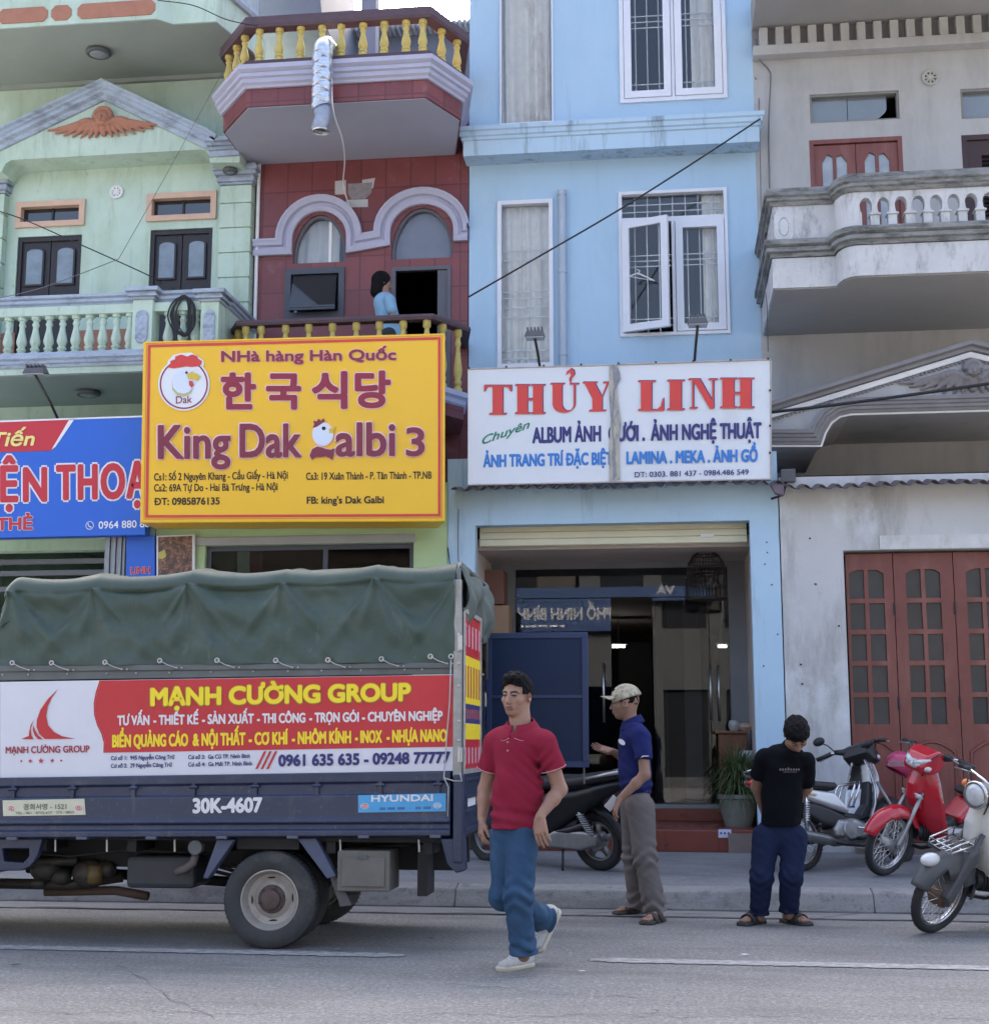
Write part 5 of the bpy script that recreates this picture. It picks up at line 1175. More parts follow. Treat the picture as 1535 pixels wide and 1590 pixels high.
# fat-face letters
def gl_rects(s):
    t, k = .06, .36
    def rc(a, b, c, d): return [(a, b), (c, b), (c, d), (a, d)]
    if s == 'T': return [rc(.30, .04, .66, .97), rc(.18, 0, .78, .05), [(0, .78), (.03, .78), (.12, .93), (.33, .95), (.63, .95), (.84, .93), (.93, .78), (.96, .78), (.96, 1), (0, 1)]], .96
    if s == 'H': return [rc(.08, .03, .42, .97), rc(.60, .03, .92, .97), rc(.40, .46, .62, .53), rc(0, 0, .50, .05), rc(.53, 0, 1, .05), rc(0, .95, .50, 1), rc(.53, .95, 1, 1)], 1.
    if s == 'U':
        o = [(.08, .97), (.08, .30)]+[(.48-.40*math.cos(a), .30-.30*math.sin(a)) for a in np.linspace(.1, math.pi-.1, 14)]+[(.88, .97), (.82, .97), (.82, .30)]+[(.62+.20*math.cos(a), .30-.23*math.sin(a)) for a in np.linspace(.1, math.pi-.1, 10)]+[(.42, .97)]
        return [o, rc(0, .95, .50, 1), rc(.68, .95, 1, 1)], 1.
    if s == 'Y': return [[(.06, .97), (.42, .97), (.66, .52), (.84, .97), (.90, .97), (.68, .46), (.68, .03), (.34, .03), (.34, .44)], rc(.22, 0, .80, .05), rc(0, .95, .50, 1), rc(.70, .95, 1.02, 1)], 1.02
    if s == 'L': return [rc(.10, .03, .46, .97), rc(0, .95, .58, 1), [(0, 0), (.86, 0), (.86, .42), (.83, .42), (.76, .16), (.62, .05), (0, .05)]], .86
    if s == 'I': return [rc(.10, .03, .50, .97), rc(0, 0, .60, .05), rc(0, .95, .60, 1)], .60
    if s == 'N': return [[(.06, 1), (.42, 1), (.86, .28), (.86, .97), (.92, .97), (.92, 0), (.78, 0), (.20, .92), (.20, .03), (.14, .03), (.14, .97)], rc(0, .95, .20, 1), rc(.04, 0, .32, .05), rc(.72, .95, 1.04, 1)], 1.04
gls = [('T', 751, 794, 644, 46), ('H', 799, 846, 643, 46), ('U', 854, 898, 641, 46), ('Y', 904, 950, 639, 46), ('L', 990, 1030, 638, 47), ('I', 1035, 1062, 637, 47), ('N', 1068, 1113, 635, 47), ('H', 1117, 1170, 634, 47)]
for (dx, dy, mt, Yo) in ((1.3, -1.0, M_navy, .004), (0, 0, M_ltred, .0085)):
  for wd in (gls[:4], gls[4:]):
    m = MB()
    for g_, a, b, yb, cp in wd:
        ps_, wd_ = gl_rects(g_)
        for j, p_ in enumerate(ps_): m.pflat([[(a+u/wd_*(b-a)+dx, yb-v*cp+dy) for u, v in p_]], Yw-Yo-.0004*j)
    hk = [(878, 583), (880, 576), (886, 572), (891, 575), (892, 582), (887, 588), (885, 596), (883, 588), (886, 582), (884, 578)]
    if wd is not gls[4:] and wd[0][0] == 'T': m.pflat([[(u+dx, v+dy) for u, v in hk]], Yw-Yo)
    m.build('large_lettering' if mt is M_ltred else 'lettering_edge', mt, ws)
MB().text('Chuyên', 746, 820, 691, 665, 14, Yw-.004, .02, shear=.35).build('lettering', M_grn, ws)
for t, a, b, y0, y1 in (('ALBUM ẢNH', 826, 933, 687.5, 684.5), ('CƯỚI .', 944, 1001, 684.5, 683.5), ('ẢNH NGHỆ THUẬT', 1010, 1182, 683.5, 679.5)): MB().text(t, a, b, y0, y1, 23, Yw-.004, .035).build('lettering', M_navy, ws)
for t, a, b, y0, y1 in (('ẢNH TRANG TRÍ ĐẶC BIỆT', 750, 951, 725, 720.5), ('LAMINA . MEKA . ẢNH GỒ', 972, 1176, 720, 716)): MB().text(t, a, b, y0, y1, 18, Yw-.004, .04).build('lettering', M_skyw, ws)
MB().text('DT: 0303. 881 437 - 0984.486 549', 985, 1162, 741, 736.5, 8, Yw-.004, .02).build('phone_number', M_navy, ws)
# floodlights on the signs
def flood(base, head, Yb_, label, grp='floodlights on stalks above the shop signs', w_=.10):
    b = P(*base, Yb_); h = P(*head, Yb_-.35); t = thing('floodlight', label, 'lamp', tuple(b), group=grp)
    MB().tube([b, b*.6+h*.4+np.array([0, 0, .02]), h], .014, 8).build('stalk', M_black, t, smooth=True)
    MB().hexa([(h[0]-w_, h[1]-.05, h[2]), (h[0]+w_, h[1]-.05, h[2]), (h[0]+w_, h[1]+.09, h[2]+.02), (h[0]-w_, h[1]+.09, h[2]+.02)], [(h[0]-w_*.8, h[1]-.04, h[2]+.06), (h[0]+w_*.8, h[1]-.04, h[2]+.06), (h[0]+w_*.8, h[1]+.07, h[2]+.08), (h[0]-w_*.8, h[1]+.07, h[2]+.08)]).build('lamp_head', mat('lamp_housing', (.09, .09, .10), .5, var=.2), t, bevel=.008)
    MB().box(h[0]-w_*.9, h[0]+w_*.9, h[1]-.045, h[1]+.085, h[2]-.008, h[2]-.001).build('lamp_glass', mat('lamp_glass', (.35, .37, .38), .15, var=0), t)
    m = MB()
    for i in range(5): x = h[0]-w_*.7+i*w_*.35; m.box(x-.006, x+.006, h[1]-.03, h[1]+.07, h[2]+.07, h[2]+.10)
    m.build('cooling_fin', mat('lamp_housing', 0), t)
flood((838, 570), (830, 524), Yw+.05, 'small floodlight on a stalk above the left half of the white sign')
flood((1078, 561), (1083, 504), Yw+.05, 'floodlight on a stalk above the right half of the white sign')
flood((92, 655), (54, 581), Yp+.05, 'floodlight on a long stalk above the blue phone shop sign', w_=.12)
# ================================================================== truck
YT = 8.88; YTF = 10.35        # near and far side of the load bed
M_tblue = mat('truck_blue', (.018, .031, .074), .38, var=.18, vs=2.5, spec=.5, coat=.15, stain=[((.11, .12, .14), (3, 3, 7), .54, .72, .4), ((.16, .155, .15), (8, 8, 1.2), .56, .70, .35), ((.20, .185, .165), (30, 30, 30), .60, .68, .35)])
M_tblue2 = mat('truck_blue_door', (.0045, .019, .058), .45, var=.15, vs=2, spec=.25)
M_tarp = mat('green_tarpaulin', (.058, .088, .073), .52, var=.14, vs=2, bump=.25, bs=190, spec=.32, stain=[((.11, .145, .125), (2.2, 2.2, 3), .50, .70, .5), ((.16, .17, .15), (11, 11, 4), .60, .70, .35)])
M_frm = mat('bed_frame_grey', (.115, .13, .13), .55, var=.25, vs=5)
M_alu = mat('aluminium', (.50, .50, .48), .42, m=.6, var=.2, vs=9)
M_under = mat('chassis_black', (.02, .02, .022), .7, var=.3, vs=6)
M_rub = mat('tyre_rubber', (.050, .052, .052), .85, var=.22, vs=8, stain=[((.14, .135, .12), (6, 6, 6), .5, .72, .55)])
M_rimt = mat('dusty_rim', (.40, .37, .33), .55, m=.25, var=.2, vs=10, stain=[((.10, .08, .07), (9, 9, 9), .55, .75, .6)])
M_hub = mat('rusty_hub', (.10, .07, .06), .7, var=.3, vs=20)
xr = RX(717, YT, 1100); xl_ = RX(-4, YT, 1100)
tk = thing('truck', 'blue cargo truck with dark green tarpaulin and red advertising banner', 'truck', ((xl_+xr)/2, (YT+YTF)/2, 0))
# drop side: a pressed panel, pitched with the bed
def bedz(px, py): return RZ(py, YT, px)
def side_strip(prof, px0, px1, nm, m, parent, bevel=.004):
    """profile of (depth towards the street, y at left, y at right) along the truck"""
    V = []; n = len(prof)
    for px in (px0, px1):
        t = (px+10)/(715+10)
        for d, ya, yb in prof: p = P(px, ya+(yb-ya)*t, YT); V.append((p[0], YT-d, p[2]))
    F = [(i, i+1, n+i+1, n+i) for i in range(n-1)]+[tuple(range(n)), tuple(reversed(range(n, 2*n)))]
    return MB().add(V, F).build(nm, m, parent, bevel=bevel)
dp_ = [(-.05, 1208, 1198), (.03, 1208, 1198), (.03, 1221, 1212), (.012, 1224, 1215), (.012, 1237, 1231), (.028, 1240, 1234), (.028, 1272, 1269), (.042, 1275, 1272), (.042, 1279, 1276), (.024, 1282, 1279), (.024, 1289, 1286), (.042, 1292, 1289), (.042, 1300, 1297), (-.02, 1304, 1301), (-.05, 1304, 1301)]
ds = side_strip(dp_, -8, 700, 'drop_side', M_tblue, tk, .005)
m = MB()
for px in (20, 112, 207, 300, 396, 492, 590, 680):
    c = P(px, 1229-.012*px, YT-.03); m.box(c[0]-.012, c[0]+.012, YT-.032, YT-.012, c[2]-.05, c[2]+.035); m.tube([(c[0]-.028, YT-.03, c[2]+.012), (c[0]+.028, YT-.03, c[2]+.012)], .011, 8)
m.build('hinge', M_tblue, ds, bevel=.002)
m = MB()
for px in (20, 128, 236, 345, 455, 565, 676): c = P(px, 1302-.005*px, YT-.03); m.box(c[0]-.035, c[0]+.035, YT-.055, YT-.02, c[2]-.010, c[2]+.008)
m.build('latch', mat('latch_grey', (.10, .115, .16), .5), ds, bevel=.004)
M_lp = mat('number_white', (.70, .71, .72), .5, var=0)
MB().text('30K-4607', 299, 407, 1262, 1260.5, 21, YT-.0325, .045).build('number_lettering', M_lp, ds)
Yq = YT-.0325
MB().pflat([(556, 1235), (692, 1232), (692, 1260), (556, 1262)], Yq).build('sticker', mat('sticker_blue', (.08, .36, .66), .4, var=.06, vs=8), ds)
MB().text('HYUNDAI', 576, 672, 1245, 1243.5, 9.5, Yq-.003, .05).build('sticker_lettering', M_lp, ds)
m = MB(); m.pflat([ell(566, 1252, 6.5, 4.5)], Yq-.002); m.pflat([ell(679, 1251, 6.5, 4.5)], Yq-.002); m.build('sticker_oval', M_lp, ds)
for cx, cy in ((566, 1252), (679, 1251), (17, 1255.5), (122, 1254.5)):
    m = MB(); c0 = M_ltred if cx in (566, 17, 122) else mat('sticker_blue', 0)
    m.pflat([ell(cx, cy, 5.2, 3.6, 24), list(reversed(ell(cx, cy, 4.2, 2.7, 24)))], Yq-.0045); m.pflat([[(cx-2.8, cy+2.4), (cx-1.4, cy-2.4), (cx-.6, cy-2.4), (cx-1.1, cy-.4), (cx+1, cy-.4), (cx+1.6, cy-2.4), (cx+2.6, cy-2.4), (cx+1.2, cy+2.4), (cx+.3, cy+2.4), (cx+.8, cy+.5), (cx-1.3, cy+.5), (cx-1.9, cy+2.4)]], Yq-.0045)
    m.build('oval_mark', c0, ds)
MB().text('III IIII IIII  ·  III IIII', 590, 668, 1258, 1256.5, 4, Yq-.003, .02).build('sticker_lettering', M_navy, ds)
MB().pflat([(4, 1243), (131, 1240.5), (133, 1265.5), (5, 1267.5)], Yq).build('sticker', mat('sticker_cream', (.60, .60, .44), .5, var=.12, vs=9), ds)
MB().text('경희서영 - 1521', 36, 103, 1257, 1256, 7, Yq-.003, .02).build('sticker_lettering', mat('faded_ink', (.14, .15, .13), .6, var=0), ds)
MB().text('TEL : 061 · 8722-677 · 272 · 8855', 24, 115, 1264.5, 1263, 3.5, Yq-.003, .01).build('sticker_lettering', mat('faded_ink', 0), ds)
m = MB(); m.pflat([ell(17, 1255.5, 6.5, 4.6)], Yq-.0022); m.pflat([ell(122, 1254.5, 6.5, 4.6)], Yq-.0022); m.build('sticker_oval', M_lp, ds)
# banner board
bn = MB().ppoly([(0, 1059), (712, 1047.5), (712, 1197), (0, 1208)], YT+.0, .03).build('banner', mat('banner_white', (.64, .66, .71), .35, var=.05, vs=2, stain=[((.42, .43, .47), (9, 9, .8), .60, .78, .35)]), tk)
YB_ = YT-.003
M_bred = mat('banner_red', (.50, .030, .040), .35, var=.08, vs=2)
wv = [(157, 1057), (151, 1075), (148, 1092), (148.5, 1110), (153, 1126), (160, 1140), (163.5, 1153), (163, 1169)]
MB().pflat([wv+[(711, 1159.5), (711, 1048)]], YB_).build('red_field', M_bred, bn)
m = MB(); m.pflat([[(x-2.6, y) for x, y in wv]+[(x-.3, y) for x, y in reversed(wv)]], YB_-.001); m.build('red_edge', M_bred, bn)
M_byel = mat('banner_yellow', (.86, .66, .03), .4, var=0); M_byo = mat('banner_green_edge', (.30, .32, .02), .4, var=0)
MB().text('MẠNH CƯỜNG GROUP', 234.5, 636.5, 1095.5, 1087.5, 25.5, YB_-.003, .075, pad=1).build('lettering_edge', M_byo, bn)
MB().text('MẠNH CƯỜNG GROUP', 235, 636, 1095, 1087, 25, YB_-.0065, .05, pad=1).build('lettering', M_byel, bn)
for t, a, b in (('TƯ VẤN', 182, 232), ('- THIẾT KẾ', 238, 308), ('- SẢN XUẤT', 313.5, 394), ('- THI CÔNG', 399, 474), ('- TRỌN GÓI', 480, 557), ('- CHUYÊN NGHIỆP', 562, 687)):
    f = lambda x: 1126+(1118.5-1126)*(x-182)/(687-182)
    MB().text(t, a, b, f(a), f(b), 14, YB_-.003, .035).build('lettering', M_lp, bn)
for t, a, b in (('BIỂN QUẢNG CÁO', 174, 292), ('& NỘI THẤT', 299, 381), ('- CƠ KHÍ', 386, 447), ('- NHÔM KÍNH', 453, 545), ('- INOX', 551, 593), ('- NHỰA NANO', 600, 694)):
    f = lambda x: 1160+(1151-1160)*(x-174)/(694-174)
    MB().text(t, a, b, f(a), f(b), 18, YB_-.003, .035).build('lettering', M_byel, bn)
for t, a, b, y0, y1 in (('Cơ sở 1:  945 Nguyễn Công Trứ', 172, 271, 1180.5, 1178.5), ('Cơ sở 2:  29 Nguyễn Công Trứ', 172, 267, 1192.5, 1190.5), ('Cơ sở 3:  Ga Cũ TP. Ninh Bình', 292, 388, 1179, 1177), ('Cơ sở 4:  Ga Mới TP. Ninh Bình', 292, 391, 1190.5, 1188.5)):
    MB().text(t, a, b, y0, y1, 6.2, YB_-.003, .03).build('address_lettering', M_navy, bn)
m = MB()
for i in range(3): x = 396+8.5*i; m.pflat([(x, 1194.5), (x+4, 1194), (x+17.5, 1166.5), (x+13.5, 1167)], YB_-.002)
m.build('slash_mark', M_bred, bn)
MB().text('0961 635 635 - 09248 77777', 432, 699, 1189.5, 1184.5, 16.5, YB_-.003, .045).build('phone_number', M_navy, bn)
s_ = 3.5325; e_ = lambda pts: [(a/s_, 850+b/s_) for a, b in pts]
m = MB(); m.pflat([e_([(320, 776), (262, 832), (222, 890), (202, 945), (200, 985), (214, 1022), (246, 1052), (412, 1050), (340, 1036), (295, 1012), (264, 976), (253, 925), (262, 872), (285, 822)])], YB_-.002)
m.pflat([e_([(186, 945), (168, 975), (160, 1008), (158, 1034), (116, 1052), (184, 1053), (172, 1030), (168, 995)])], YB_-.002); m.pflat([e_([(182, 975), (180, 1005), (190, 1032), (208, 1053), (236, 1053), (208, 1030), (192, 1002)])], YB_-.002)
m.build('swoosh_logo', M_bred, bn)
MB().text('MẠNH CƯỜNG GROUP', 8.5, 139, 1170, 1168, 10, YB_-.003, .03).build('logo_lettering', mat('logo_maroon', (.36, .03, .05), .4, var=0), bn)
m = MB()
for x, rr_ in ((33, 2.6), (47, 3.8), (63.5, 5), (81, 3.8), (95, 2.6)):
    m.pflat([[(x+(rr_ if i % 2 == 0 else rr_*.42)*math.sin(i*math.pi/5), 1182.5-.014*x-(rr_ if i % 2 == 0 else rr_*.42)*math.cos(i*math.pi/5)) for i in range(10)]], YB_-.002)
m.build('star_mark', M_bred, bn)
# frame rails and corner posts
rl = side_strip([(-.04, 1034, 1029), (.010, 1034, 1029), (.010, 1043, 1037), (-.004, 1044, 1038), (-.004, 1057, 1046), (-.04, 1057, 1046)], -8, 714, 'upper_rail', M_frm, tk)
m = MB()
for px in (4, 44, 104, 166, 211, 263, 328, 393, 447, 499, 560, 628, 655, 705): c = P(px, 1048-.013*px, YT-.002); m.ball(tuple(c), .0065, 8, 5)
m.build('rail_bolt', M_alu, rl)
post = MB().box(xr-.055, xr-.005, YT-.012, YT+.05, bedz(710, 1206), bedz(710, 900)); post.build('corner_post', mat('galvanised', (.33, .34, .33), .45, m=.5, var=.3, vs=12), tk, bevel=.004)
m = MB()
for py in (985, 1010, 1030, 1065, 1120, 1150, 1180): c = P(712, py, YT-.015); m.ball(tuple(c), .010, 8, 5)
for py in (998, 1172): c = P(714, py, YT-.02); m.tube([(c[0], YT-.022, c[2]-.045), (c[0], YT-.022, c[2]+.045)], .016, 8)
m.build('post_hinge', M_alu, tk)
MB().box(xr-.05, xr+.015, YT-.03, YT+.07, bedz(713, 1340), bedz(713, 1203)).build('rear_post', M_tblue, tk, bevel=.01)
MB().prism([(RX(a, YT-.02, 1320), bedz(a, b)) for a, b in ((683, 1302), (720, 1302), (722, 1352), (708, 1356), (694, 1342))], YT-.02, YT+.10).build('bumper_bracket', M_tblue, tk, bevel=.01)
# rope at the rear corner
ro_ = [P(700, 1025, YT-.02), P(698, 1090, YT-.02), P(693, 1150, YT-.03), P(689, 1208, YT-.05), P(696, 1222, YT-.05), P(695, 1268, YT-.05)]
m = MB().tube(ro_, .0045, 6); m.tube([P(689, 1208, YT-.05), P(705, 1213, YT-.04), P(717, 1213, YT-.03), P(714, 1200, YT-.03)], .0045, 6)
m.build('rope', mat('pale_rope', (.42, .42, .40), .8), tk, smooth=True)
# tarpaulin
hoops = [16, 147, 295, 438, 582, 712]; htop = [895, 893, 885, 884, 877, 876]
hx = [RX(h_, YT, 960) for h_ in hoops]; hz = [RZ(t_, YT+.10, h_) for h_, t_ in zip(hoops, htop)]
tz0 = lambda x: bedz(-4, 1034)+(bedz(714, 1029)-bedz(-4, 1034))*(x-xl_)/(xr-xl_)
def tarp(u, v):
    x = hx[0]-.06+(xr-.045-hx[0]+.06)*u
    i = min(max(int(np.searchsorted(hx, x))-1, 0), len(hx)-2); s = min(max((x-hx[i])/(hx[i+1]-hx[i]), 0), 1)
    sag = 4*s*(1-s); zt = hz[i]*(1-s)+hz[i+1]*s-.026*sag
    zb = tz0(x)+.003*math.sin(x*9)
    endk = 1-min(1, max(0, (hx[0]+.05-x)/.11))**2
    if v < .5:
        t = v/.5; rise = t
        z = zb+(zt-zb-.10)*t
        y = YT-.012
        # swags hanging from the hoops, creases running to the eyelets
        w_ = t+.0
        ph = 2*math.pi*(w_*1.9+.55*sag*(1-.25*t))+i*1.7
        sw = math.sin(ph)*(.25+.75*sag)*w_*(1-w_*.35)
        cr = 0
        for k, hh in enumerate(hx):
            for dd_, am in ((-.95, .7), (-.35, .9), (.4, 1.), (1.05, .7)):
                xc = hh+dd_*(1-t)*.42; cr += am*math.exp(-((x-xc)/(.016+.05*(1-t)))**2)*(.25+.75*t)
        y += .026*sag*(.3+.7*t)-.040*sw-.034*cr+.006*math.sin(x*7.3+t*9)+.004*math.sin(x*17-t*14+1)+.0035*math.sin(x*31+t*22+2*math.sin(x*6))*sag
        y += .03*math.exp(-((1-t)/.04)**2)*.5
    else:
        t = (v-.5)/.5; q = min(1, t/.12); r_ = .10
        if t < .12: a = q*math.pi/2; y = YT-.005+r_*(1-math.cos(a)); z = zt-r_+r_*math.sin(a)
        elif t < .8: p_ = (t-.12)/.68; y = YT+.095+(YTF-YT-.19)*p_; z = zt+.05*math.sin(math.pi*p_)-.03*sag*math.sin(math.pi*p_)+.012*math.sin(x*8+p_*7)
        else: p_ = (t-.8)/.2; y = YTF-.095+.095*math.sin(p_*1.57); z = zt-(zt-zb)*p_**1.2
    if x < hx[0]+.05:
        k = (hx[0]+.05-x)/.11; z -= .06*k*k*(1 if z > zb+.3 else 0); y += .02*k*k
    return (x, y, z)
tp_ = MB().grid(tarp, 380, 150).build('tarpaulin', M_tarp, tk, smooth=True)
m = MB(); m2 = MB(); M_rope = mat('pale_rope', 0)
ey = [(19, 1031), (80, 1031), (163, 1030), (248, 1027.5), (337, 1027), (428, 1027), (509, 1026.5), (592, 1025), (668, 1021), (700, 1021)]
for i, (a, b) in enumerate(ey):
    c = P(a, b-1.5, YT-.022); m.torus(tuple(c), .013, .0055, 'y', 16, 6); m2.lathe([(.010, -.002), (.010, .002)], tuple(c), 'y', 10)
    e = P(a+26, b+9.5, YT-.020); mm = P(a+12, b+5, YT-.03)
    if i < 9: MB().tube([c, mm, e], .0035, 6).build('tie_rope', M_rope, tp_); m.ball(tuple(e), .007, 8, 5); m.ball(tuple(e+np.array([.035, 0, 0])), .006, 8, 5)
m.build('eyelet', M_alu, tp_, smooth=True); m2.build('eyelet_hole', M_black, tp_)
# rolled flap and torn end at the rear
def flap(u, v):
    y = YT+.03+(YTF-YT-.06)*v; a = u*1.0
    return (xr-.02+.045*math.sin(math.pi*min(1, u*1.1))*(1+.3*math.sin(v*9))+.016*math.sin(v*23+u*5)+.01*math.sin(v*41-u*9), y+.01*math.sin(u*12), hz[-1]-.02-.42*a*(.55+.45*abs(math.sin(v*4.2+1.2)))+.02*math.sin(v*15))
MB().grid(flap, 24, 50).build('rear_flap', mat('grey_green_canvas', (.10, .125, .115), .75, var=.25, vs=8, bump=.2, bs=150), tk, smooth=True, solid=.006)
m = MB().tube([(xr-.03, YT+.02, bedz(712, 1040)), (xr-.03, YT+.02, hz[-1]-.05), (xr-.03, YT+.10, hz[-1]), (xr-.03, YTF-.1, hz[-1]), (xr-.03, YTF-.02, hz[-1]-.06), (xr-.03, YTF-.02, bedz(712, 1040))], .018, 8)
m.build('hoop', M_frm, tk, smooth=True)
# rear door leaf with its own banner (closed) and the far leaf swung open
zd0, zd1 = bedz(718, 1200), bedz(718, 945)
Yc = YT+.86
dr = MB().box(xr-.03, xr+.0, YT+.052, Yc, zd0, zd1).build('rear_door', M_tblue2, tk)
m = MB().box(xr+.001, xr+.012, YT+.05, Yc, zd0-.01, zd0+.02); m.box(xr+.001, xr+.012, YT+.05, Yc, zd1-.02, zd1+.01); m.box(xr+.001, xr+.012, YT+.05, YT+.075, zd0+.02, zd1-.02); m.box(xr+.001, xr+.012, Yc-.025, Yc, zd0+.02, zd1-.02)
m.build('door_frame', M_alu, dr)
H = zd1-zd0
for a, b, mm in ((0, .20, M_bred), (.20, .30, M_byel), (.30, .42, M_navy), (.42, .72, M_byel), (.72, 1, M_bred)):
    MB().box(xr+.0005, xr+.003, YT+.076, Yc-.026, zd0+H*a+.0005+(.021 if a == 0 else 0), zd0+H*b-(.021 if b == 1 else 0)).build('door_banner', mm, dr)
for t, a, b, mm in (('IIIII', .78, .92, 'faded_pink'), ('IIIIII', .46, .66, 'faded_red'), ('IIIIIII', .33, .39, 'faded_red'), ('IIIII', .05, .15, 'faded_pink')):
    v, f = text_vf(t, 0.); x0, x1 = v[:, 0].min(), v[:, 0].max(); m = MB()
    for k in range(3): m.add([(xr+.0035+.0002*k, YT+.10+(p[0]-x0)/(x1-x0)*(Yc-YT-.15)+.006*(k-1), zd0+H*(a+(b-a)*p[1]/CAPH)) for p in v], f)
    m.build('door_lettering', mat(mm, (.6, .3, .36) if mm == 'faded_pink' else (.42, .10, .06), .5), dr)
# tail board under it
V = []
tb_ = MB().box(xr-.03, xr-.0, YT+.08, YTF, bedz(718, 1300), bedz(718, 1202)).build('tail_board', M_tblue, tk)
m = MB()
for a in (.1, .38, .62, .9): z = bedz(718, 1300)+(bedz(718, 1202)-bedz(718, 1300))*a; m.box(xr+.001, xr+.018, YT+.09, YTF-.01, z-.012, z+.012)
m.build('tail_rib', M_tblue, tb_, bevel=.004)
MB().add([(xr+.003, YT+.25, bedz(718, 1256)), (xr+.003, YT+.62, bedz(718, 1256)), (xr+.003, YT+.62, bedz(718, 1238)), (xr+.003, YT+.25, bedz(718, 1238))], [(0, 1, 2, 3)]).build('plate_lettering', M_lp, tb_)
YO = YTF-.02; ob = R(757, 985, 911, 1189, YO)
od = MB().box(ob[0], ob[1], YO, YO+.03, ob[2], ob[3]).build('open_rear_door', M_tblue2, tk)
m = MB(); q = .018
m.box(ob[0]-.01, ob[1]+.01, YO-.012, YO-.001, ob[3]-.03, ob[3]+.012); m.box(ob[0]-.01, ob[1]+.01, YO-.012, YO-.001, ob[2]-.012, ob[2]+.03); m.box(ob[1]-.035, ob[1]+.01, YO-.0125, YO-.001, ob[2]+.03, ob[3]-.03); m.box(ob[0]-.01, ob[0]+.03, YO-.0125, YO-.001, ob[2]+.03, ob[3]-.03)
zm_ = RZ(1082, YO, 834); m.box(ob[0]+.031, ob[1]-.036, YO-.012, YO-.001, zm_-.012, zm_+.012); m.build('door_frame', mat('door_edge_blue', (.016, .035, .10), .45, var=.15), od, bevel=.003)
m = MB()
for z in (.12, .5, .86): zz = ob[2]+(ob[3]-ob[2])*z; m.tube([(ob[0]-.015, YO, zz-.05), (ob[0]-.015, YO, zz+.05)], .014, 8)
m.build('hinge', M_alu, od)
MB().box(ob[1]-.03, ob[1]-.02, YO-.01, YO, ob[2]-.13, ob[2]-.013).build('drop_bolt', M_frm, od)
# bed floor, far side, chassis
zb_ = bedz(400, 1300)
MB().box(xl_, xr-.05, YT+.06, YTF, zb_-.03, zb_+.03).build('bed_floor', M_under, tk)
MB().box(xl_, xr-.04, YTF-.03, YTF, zb_+.031, bedz(400, 1035)).build('far_side', M_tblue, tk)
MB().box(xl_-.03, xl_, YT+.03, YTF, zb_, bedz(400, 1035)+.3).build('bed_front', M_tblue, tk)
for y in (YT+.38, YTF-.45): MB().box(xl_-1.6, xr-.1, y, y+.07, .46, zb_-.032).build('chassis_rail', M_under, tk)
m = MB()
for x in (xl_+.3, xl_+.9, xl_+1.5, xl_+2.2, xr-.25): m.box(x, x+.06, YT+.05, YTF-.02, zb_-.10, zb_-.031)
m.build('cross_member', M_under, tk)
def wheel(cx, cy, cz, r_, wid, parent, face=-1, dual=True):
    y0 = cy; a = wid/2
    prof = [(.60*r_, -a*.75), (.66*r_, -a*.92), (.80*r_, -a*1.02), (.92*r_, -a*.96), (.985*r_, -a*.80), (r_, -a*.55), (r_, a*.55), (.985*r_, a*.80), (.92*r_, a*.96), (.80*r_, a*1.02), (.60*r_, a*.8)]
    w_ = MB().lathe(prof, (cx, y0, cz), 'y', 56, cap=False)
    if dual: w_.lathe([(q, h+wid*1.15) for q, h in prof], (cx, y0, cz), 'y', 56, cap=False)
    n = 64
    for i in range(n):
        th = 2*math.pi*i/n
        for s in (-1, 1):
            t2 = th+(0 if s < 0 else math.pi/n); rr_ = r_*1.012
            pts = []
            for q, h in ((.945*r_, -a*.90), (r_*1.012, -a*.62), (r_*1.012, -a*.12)):
                for d in (-.022, .022): pts.append((cx+q*math.cos(t2+d), y0+s*abs(h)*1, cz+q*math.sin(t2+d)))
            w_.add(pts, [(0, 1, 3, 2), (2, 3, 5, 4)])
    wo_ = w_.build('wheel', M_rub, parent, auto=40)
    rm = MB().lathe([(.615*r_, -a*.74), (.625*r_, -a*.82), (.60*r_, -a*.84), (.575*r_, -a*.70), (.55*r_, -a*.35), (.52*r_, -a*.12), (.40*r_, -a*.02), (.33*r_, -a*.18), (.30*r_, -a*.22), (.30*r_, a*.2)], (cx, y0, cz), 'y', 48, cap=False).build('rim', M_rimt, wo_, auto=35)
    m = MB().lathe([(.30*r_, -a*.20), (.29*r_, -a*.30), (.21*r_, -a*.34), (.20*r_, -a*.62), (.14*r_, -a*.70), (.02*r_, -a*.72)], (cx, y0, cz), 'y', 28)
    for i in range(6): th = i*math.pi/3+.3; m.lathe([(.03*r_, -a*.20), (.03*r_, -a*.50)], (cx+.26*r_*math.cos(th), y0, cz+.26*r_*math.sin(th)), 'y', 6)
    m.build('hub', M_hub, wo_, auto=40)
    m = MB()
    for i in range(4):
        th = i*math.pi/2+math.pi*.5+.06; c = (cx+.455*r_*math.cos(th), y0-a*.07, cz+.455*r_*math.sin(th)); pts = []
        for j in range(12): q = 2*math.pi*j/12; u, v = .10*r_*math.cos(q), .035*r_*math.sin(q); pts.append((c[0]-u*math.sin(th)+v*math.cos(th), c[1], c[2]+u*math.cos(th)+v*math.sin(th)))
        m.add(pts, [tuple(range(12))])
    m.build('rim_slot', M_dark, wo_)
    return wo_
cw = P(420, 1396, YT+.06); rw = RZ(1396, YT+.06, 420)-.0
rwh = .298
wheel(cw[0], YT+.11, rwh, rwh, .19, tk)
wheel(RX(-170, YT+.1, 1396), YT+.14, rwh, rwh, .19, tk, dual=False)
for y in (YTF-.12,): wheel(cw[0], y, rwh, rwh, .19, tk, dual=False)
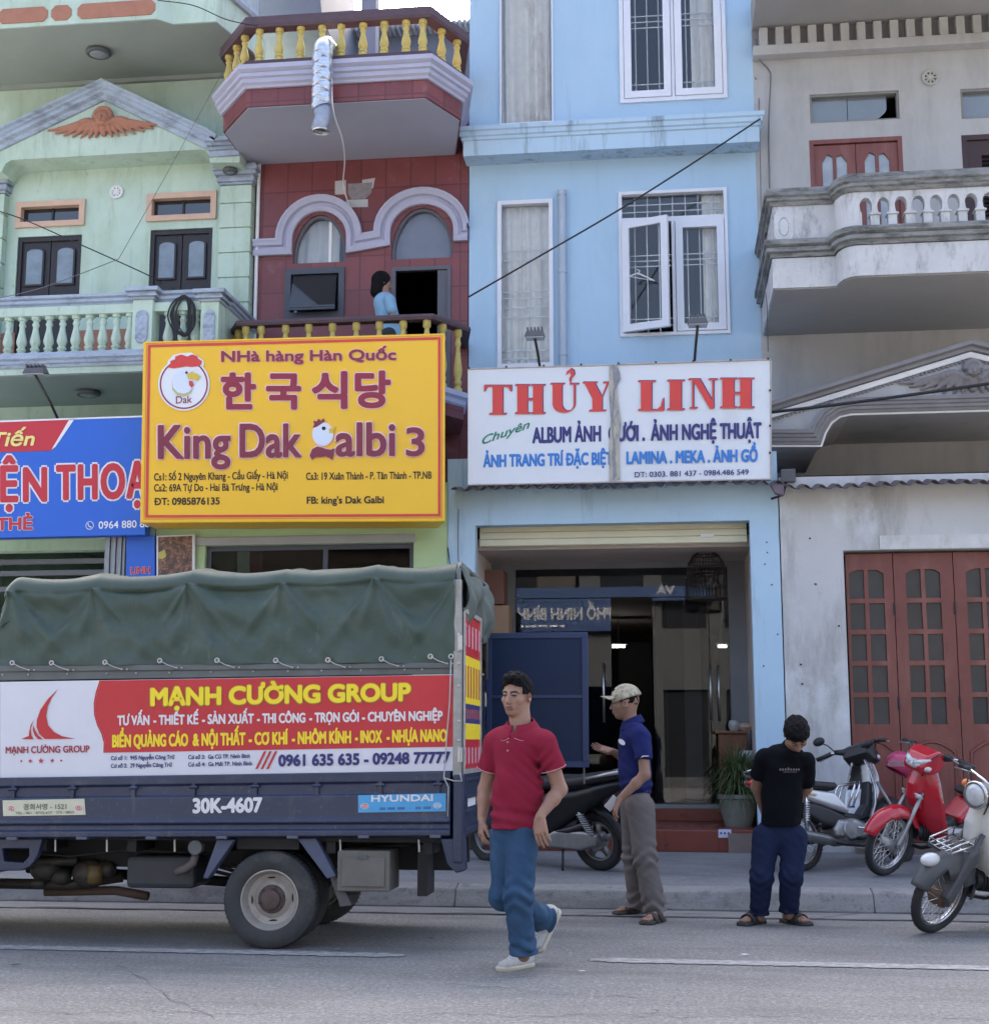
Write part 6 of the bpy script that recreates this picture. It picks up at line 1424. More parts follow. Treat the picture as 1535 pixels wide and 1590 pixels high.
MB().tube([(cw[0], YT+.3, rwh), (cw[0], YTF-.2, rwh)], .055, 12).build('rear_axle', M_under, tk, smooth=True)
MB().ball((cw[0], (YT+YTF)/2, rwh), (.14, .12, .15)).build('differential', M_under, tk, smooth=True)
# mudguard stays, tool box, tank, flap, guards
for pts in ([(337, 1304), (364, 1304), (322, 1365), (315, 1364)], [(461, 1302), (490, 1302), (521, 1361), (508, 1365)]):
    MB().ppoly(pts, YT+.0, .10).build('mudguard_stay', mat('faded_blue', (.085, .10, .16), .55, var=.2, vs=6), tk, bevel=.006)
zz0, zz1 = bedz(420, 1325), bedz(420, 1303)
MB().box(RX(364, YT, 1310), RX(461, YT, 1310), YT+.05, YT+.34, zz0+.02, zz1).build('mudguard', M_under, tk)
MB().ppoly([(512, 1362), (520, 1360), (540, 1393), (545, 1406), (528, 1408)], YT+.06, .20).build('mud_flap', mat('dusty_rubber', (.12, .12, .12), .8, var=.2), tk)
tbx = R(523, 1321, 605, 1385, YT+.02); M_tool = mat('primer_grey', (.155, .15, .135), .6, var=.2, vs=7)
o = MB().box(tbx[0], tbx[1], YT+.02, YT+.34, tbx[2], tbx[3]).build('tool_box', M_tool, tk, bevel=.01)
MB().box(tbx[0]+.03, tbx[1]-.03, YT+.008, YT+.019, tbx[2]+.03, tbx[3]-.04).build('tool_box_lid', M_tool, o, bevel=.006)
MB().box((tbx[0]+tbx[1])/2-.03, (tbx[0]+tbx[1])/2+.03, YT+.0, YT+.008, tbx[3]-.05, tbx[3]-.025).build('latch', M_frm, o)
r = R(648, 1312, 663, 1392, YT+.12); MB().box(r[0], r[1], YT+.12, YT+.4, r[2], r[3]).build('mud_flap', M_under, tk)
r = R(195, 1330, 302, 1380, YT+.15); MB().box(r[0], r[1], YT+.15, YT+.5, r[2], r[3]).build('fuel_tank', mat('tank_grey', (.04, .045, .05), .5, var=.25), tk, bevel=.03)
MB().tube([P(274, 1354, YT+.1), P(288, 1349, YT+.08), P(300, 1340, YT+.06), P(304, 1325, YT+.08)], .026, 10).build('filler_pipe', mat('dusty_hose', (.13, .11, .10), .8), tk, smooth=True)
c = P(304, 1316, YT+.04); MB().lathe([(.045, -.02), (.045, .05)], tuple(c), 'y', 16).build('filler_cap', M_frm, tk)
m = MB()
for a, b, r0 in ((70, 1350, .10), (95, 1362, .07), (140, 1356, .12), (165, 1350, .07), (60, 1372, .05)):
    c = P(a, b, YT+.35); m.ball(tuple(c), (r0, r0*.9, r0*.8), 12, 8)
m.tube([P(0, 1372, YT+.4), P(110, 1374, YT+.4), P(190, 1362, YT+.45)], .035, 10); m.tube([P(40, 1340, YT+.3), P(120, 1336, YT+.3)], .03, 8)
m.build('gearbox', mat('oily_metal', (.055, .048, .04), .55, m=.3, var=.4, vs=14), tk, smooth=True)
c = P(147, 1357, YT+.28); MB().lathe([(.05, -.06), (.05, .05)], tuple(c), 'z', 14).build('oil_filter', mat('brass_filter', (.13, .09, .03), .5), tk, smooth=True)
gp = [(-12, 1303), (66, 1303), (58, 1330), (46, 1346), (34, 1352), (-12, 1353)]; gh_ = [(4, 1318), (6, 1338), (36, 1340), (45, 1330), (45, 1318)]
MB().ppoly([gp, gh_], YT+.01, .05).build('side_guard', M_tblue, tk, bevel=.006)
m = MB()
for px in (86, 166, 271, 528, 650): c = P(px, 1304, YT+.03); m.tube([(c[0], YT+.03, c[2]), (c[0]+.004, YT+.03, c[2]-.075)], .006, 6)
m.build('hook', M_alu, tk)
m = MB()
for k in range(5): L = .50-.07*k; m.tube([(cw[0]-L, YT+.36, rwh+.10+.02*k+.05), (cw[0], YT+.36, rwh+.04+.02*k), (cw[0]+L, YT+.36, rwh+.10+.02*k+.05)], .013, 6)
m.build('leaf_spring', M_under, tk)
MB().tube([(cw[0]-.1, (YT+YTF)/2, rwh+.02), (cw[0]-1.9, (YT+YTF)/2-.05, rwh+.12)], .035, 10).build('drive_shaft', M_under, tk, smooth=True)
MB().tube([P(640, 1312, YT+.2), P(560, 1316, YT+.3), P(505, 1325, YT+.35), P(470, 1318, YT+.3)], .008, 6).build('brake_hose', M_cable, tk, smooth=True)
MB().tube([P(20, 1322, YT+.2), P(110, 1330, YT+.2), P(190, 1320, YT+.2), P(330, 1326, YT+.2)], .008, 6).build('brake_hose', M_cable, tk, smooth=True)
MB().tube([P(70, 1385, YT+.5), P(180, 1383, YT+.5), P(230, 1392, YT+.5)], .03, 10).build('exhaust_pipe', mat('rusty_pipe', (.12, .08, .06), .7, var=.3), tk, smooth=True)
# cab (beyond the left edge of the photograph)
cx1 = xl_-.06; cx0 = cx1-1.55
V, Q = puff([(cx0, .42), (cx1, .42), (cx1, 1.95), (cx0+.62, 1.95), (cx0+.5, 1.9), (cx0+.08, 1.15), (cx0, .9)], .74, .05, .03); V[:, 1] += (YT+YTF)/2
cb_ = MB().add(V, Q).build('cab', M_tblue, tk, smooth=True)
MB().prism([(cx0+.35, 1.2), (cx1-.35, 1.2), (cx1-.35, 1.78), (cx0+.62, 1.78)], (YT+YTF)/2-.752, (YT+YTF)/2-.742).build('cab_window', M_gldark, cb_)
# ================================================================== motorbikes
M_tyre = mat('bike_tyre', (.030, .031, .032), .8, var=.2, vs=10, stain=[((.12, .11, .10), (7, 7, 7), .55, .75, .5)])
M_chr = mat('chrome', (.62, .62, .63), .14, m=1, var=.06)
M_alloy = mat('cast_alloy', (.33, .33, .33), .42, m=.8, var=.2, vs=14)
M_mech = mat('engine_dark', (.045, .045, .047), .5, m=.5, var=.4, vs=14)
M_plas = mat('black_plastic', (.020, .021, .023), .38, var=.15, vs=6)
M_seat = mat('seat_vinyl', (.022, .022, .025), .50, var=.15, vs=8, bump=.1, bs=150)
M_silver = mat('silver_paint', (.50, .51, .53), .25, m=.45, var=.06, vs=3, coat=.4)
M_redp = mat('red_paint', (.44, .012, .026), .20, var=.06, vs=3, coat=.6)
M_cubw = mat('cub_cream', (.56, .56, .53), .35, var=.12, vs=4, coat=.2, stain=[((.28, .26, .22), (5, 5, 5), .58, .75, .5)])
M_cubg = mat('cub_grey', (.085, .09, .095), .45, var=.2, vs=5)
M_amb = mat('amber_lens', (.60, .16, .02), .15, var=0, spec=.8)
M_lens = mat('clear_lens', (.50, .52, .54), .06, var=.25, vs=30, spec=1, coat=1)
M_redl = mat('red_lens', (.35, .01, .015), .12, var=0, spec=.8)
def bike(label, front=None, rear=None, yaw=0, lean=0, steer=0, style='wave', body=None, shield=None, fend=None, name='motorbike', WB=1.21, r=.275):
    hd = np.array([math.cos(math.radians(yaw)), math.sin(math.radians(yaw)), 0])
    base = np.array(rear, float) if rear is not None else np.array(front, float)-hd*WB
    root = thing(name, label, 'motorbike', tuple(base), (math.radians(-lean), 0, math.radians(yaw)), group='motorbikes parked along the fronts')
    sa = np.array([-.40, 0, .92]); sa /= np.linalg.norm(sa); hp = np.array([.94, 0, .80]); dl = math.radians(steer)
    RM = np.array(Matrix.Rotation(dl, 3, Vector(sa)))
    def S(p): return hp+RM@(np.array(p)-hp)
    def B(m, nm, mm, par=root, st=False, **k):
        if st: m.xf(S)
        k.setdefault('smooth', True) if 'auto' not in k else None
        return m.build(nm, mm, par, local=True, **k)
    def PU(poly, w_, nm, mm, par=root, st=False, rr=.03, h=.011, y0=0, dome=0):
        V, Q = puff(poly, w_, rr, h, y0, dome); return B(MB().add(V, Q), nm, mm, par, st)
    sc = style == 'scooter'
    # wheels
    for cx, st in ((0, False), (WB, True)):
        tr = .046 if sc else .031; tw = MB().torus((cx, 0, r), r-tr, tr, 'y', 52, 12, 1.0)
        for i in range(60):
            th = 2*math.pi*i/60; q = r+.0015
            c = np.array([cx+q*math.cos(th), 0, r+q*math.sin(th)]); t = np.array([-math.sin(th), 0, math.cos(th)])*.005
            tw.add([c-t+np.array([0, .012, 0]), c+t+np.array([0, .022*(1 if i % 2 else .4), 0]), c+t+np.array([0, -.022, 0])*(.4 if i % 2 else 1), c-t+np.array([0, -.012, 0])], [(0, 1, 2, 3)])
        wo_ = B(tw, 'wheel', M_tyre, st=st)
        rm = MB().torus((cx, 0, r), r-tr*2+.004, .016, 'y', 44, 8, 1.1); rm.torus((cx, .014, r), r-tr*2-.006, .006, 'y', 44, 6); rm.torus((cx, -.014, r), r-tr*2-.006, .006, 'y', 44, 6)
        B(rm, 'rim', M_alloy if sc else M_chr, wo_, st)
        hb = MB().lathe([(.02, -.07), (.045, -.065), (.05, -.04), (.05, .04), (.045, .065), (.02, .07)], (cx, 0, r), 'y', 20); hb.lathe([(.012, -.10), (.012, .10)], (cx, 0, r), 'y', 8)
        if cx == 0 or style == 'cub': hb.lathe([(.02, -.045), (.075, -.045), (.08, -.02), (.08, .02), (.075, .045), (.02, .045)], (cx, 0, r), 'y', 24)
        B(hb, 'hub', M_alloy if style != 'cub' else mat('rusty_brown_hub', (.13, .085, .06), .6, var=.3, vs=12), wo_, st, auto=40)
        sp = MB()
        if sc:
            for i in range(5):
                a = 2*math.pi*i/5+.3; d = np.array([math.cos(a), 0, math.sin(a)]); n_ = np.array([-math.sin(a), 0, math.cos(a)]); c = np.array([cx, 0, r])
                q0 = [c+d*.03+n_*.035+np.array([0, y, 0]) for y in (-.02, .02)]; sp.hexa([c+d*.03+n_*.03+np.array([0, -.02, 0]), c+d*.03-n_*.03+np.array([0, -.02, 0]), c+d*.03-n_*.03+np.array([0, .02, 0]), c+d*.03+n_*.03+np.array([0, .02, 0])],
                    [c+d*(r-.088)+n_*.022+np.array([0, -.014, 0]), c+d*(r-.088)-n_*.022+np.array([0, -.014, 0]), c+d*(r-.088)-n_*.022+np.array([0, .014, 0]), c+d*(r-.088)+n_*.022+np.array([0, .014, 0])])
            B(sp, 'spoke', M_alloy, wo_, st)
        else:
            for i in range(36):
                a = 2*math.pi*i/36; b = a+(.5 if i % 2 else -.5); y = .045*(1 if (i//2) % 2 else -1); R_ = r-tr*2-.004
                sp.tube([(cx+.047*math.cos(b), y, r+.047*math.sin(b)), (cx+R_*math.cos(a), 0, r+R_*math.sin(a))], .0024, 5, cap=False)
            B(sp, 'spoke', M_chr, wo_, st)
    # fork and front mudguard
    fk = MB()
    for y in (-.08, .08): fk.tube([(1.0, y*.85, .72), (1.09, y, .53), (WB-.02, y, r+.02), (WB, y, r)], [.016, .018, .024, .022], 10)
    B(fk, 'fork', M_alloy if style != 'cub' else M_cubg, st=True)
    fend = fend or body
    def mg(c0, R0, a0, a1, hw, drop, nm, mm, st):
        def f(u, v):
            a = math.radians(a0+(a1-a0)*u); s = 2*v-1; k = 1-.25*abs(2*u-1)**3; e = drop*abs(s)**3
            q = R0-.04*s*s-e*(1 if .3 < u < .8 else .3)
            return (c0[0]+q*math.cos(a), hw*k*math.copysign(min(1, abs(s)*1.15), s), c0[2]+q*math.sin(a))
        return B(MB().grid(f, 28, 12), nm, mm, st=st, solid=.006)
    mg((WB, 0, r), r+.055, 8 if style == 'wave' else 20, 178 if style != 'cub' else 190, .078, .05 if style != 'cub' else .14, 'front_mudguard', fend, True)
    mg((0, 0, r), r+.06, 60, 200, .07, .03, 'rear_mudguard', M_plas if style != 'cub' else fend, False)
    # handlebar, levers, mirrors
    hb = MB()
    for s in (-1, 1): hb.tube([(.90, 0, 1.0), (.885, s*.10, 1.03), (.85, s*.24, 1.045), (.80, s*.35, 1.02)], .011, 8)
    hbo = B(hb, 'handlebar', M_chr, st=True)
    for s in (-1, 1):
        B(MB().tube([(.85, s*.235, 1.045), (.795, s*.365, 1.018)], .019, 10), 'grip', M_plas, hbo, True)
        B(MB().tube([(.885, s*.18, 1.045), (.90, s*.25, 1.04), (.845, s*.37, 1.005)], .0065, 6), 'lever', M_alloy, hbo, True)
    pass
    if style in ('wave', 'scooter'):
        for s in ((1,) if style == 'wave' else (-1, 1)):
            B(MB().tube([(.87, s*.20, 1.05), (.86, s*.26, 1.13), (.85, s*.31, 1.16)], .006, 6), 'mirror_stem', M_plas, hbo, True)
            B(MB().ball((.845, s*.33, 1.18), (.018, .065, .04)), 'mirror', M_plas, hbo, True)
    if not sc:
        if style != 'cub':
            PU([(.84, .97), (.87, 1.055), (.95, 1.085), (1.05, 1.04), (1.12, .95), (1.10, .90), (1.02, .88), (.92, .90)], lambda X, Z: .135-.30*np.clip(X-.98, 0, 1), 'handlebar_cover', M_plas if style == 'wave' else body, st=True)
            lm = MB().ball((1.080, 0, .955), (.052, .090, .040), 20, 12); B(lm, 'headlight', M_lens, st=True)
            if style == 'red':
                for s in (-1, 1): B(MB().tube([(1.118, s*.01, .965), (1.085, s*.07, .985), (1.035, s*.118, 1.015)], [.022, .024, .008], 10), 'headlight_wing', M_lens, st=True)
            for s in (-1, 1): B(MB().ball((1.04, s*.10, .935), (.045, .03, .028)), 'indicator', M_lens, st=True)
            for s in (-1, 1): B(MB().tube([(.89, s*.09, 1.02), (.86, s*.20, 1.048)], [.035, .022], 10), 'switch_housing', M_plas, st=True)
        else:
            B(MB().lathe([(.02, -.10), (.06, -.09), (.083, -.03), (.09, .03), (.09, .045)], (1.04, 0, .985), 'x', 24), 'headlight_shell', M_cubg, st=True)
            B(MB().lathe([(.092, .035), (.098, .045), (.092, .058), (.080, .055)], (1.04, 0, .985), 'x', 28), 'headlight_ring', M_chr, st=True)
            B(MB().lathe([(.082, .05), (.06, .066), (.03, .074), (.004, .076)], (1.04, 0, .985), 'x', 24), 'headlight', M_lens, st=True)
            for s in (-1, 1):
                B(MB().tube([(.96, s*.07, .99), (.97, s*.14, .99)], .009, 6), 'indicator_stem', M_chr, st=True); B(MB().ball((.975, s*.165, .99), (.036, .030, .030)), 'indicator', M_amb, st=True)
    if not sc:
        for s in (-1, 1): B(MB().tube([(.885, s*.20, 1.045), (.99, s*.16, 1.08), (1.05, s*.10, 1.0), (1.02, s*.05, .86)], .0055, 6), 'control_cable', M_plas, st=True)
    # leg shield
    if not sc:
        big = 1.22 if style == 'cub' else 1.
        kx = np.array([.985, .975, .955, .915, .85, .77]); kz = np.array([.92, .80, .66, .52, .40, .31]); kw = np.array([.075, .135, .175, .185, .17, .10])*big
        def shf(off, sw, t0=0, t1=1):
            def f(u, v):
                t = (t0+(t1-t0)*u)*5; i = min(int(t), 4); q = t-i; s = 2*v-1
                x = kx[i]*(1-q)+kx[i+1]*q; z = kz[i]*(1-q)+kz[i+1]*q; w_ = kw[i]*(1-q)+kw[i+1]*q
                return (x+off-sw*abs(s)**2.0, s*w_, z)
            return f
        B(MB().grid(shf(.03, .14), 22, 16), 'leg_shield', body, solid=.008)
        B(MB().grid(shf(.012, .12, .02, .36), 10, 14), 'inner_cover', M_plas if style == 'wave' else (M_cubw if style == 'cub' else mat('inner_grey', (.30, .30, .31), .5)), solid=.008)
        B(MB().grid(shf(.010, .12, .36, .98), 14, 14), 'inner_shield', shield, solid=.008)
        if style == 'wave':
            c = (.962, -.045, .80); B(MB().lathe([(.026, -.012), (.026, .004), (.012, .006)], c, 'x', 16), 'key_switch', M_alloy, auto=40)
        PU([(.985, .93), (1.03, .90), (1.07, .78), (1.06, .66), (1.01, .58), (.95, .55), (.93, .70), (.95, .90)], .062 if style != 'cub' else .05, 'front_cover', body if style != 'wave' else M_silver)
        PU([(.47, .53), (.58, .47), (.74, .45), (.85, .54), (.93, .74), (.97, .72), (.93, .56), (.85, .42), (.70, .37), (.52, .40)], .058, 'centre_tunnel', M_plas if style != 'cub' else body)
        PU([(-.30, .815), (-.10, .80), (.08, .755), (.30, .735), (.45, .725), (.47, .69), (.42, .655), (.15, .675), (-.10, .72), (-.28, .755)], .118, 'seat', M_seat, rr=.035)
        PU([(-.45, .775), (-.28, .755), (-.05, .705), (.20, .665), (.42, .64), (.56, .50), (.55, .45), (.36, .50), (.10, .575), (-.20, .665), (-.42, .725)], .112, 'side_panel', body)
        PU([(-.02, .60), (.30, .535), (.50, .455), (.60, .38), (.52, .33), (.25, .36), (.05, .46)], .085, 'frame_cover', M_plas)
        if style == 'wave':
            for s in (-1, 1):
                PU([(-.18, .70), (.02, .655), (.20, .625), (.16, .605), (-.05, .64), (-.2, .68)], .004, 'side_decal', mat('gold_decal', (.45, .36, .18), .4, var=.3, vs=20), y0=s*.114, rr=.002, h=.008)
        B(MB().ball((-.44, 0, .745), (.035, .07, .032)), 'tail_light', M_redl)
        gr = MB().tube([(.05, .12, .71), (-.2, .135, .775), (-.40, .12, .83), (-.47, .05, .845), (-.47, -.05, .845), (-.40, -.12, .83), (-.2, -.135, .775), (.05, -.12, .71)], .009, 8)
        B(gr, 'grab_rail', M_chr)
        PU([(.36, .23), (.48, .19), (.68, .20), (.77, .27), (.74, .38), (.62, .42), (.42, .41), (.35, .33)], .115, 'engine', M_alloy, rr=.05)
        cy = MB().tube([(.70, 0, .34), (.80, 0, .355), (.95, 0, .37)], [.07, .068, .058], 14)
        for i in range(6): cy.lathe([(.078, -.003), (.078, .003)], (.78+.024*i, 0, .352+.003*i), 'x', 18)
        B(cy, 'cylinder', M_mech, auto=40)
        m = MB()
        for s in (-1, 1): m.lathe([(.02, -.012), (.075, -.010), (.085, .0), (.075, .010), (.02, .012)], (.52 if s < 0 else .60, s*.118, .31), 'y', 20)
        B(m, 'crankcase_cover', M_alloy, auto=40)
        for s in (-1, 1):
            m = MB().tube([(-.01, s*.115, r+.01), (.06, s*.115, .62)], .017, 8)
            for i in range(9): m.torus((-.01+.07*(.35+.055*i)+.0, s*.115, r+.01+(.62-r)*(.35+.055*i)), .028, .0055, 'z', 14, 5)
            B(m, 'rear_shock', M_chr if style == 'wave' else M_mech)
        B(MB().box(-.03, .45, .085, .115, r-.035, r+.0).box(-.03, .45, -.115, -.09, r-.03, r-.0), 'swing_arm', M_mech, bevel=.006, auto=30)
        PU([(-.07, r-.06), (.05, r-.065), (.44, r-.04), (.44, r+.06), (.05, r+.07), (-.07, r+.06)], .016, 'chain_case', M_plas, y0=.105, rr=.01)
        B(MB().tube([(.92, -.05, .33), (.88, -.09, .22), (.70, -.14, .17), (.40, -.155, .19), (.18, -.16, .23)], .017, 10), 'exhaust_pipe', M_mech)
        B(MB().tube([(.26, -.163, .215), (.16, -.165, .235), (-.30, -.17, .315), (-.38, -.17, .328)], [.024, .046, .050, .036], 16), 'muffler', mat('brushed_muffler', (.24, .25, .26), .35, m=.75, var=.2, vs=10))
        m = MB().tube([(.50, -.27, .23), (.50, .27, .23)], .011, 8)
        for s in (-1, 1): m.tube([(.50, s*.20, .23), (.50, s*.29, .23)], .019, 10); m.tube([(.12, s*.12, .34), (.06, s*.22, .36)], .015, 8)
        B(m, 'footrest', M_plas)
        B(MB().tube([(.35, .10, .22), (.30, .20, .02)], .011, 8), 'kick_stand', M_mech)
        m = MB().tube([(.60, -.13, .33), (.72, -.17, .30), (.80, -.18, .36)], .008, 8); m.tube([(.62, .13, .24), (.80, .16, .27)], .007, 6); B(m, 'pedal', M_chr)
        if style == 'wave':      # luggage hoops between seat and shield
            m = MB()
            for dx in (0, .06): m.tube([(.56+dx, -.10, .52), (.66+dx, -.11, .68), (.70+dx, -.10, .72), (.70+dx, .10, .72), (.66+dx, .11, .68), (.56+dx, .10, .52)], .010, 8)
            m.tube([(.44, -.09, .60), (.50, -.10, .51), (.63, -.10, .51)], .009, 8); m.tube([(.44, .09, .60), (.50, .10, .51), (.63, .10, .51)], .009, 8); B(m, 'luggage_hoop', M_chr)
        if style == 'red':
            m = MB().tube([(.70, -.12, .45), (.86, -.17, .60)], .008, 8); B(m, 'side_bar', M_chr)
            for s in (-1, 1): PU([(1.0, .70), (1.08, .72), (1.06, .67), (.97, .655)], .012, 'running_light', M_lens, y0=s*.075, rr=.008)
        if style == 'cub':
            m = MB()
            for y in (-.09, -.045, 0, .045, .09): m.tube([(1.10, y, .66), (1.34, y, .63)], .005, 6)
            m.tube([(1.10, -.09, .66), (1.34, -.09, .63), (1.34, .09, .63), (1.10, .09, .66), (1.10, -.09, .66)], .0065, 6)
            m.tube([(1.34, -.09, .63), (1.34, -.09, .67), (1.10, -.09, .72), (1.10, -.09, .66)], .006, 6); m.tube([(1.34, .09, .63), (1.34, .09, .67), (1.10, .09, .72), (1.10, .09, .66)], .006, 6); m.tube([(1.34, -.09, .67), (1.34, .09, .67)], .006, 6)
            m.tube([(1.06, -.07, .58), (1.22, -.07, .645)], .007, 6); m.tube([(1.06, .07, .58), (1.22, .07, .645)], .007, 6)
            B(m, 'front_carrier', M_chr, st=True)
            B(MB().ball((WB+.20, .0, .56), (.085, .048, .045)), 'mudguard_light', mat('white_lens_cap', (.62, .63, .64), .2, var=.05, coat=.5), st=True)
            PU([(1.02, .64), (1.12, .60), (1.20, .42), (1.27, .30), (1.22, .22), (1.12, .40), (1.02, .52)], .100, 'fork_cover', M_cubg, st=True, rr=.02)
            for s in (-1, 1): B(MB().lathe([(.03, -.003), (.03, .004)], (.93, s*.205, .55), 'y', 16), 'shield_stud', M_white)
    else:
        PU([(-.42, .80), (-.25, .78), (.10, .70), (.45, .66), (.62, .52), (.60, .34), (.42, .30), (.20, .42), (-.05, .56), (-.38, .72)], lambda X, Z: .155-.10*np.clip(-X-.1, 0, 1), 'body', body, rr=.05)
        PU([(-.34, .86), (-.05, .83), (.20, .80), (.52, .80), (.60, .75), (.45, .70), (.10, .72), (-.30, .79)], .13, 'seat', M_seat, rr=.04)
        PU([(.50, .36), (.95, .36), (.98, .27), (.55, .25)], .15, 'floor_board', M_plas)
        PU([(.90, .98), (1.02, .96), (1.14, .78), (1.13, .58), (1.05, .42), (.93, .32), (.90, .50), (.94, .72)], lambda X, Z: .19-.30*np.clip(Z-.75, 0, 1), 'front_apron', body, rr=.05)
        PU([(.84, .98), (.88, 1.07), (.98, 1.09), (1.06, 1.0), (1.0, .93)], .16, 'handlebar_cover', body, st=True)
        B(MB().ball((1.13, 0, .80), (.04, .10, .06)), 'headlight', M_lens)
        B(MB().ball((-.41, 0, .76), (.04, .10, .035)), 'tail_light', M_redl)
        m = MB().tube([(-.02, .13, .80), (-.25, .145, .845), (-.46, .12, .875), (-.52, 0, .88), (-.46, -.12, .875), (-.25, -.145, .845), (-.02, -.13, .80)], [.012, .016, .018, .018, .018, .016, .012], 10); B(m, 'grab_rail', mat('satin_silver', (.45, .46, .48), .3, m=.6))
        PU([(.48, .30), (.44, .20), (.10, .19), (-.06, .23), (-.08, .33), (.05, .36), (.36, .36)], .035, 'drive_case', M_alloy, y0=.115, rr=.025)
        PU([(.42, .34), (.18, .40), (.0, .45), (-.02, .40), (.2, .33)], .05, 'air_box', M_plas, y0=.11)
        m = MB().tube([(-.05, .135, r+.05), (.10, .135, .56)], .016, 8)
        for i in range(10): m.torus((-.05+.15*(.15+.07*i), .135, r+.05+.25*(.15+.07*i)), .030, .007, 'z', 14, 6)
        B(m, 'rear_shock', M_alloy)
        B(MB().tube([(.45, -.12, .2), (.2, -.15, .26), (-.30, -.16, .36)], [.03, .055, .045], 14), 'muffler', M_mech)
        PU([(-.15, .52), (-.36, .40), (-.40, .42), (-.22, .56)], .06, 'plate_holder', M_plas)
        B(MB().tube([(.3, .12, .2), (.25, .22, .02)], .011, 8), 'kick_stand', M_mech)
    return root
zp_ = lambda Y: .166+(min(Y, 14)-11.49)*(.079/2.51)
def PG(px, py):
    q = PZ(px, py, .19)
    for _ in range(6): q = PZ(px, py, zp_(q[1]))
    return q
bike('silver and black motorbike parked behind the man with bowed head', rear=PG(1247, 1353), yaw=40, lean=10, steer=12, style='wave', body=M_silver, shield=M_silver, fend=M_plas)
rb_root = bike('bright red motorbike facing the street before the red folding doors', front=PG(1372, 1360), yaw=215, lean=15, steer=8, style='red', body=M_redp, shield=mat('inner_grey', (.30, .30, .31), .5), fend=M_redp)
bike('old cream and grey motorbike with front carrier at the right edge', front=PZ(1449, 1449, 0), yaw=209, lean=17, steer=14, style='cub', body=M_cubw, shield=M_cubw, fend=M_cubg)
bike('black scooter behind the man in the red polo shirt', rear=PG(934, 1352), yaw=147, lean=9, steer=-10, style='scooter', body=mat('black_gloss', (.009, .010, .013), .35, var=.2, spec=.25, coat=.1), name='scooter', r=.255, WB=1.25)
# pink helmet hung at the red motorbike's mirror
hc = P(1396, 1188, PG(1372, 1360)[1]+.85)
hm = thing('helmet', 'pink open helmet with a white stripe hanging behind the red motorbike', 'helmet', tuple(hc-np.array([0, 0, .12])))
V, Q = (lambda s: s.mesh())(SDF(hc-.18, hc+.18, .008).ell(hc, (.125, .13, .125), k=0).ell(hc+np.array([-.10, -.02, -.13]), (.14, .15, .12), k=.02, op='-').ell(hc, (.105, .11, .105), k=.005, op='-'))
mesh_obj('helmet_shell', V, Q, mat('pink_shell', (.42, .045, .12), .3, var=.05, coat=.4), hm)
m = MB()
def hs(u, v):
    a = -2.6+2.4*u; h_ = (-.012+.05*v); q = math.sqrt(max(.001, 1-(h_/.125)**2))
    return (hc[0]+.128*q*math.cos(a), hc[1]+.133*q*math.sin(a), hc[2]+h_)
m.grid(hs, 24, 3); m.build('helmet_stripe', M_white, hm, smooth=True)
# ================================================================== people
M_skin = mat('skin', (.30, .175, .125), .55, var=.10, vs=14, spec=.35)
M_skin2 = mat('skin_tan', (.27, .155, .11), .55, var=.10, vs=14, spec=.35)
M_hair = mat('black_hair', (.0065, .0063, .0072), .7, var=.3, vs=60, bump=1., bs=130, spec=.14)
M_brow = mat('brow', (.03, .022, .02), .7, var=0)
M_eye = mat('eye_slit', (.015, .012, .012), .3, var=0)
M_lip = mat('lip', (.185, .085, .072), .5, var=0)
U3 = np.array([0, 0, 1.])
def nrm(v): v = np.array(v, float); return v/np.linalg.norm(v)
def frame_of(f, u):
    f = nrm(f); u = np.array(u, float); u = nrm(u-f*np.dot(u, f)); l = np.cross(u, f); return f, l, u     # forward, left, up
def head(s, c, f, u, sc=1.):
    f, l, u = frame_of(f, u); c = np.array(c, float); M = np.stack([f, l, u], 1)
    A = lambda a, b, d: c+sc*(f*a+l*b+u*d)
    r = lambda *q: tuple(sc*x for x in q)
    s.ell(A(-.012, 0, .030), r(.098, .077, .088), M, .0)
    s.ell(A(.028, 0, -.040), r(.066, .060, .075), M, .025)
    s.ell(A(.048, 0, -.093), r(.030, .034, .022), M, .02)
    s.ell(A(-.02, 0, -.03), r(.07, .064, .07), M, .02)
    for b in (-1, 1):
        s.ell(A(.052, b*.044, -.022), r(.030, .024, .022), M, .015)
        s.ell(A(.098, b*.031, .006), r(.014, .019, .010), M, .008, '-')
        s.ell(A(.079, b*.031, .006), r(.014, .017, .0105), M, .004)
        s.cap(A(.080, b*.014, .026), A(.068, b*.048, .026), .012*sc, .010*sc, .010)
        s.ell(A(-.012, b*.080, -.005), r(.022, .011, .033), nM(f, l, u, b), .006)
        s.ell(A(-.006, b*.088, -.003), r(.010, .007, .018), M, .004, '-')
        s.ell(A(.094, b*.013, -.036), r(.012, .009, .008), M, .006)
    s.cap(A(.086, 0, .018), A(.108, 0, -.032), .009*sc, .0135*sc, .010)
    s.cap(A(.084, -.020, -.064), A(.084, .020, -.064), .0085*sc, None, .007)
    s.cap(A(.096, -.007, -.060), A(.096, .007, -.060), .007*sc, None, .006)
    s.cap(A(.090, -.010, -.0725), A(.090, .010, -.0725), .0085*sc, None, .006)
    s.cap(A(.093, -.022, -.0665), A(.093, .022, -.0665), .0030*sc, None, .002, op='-')
def nM(f, l, u, b):
    a = .35*b; f2 = f*math.cos(a)+l*math.sin(a); l2 = -f*math.sin(a)+l*math.cos(a); return np.stack([f2, l2, u], 1)
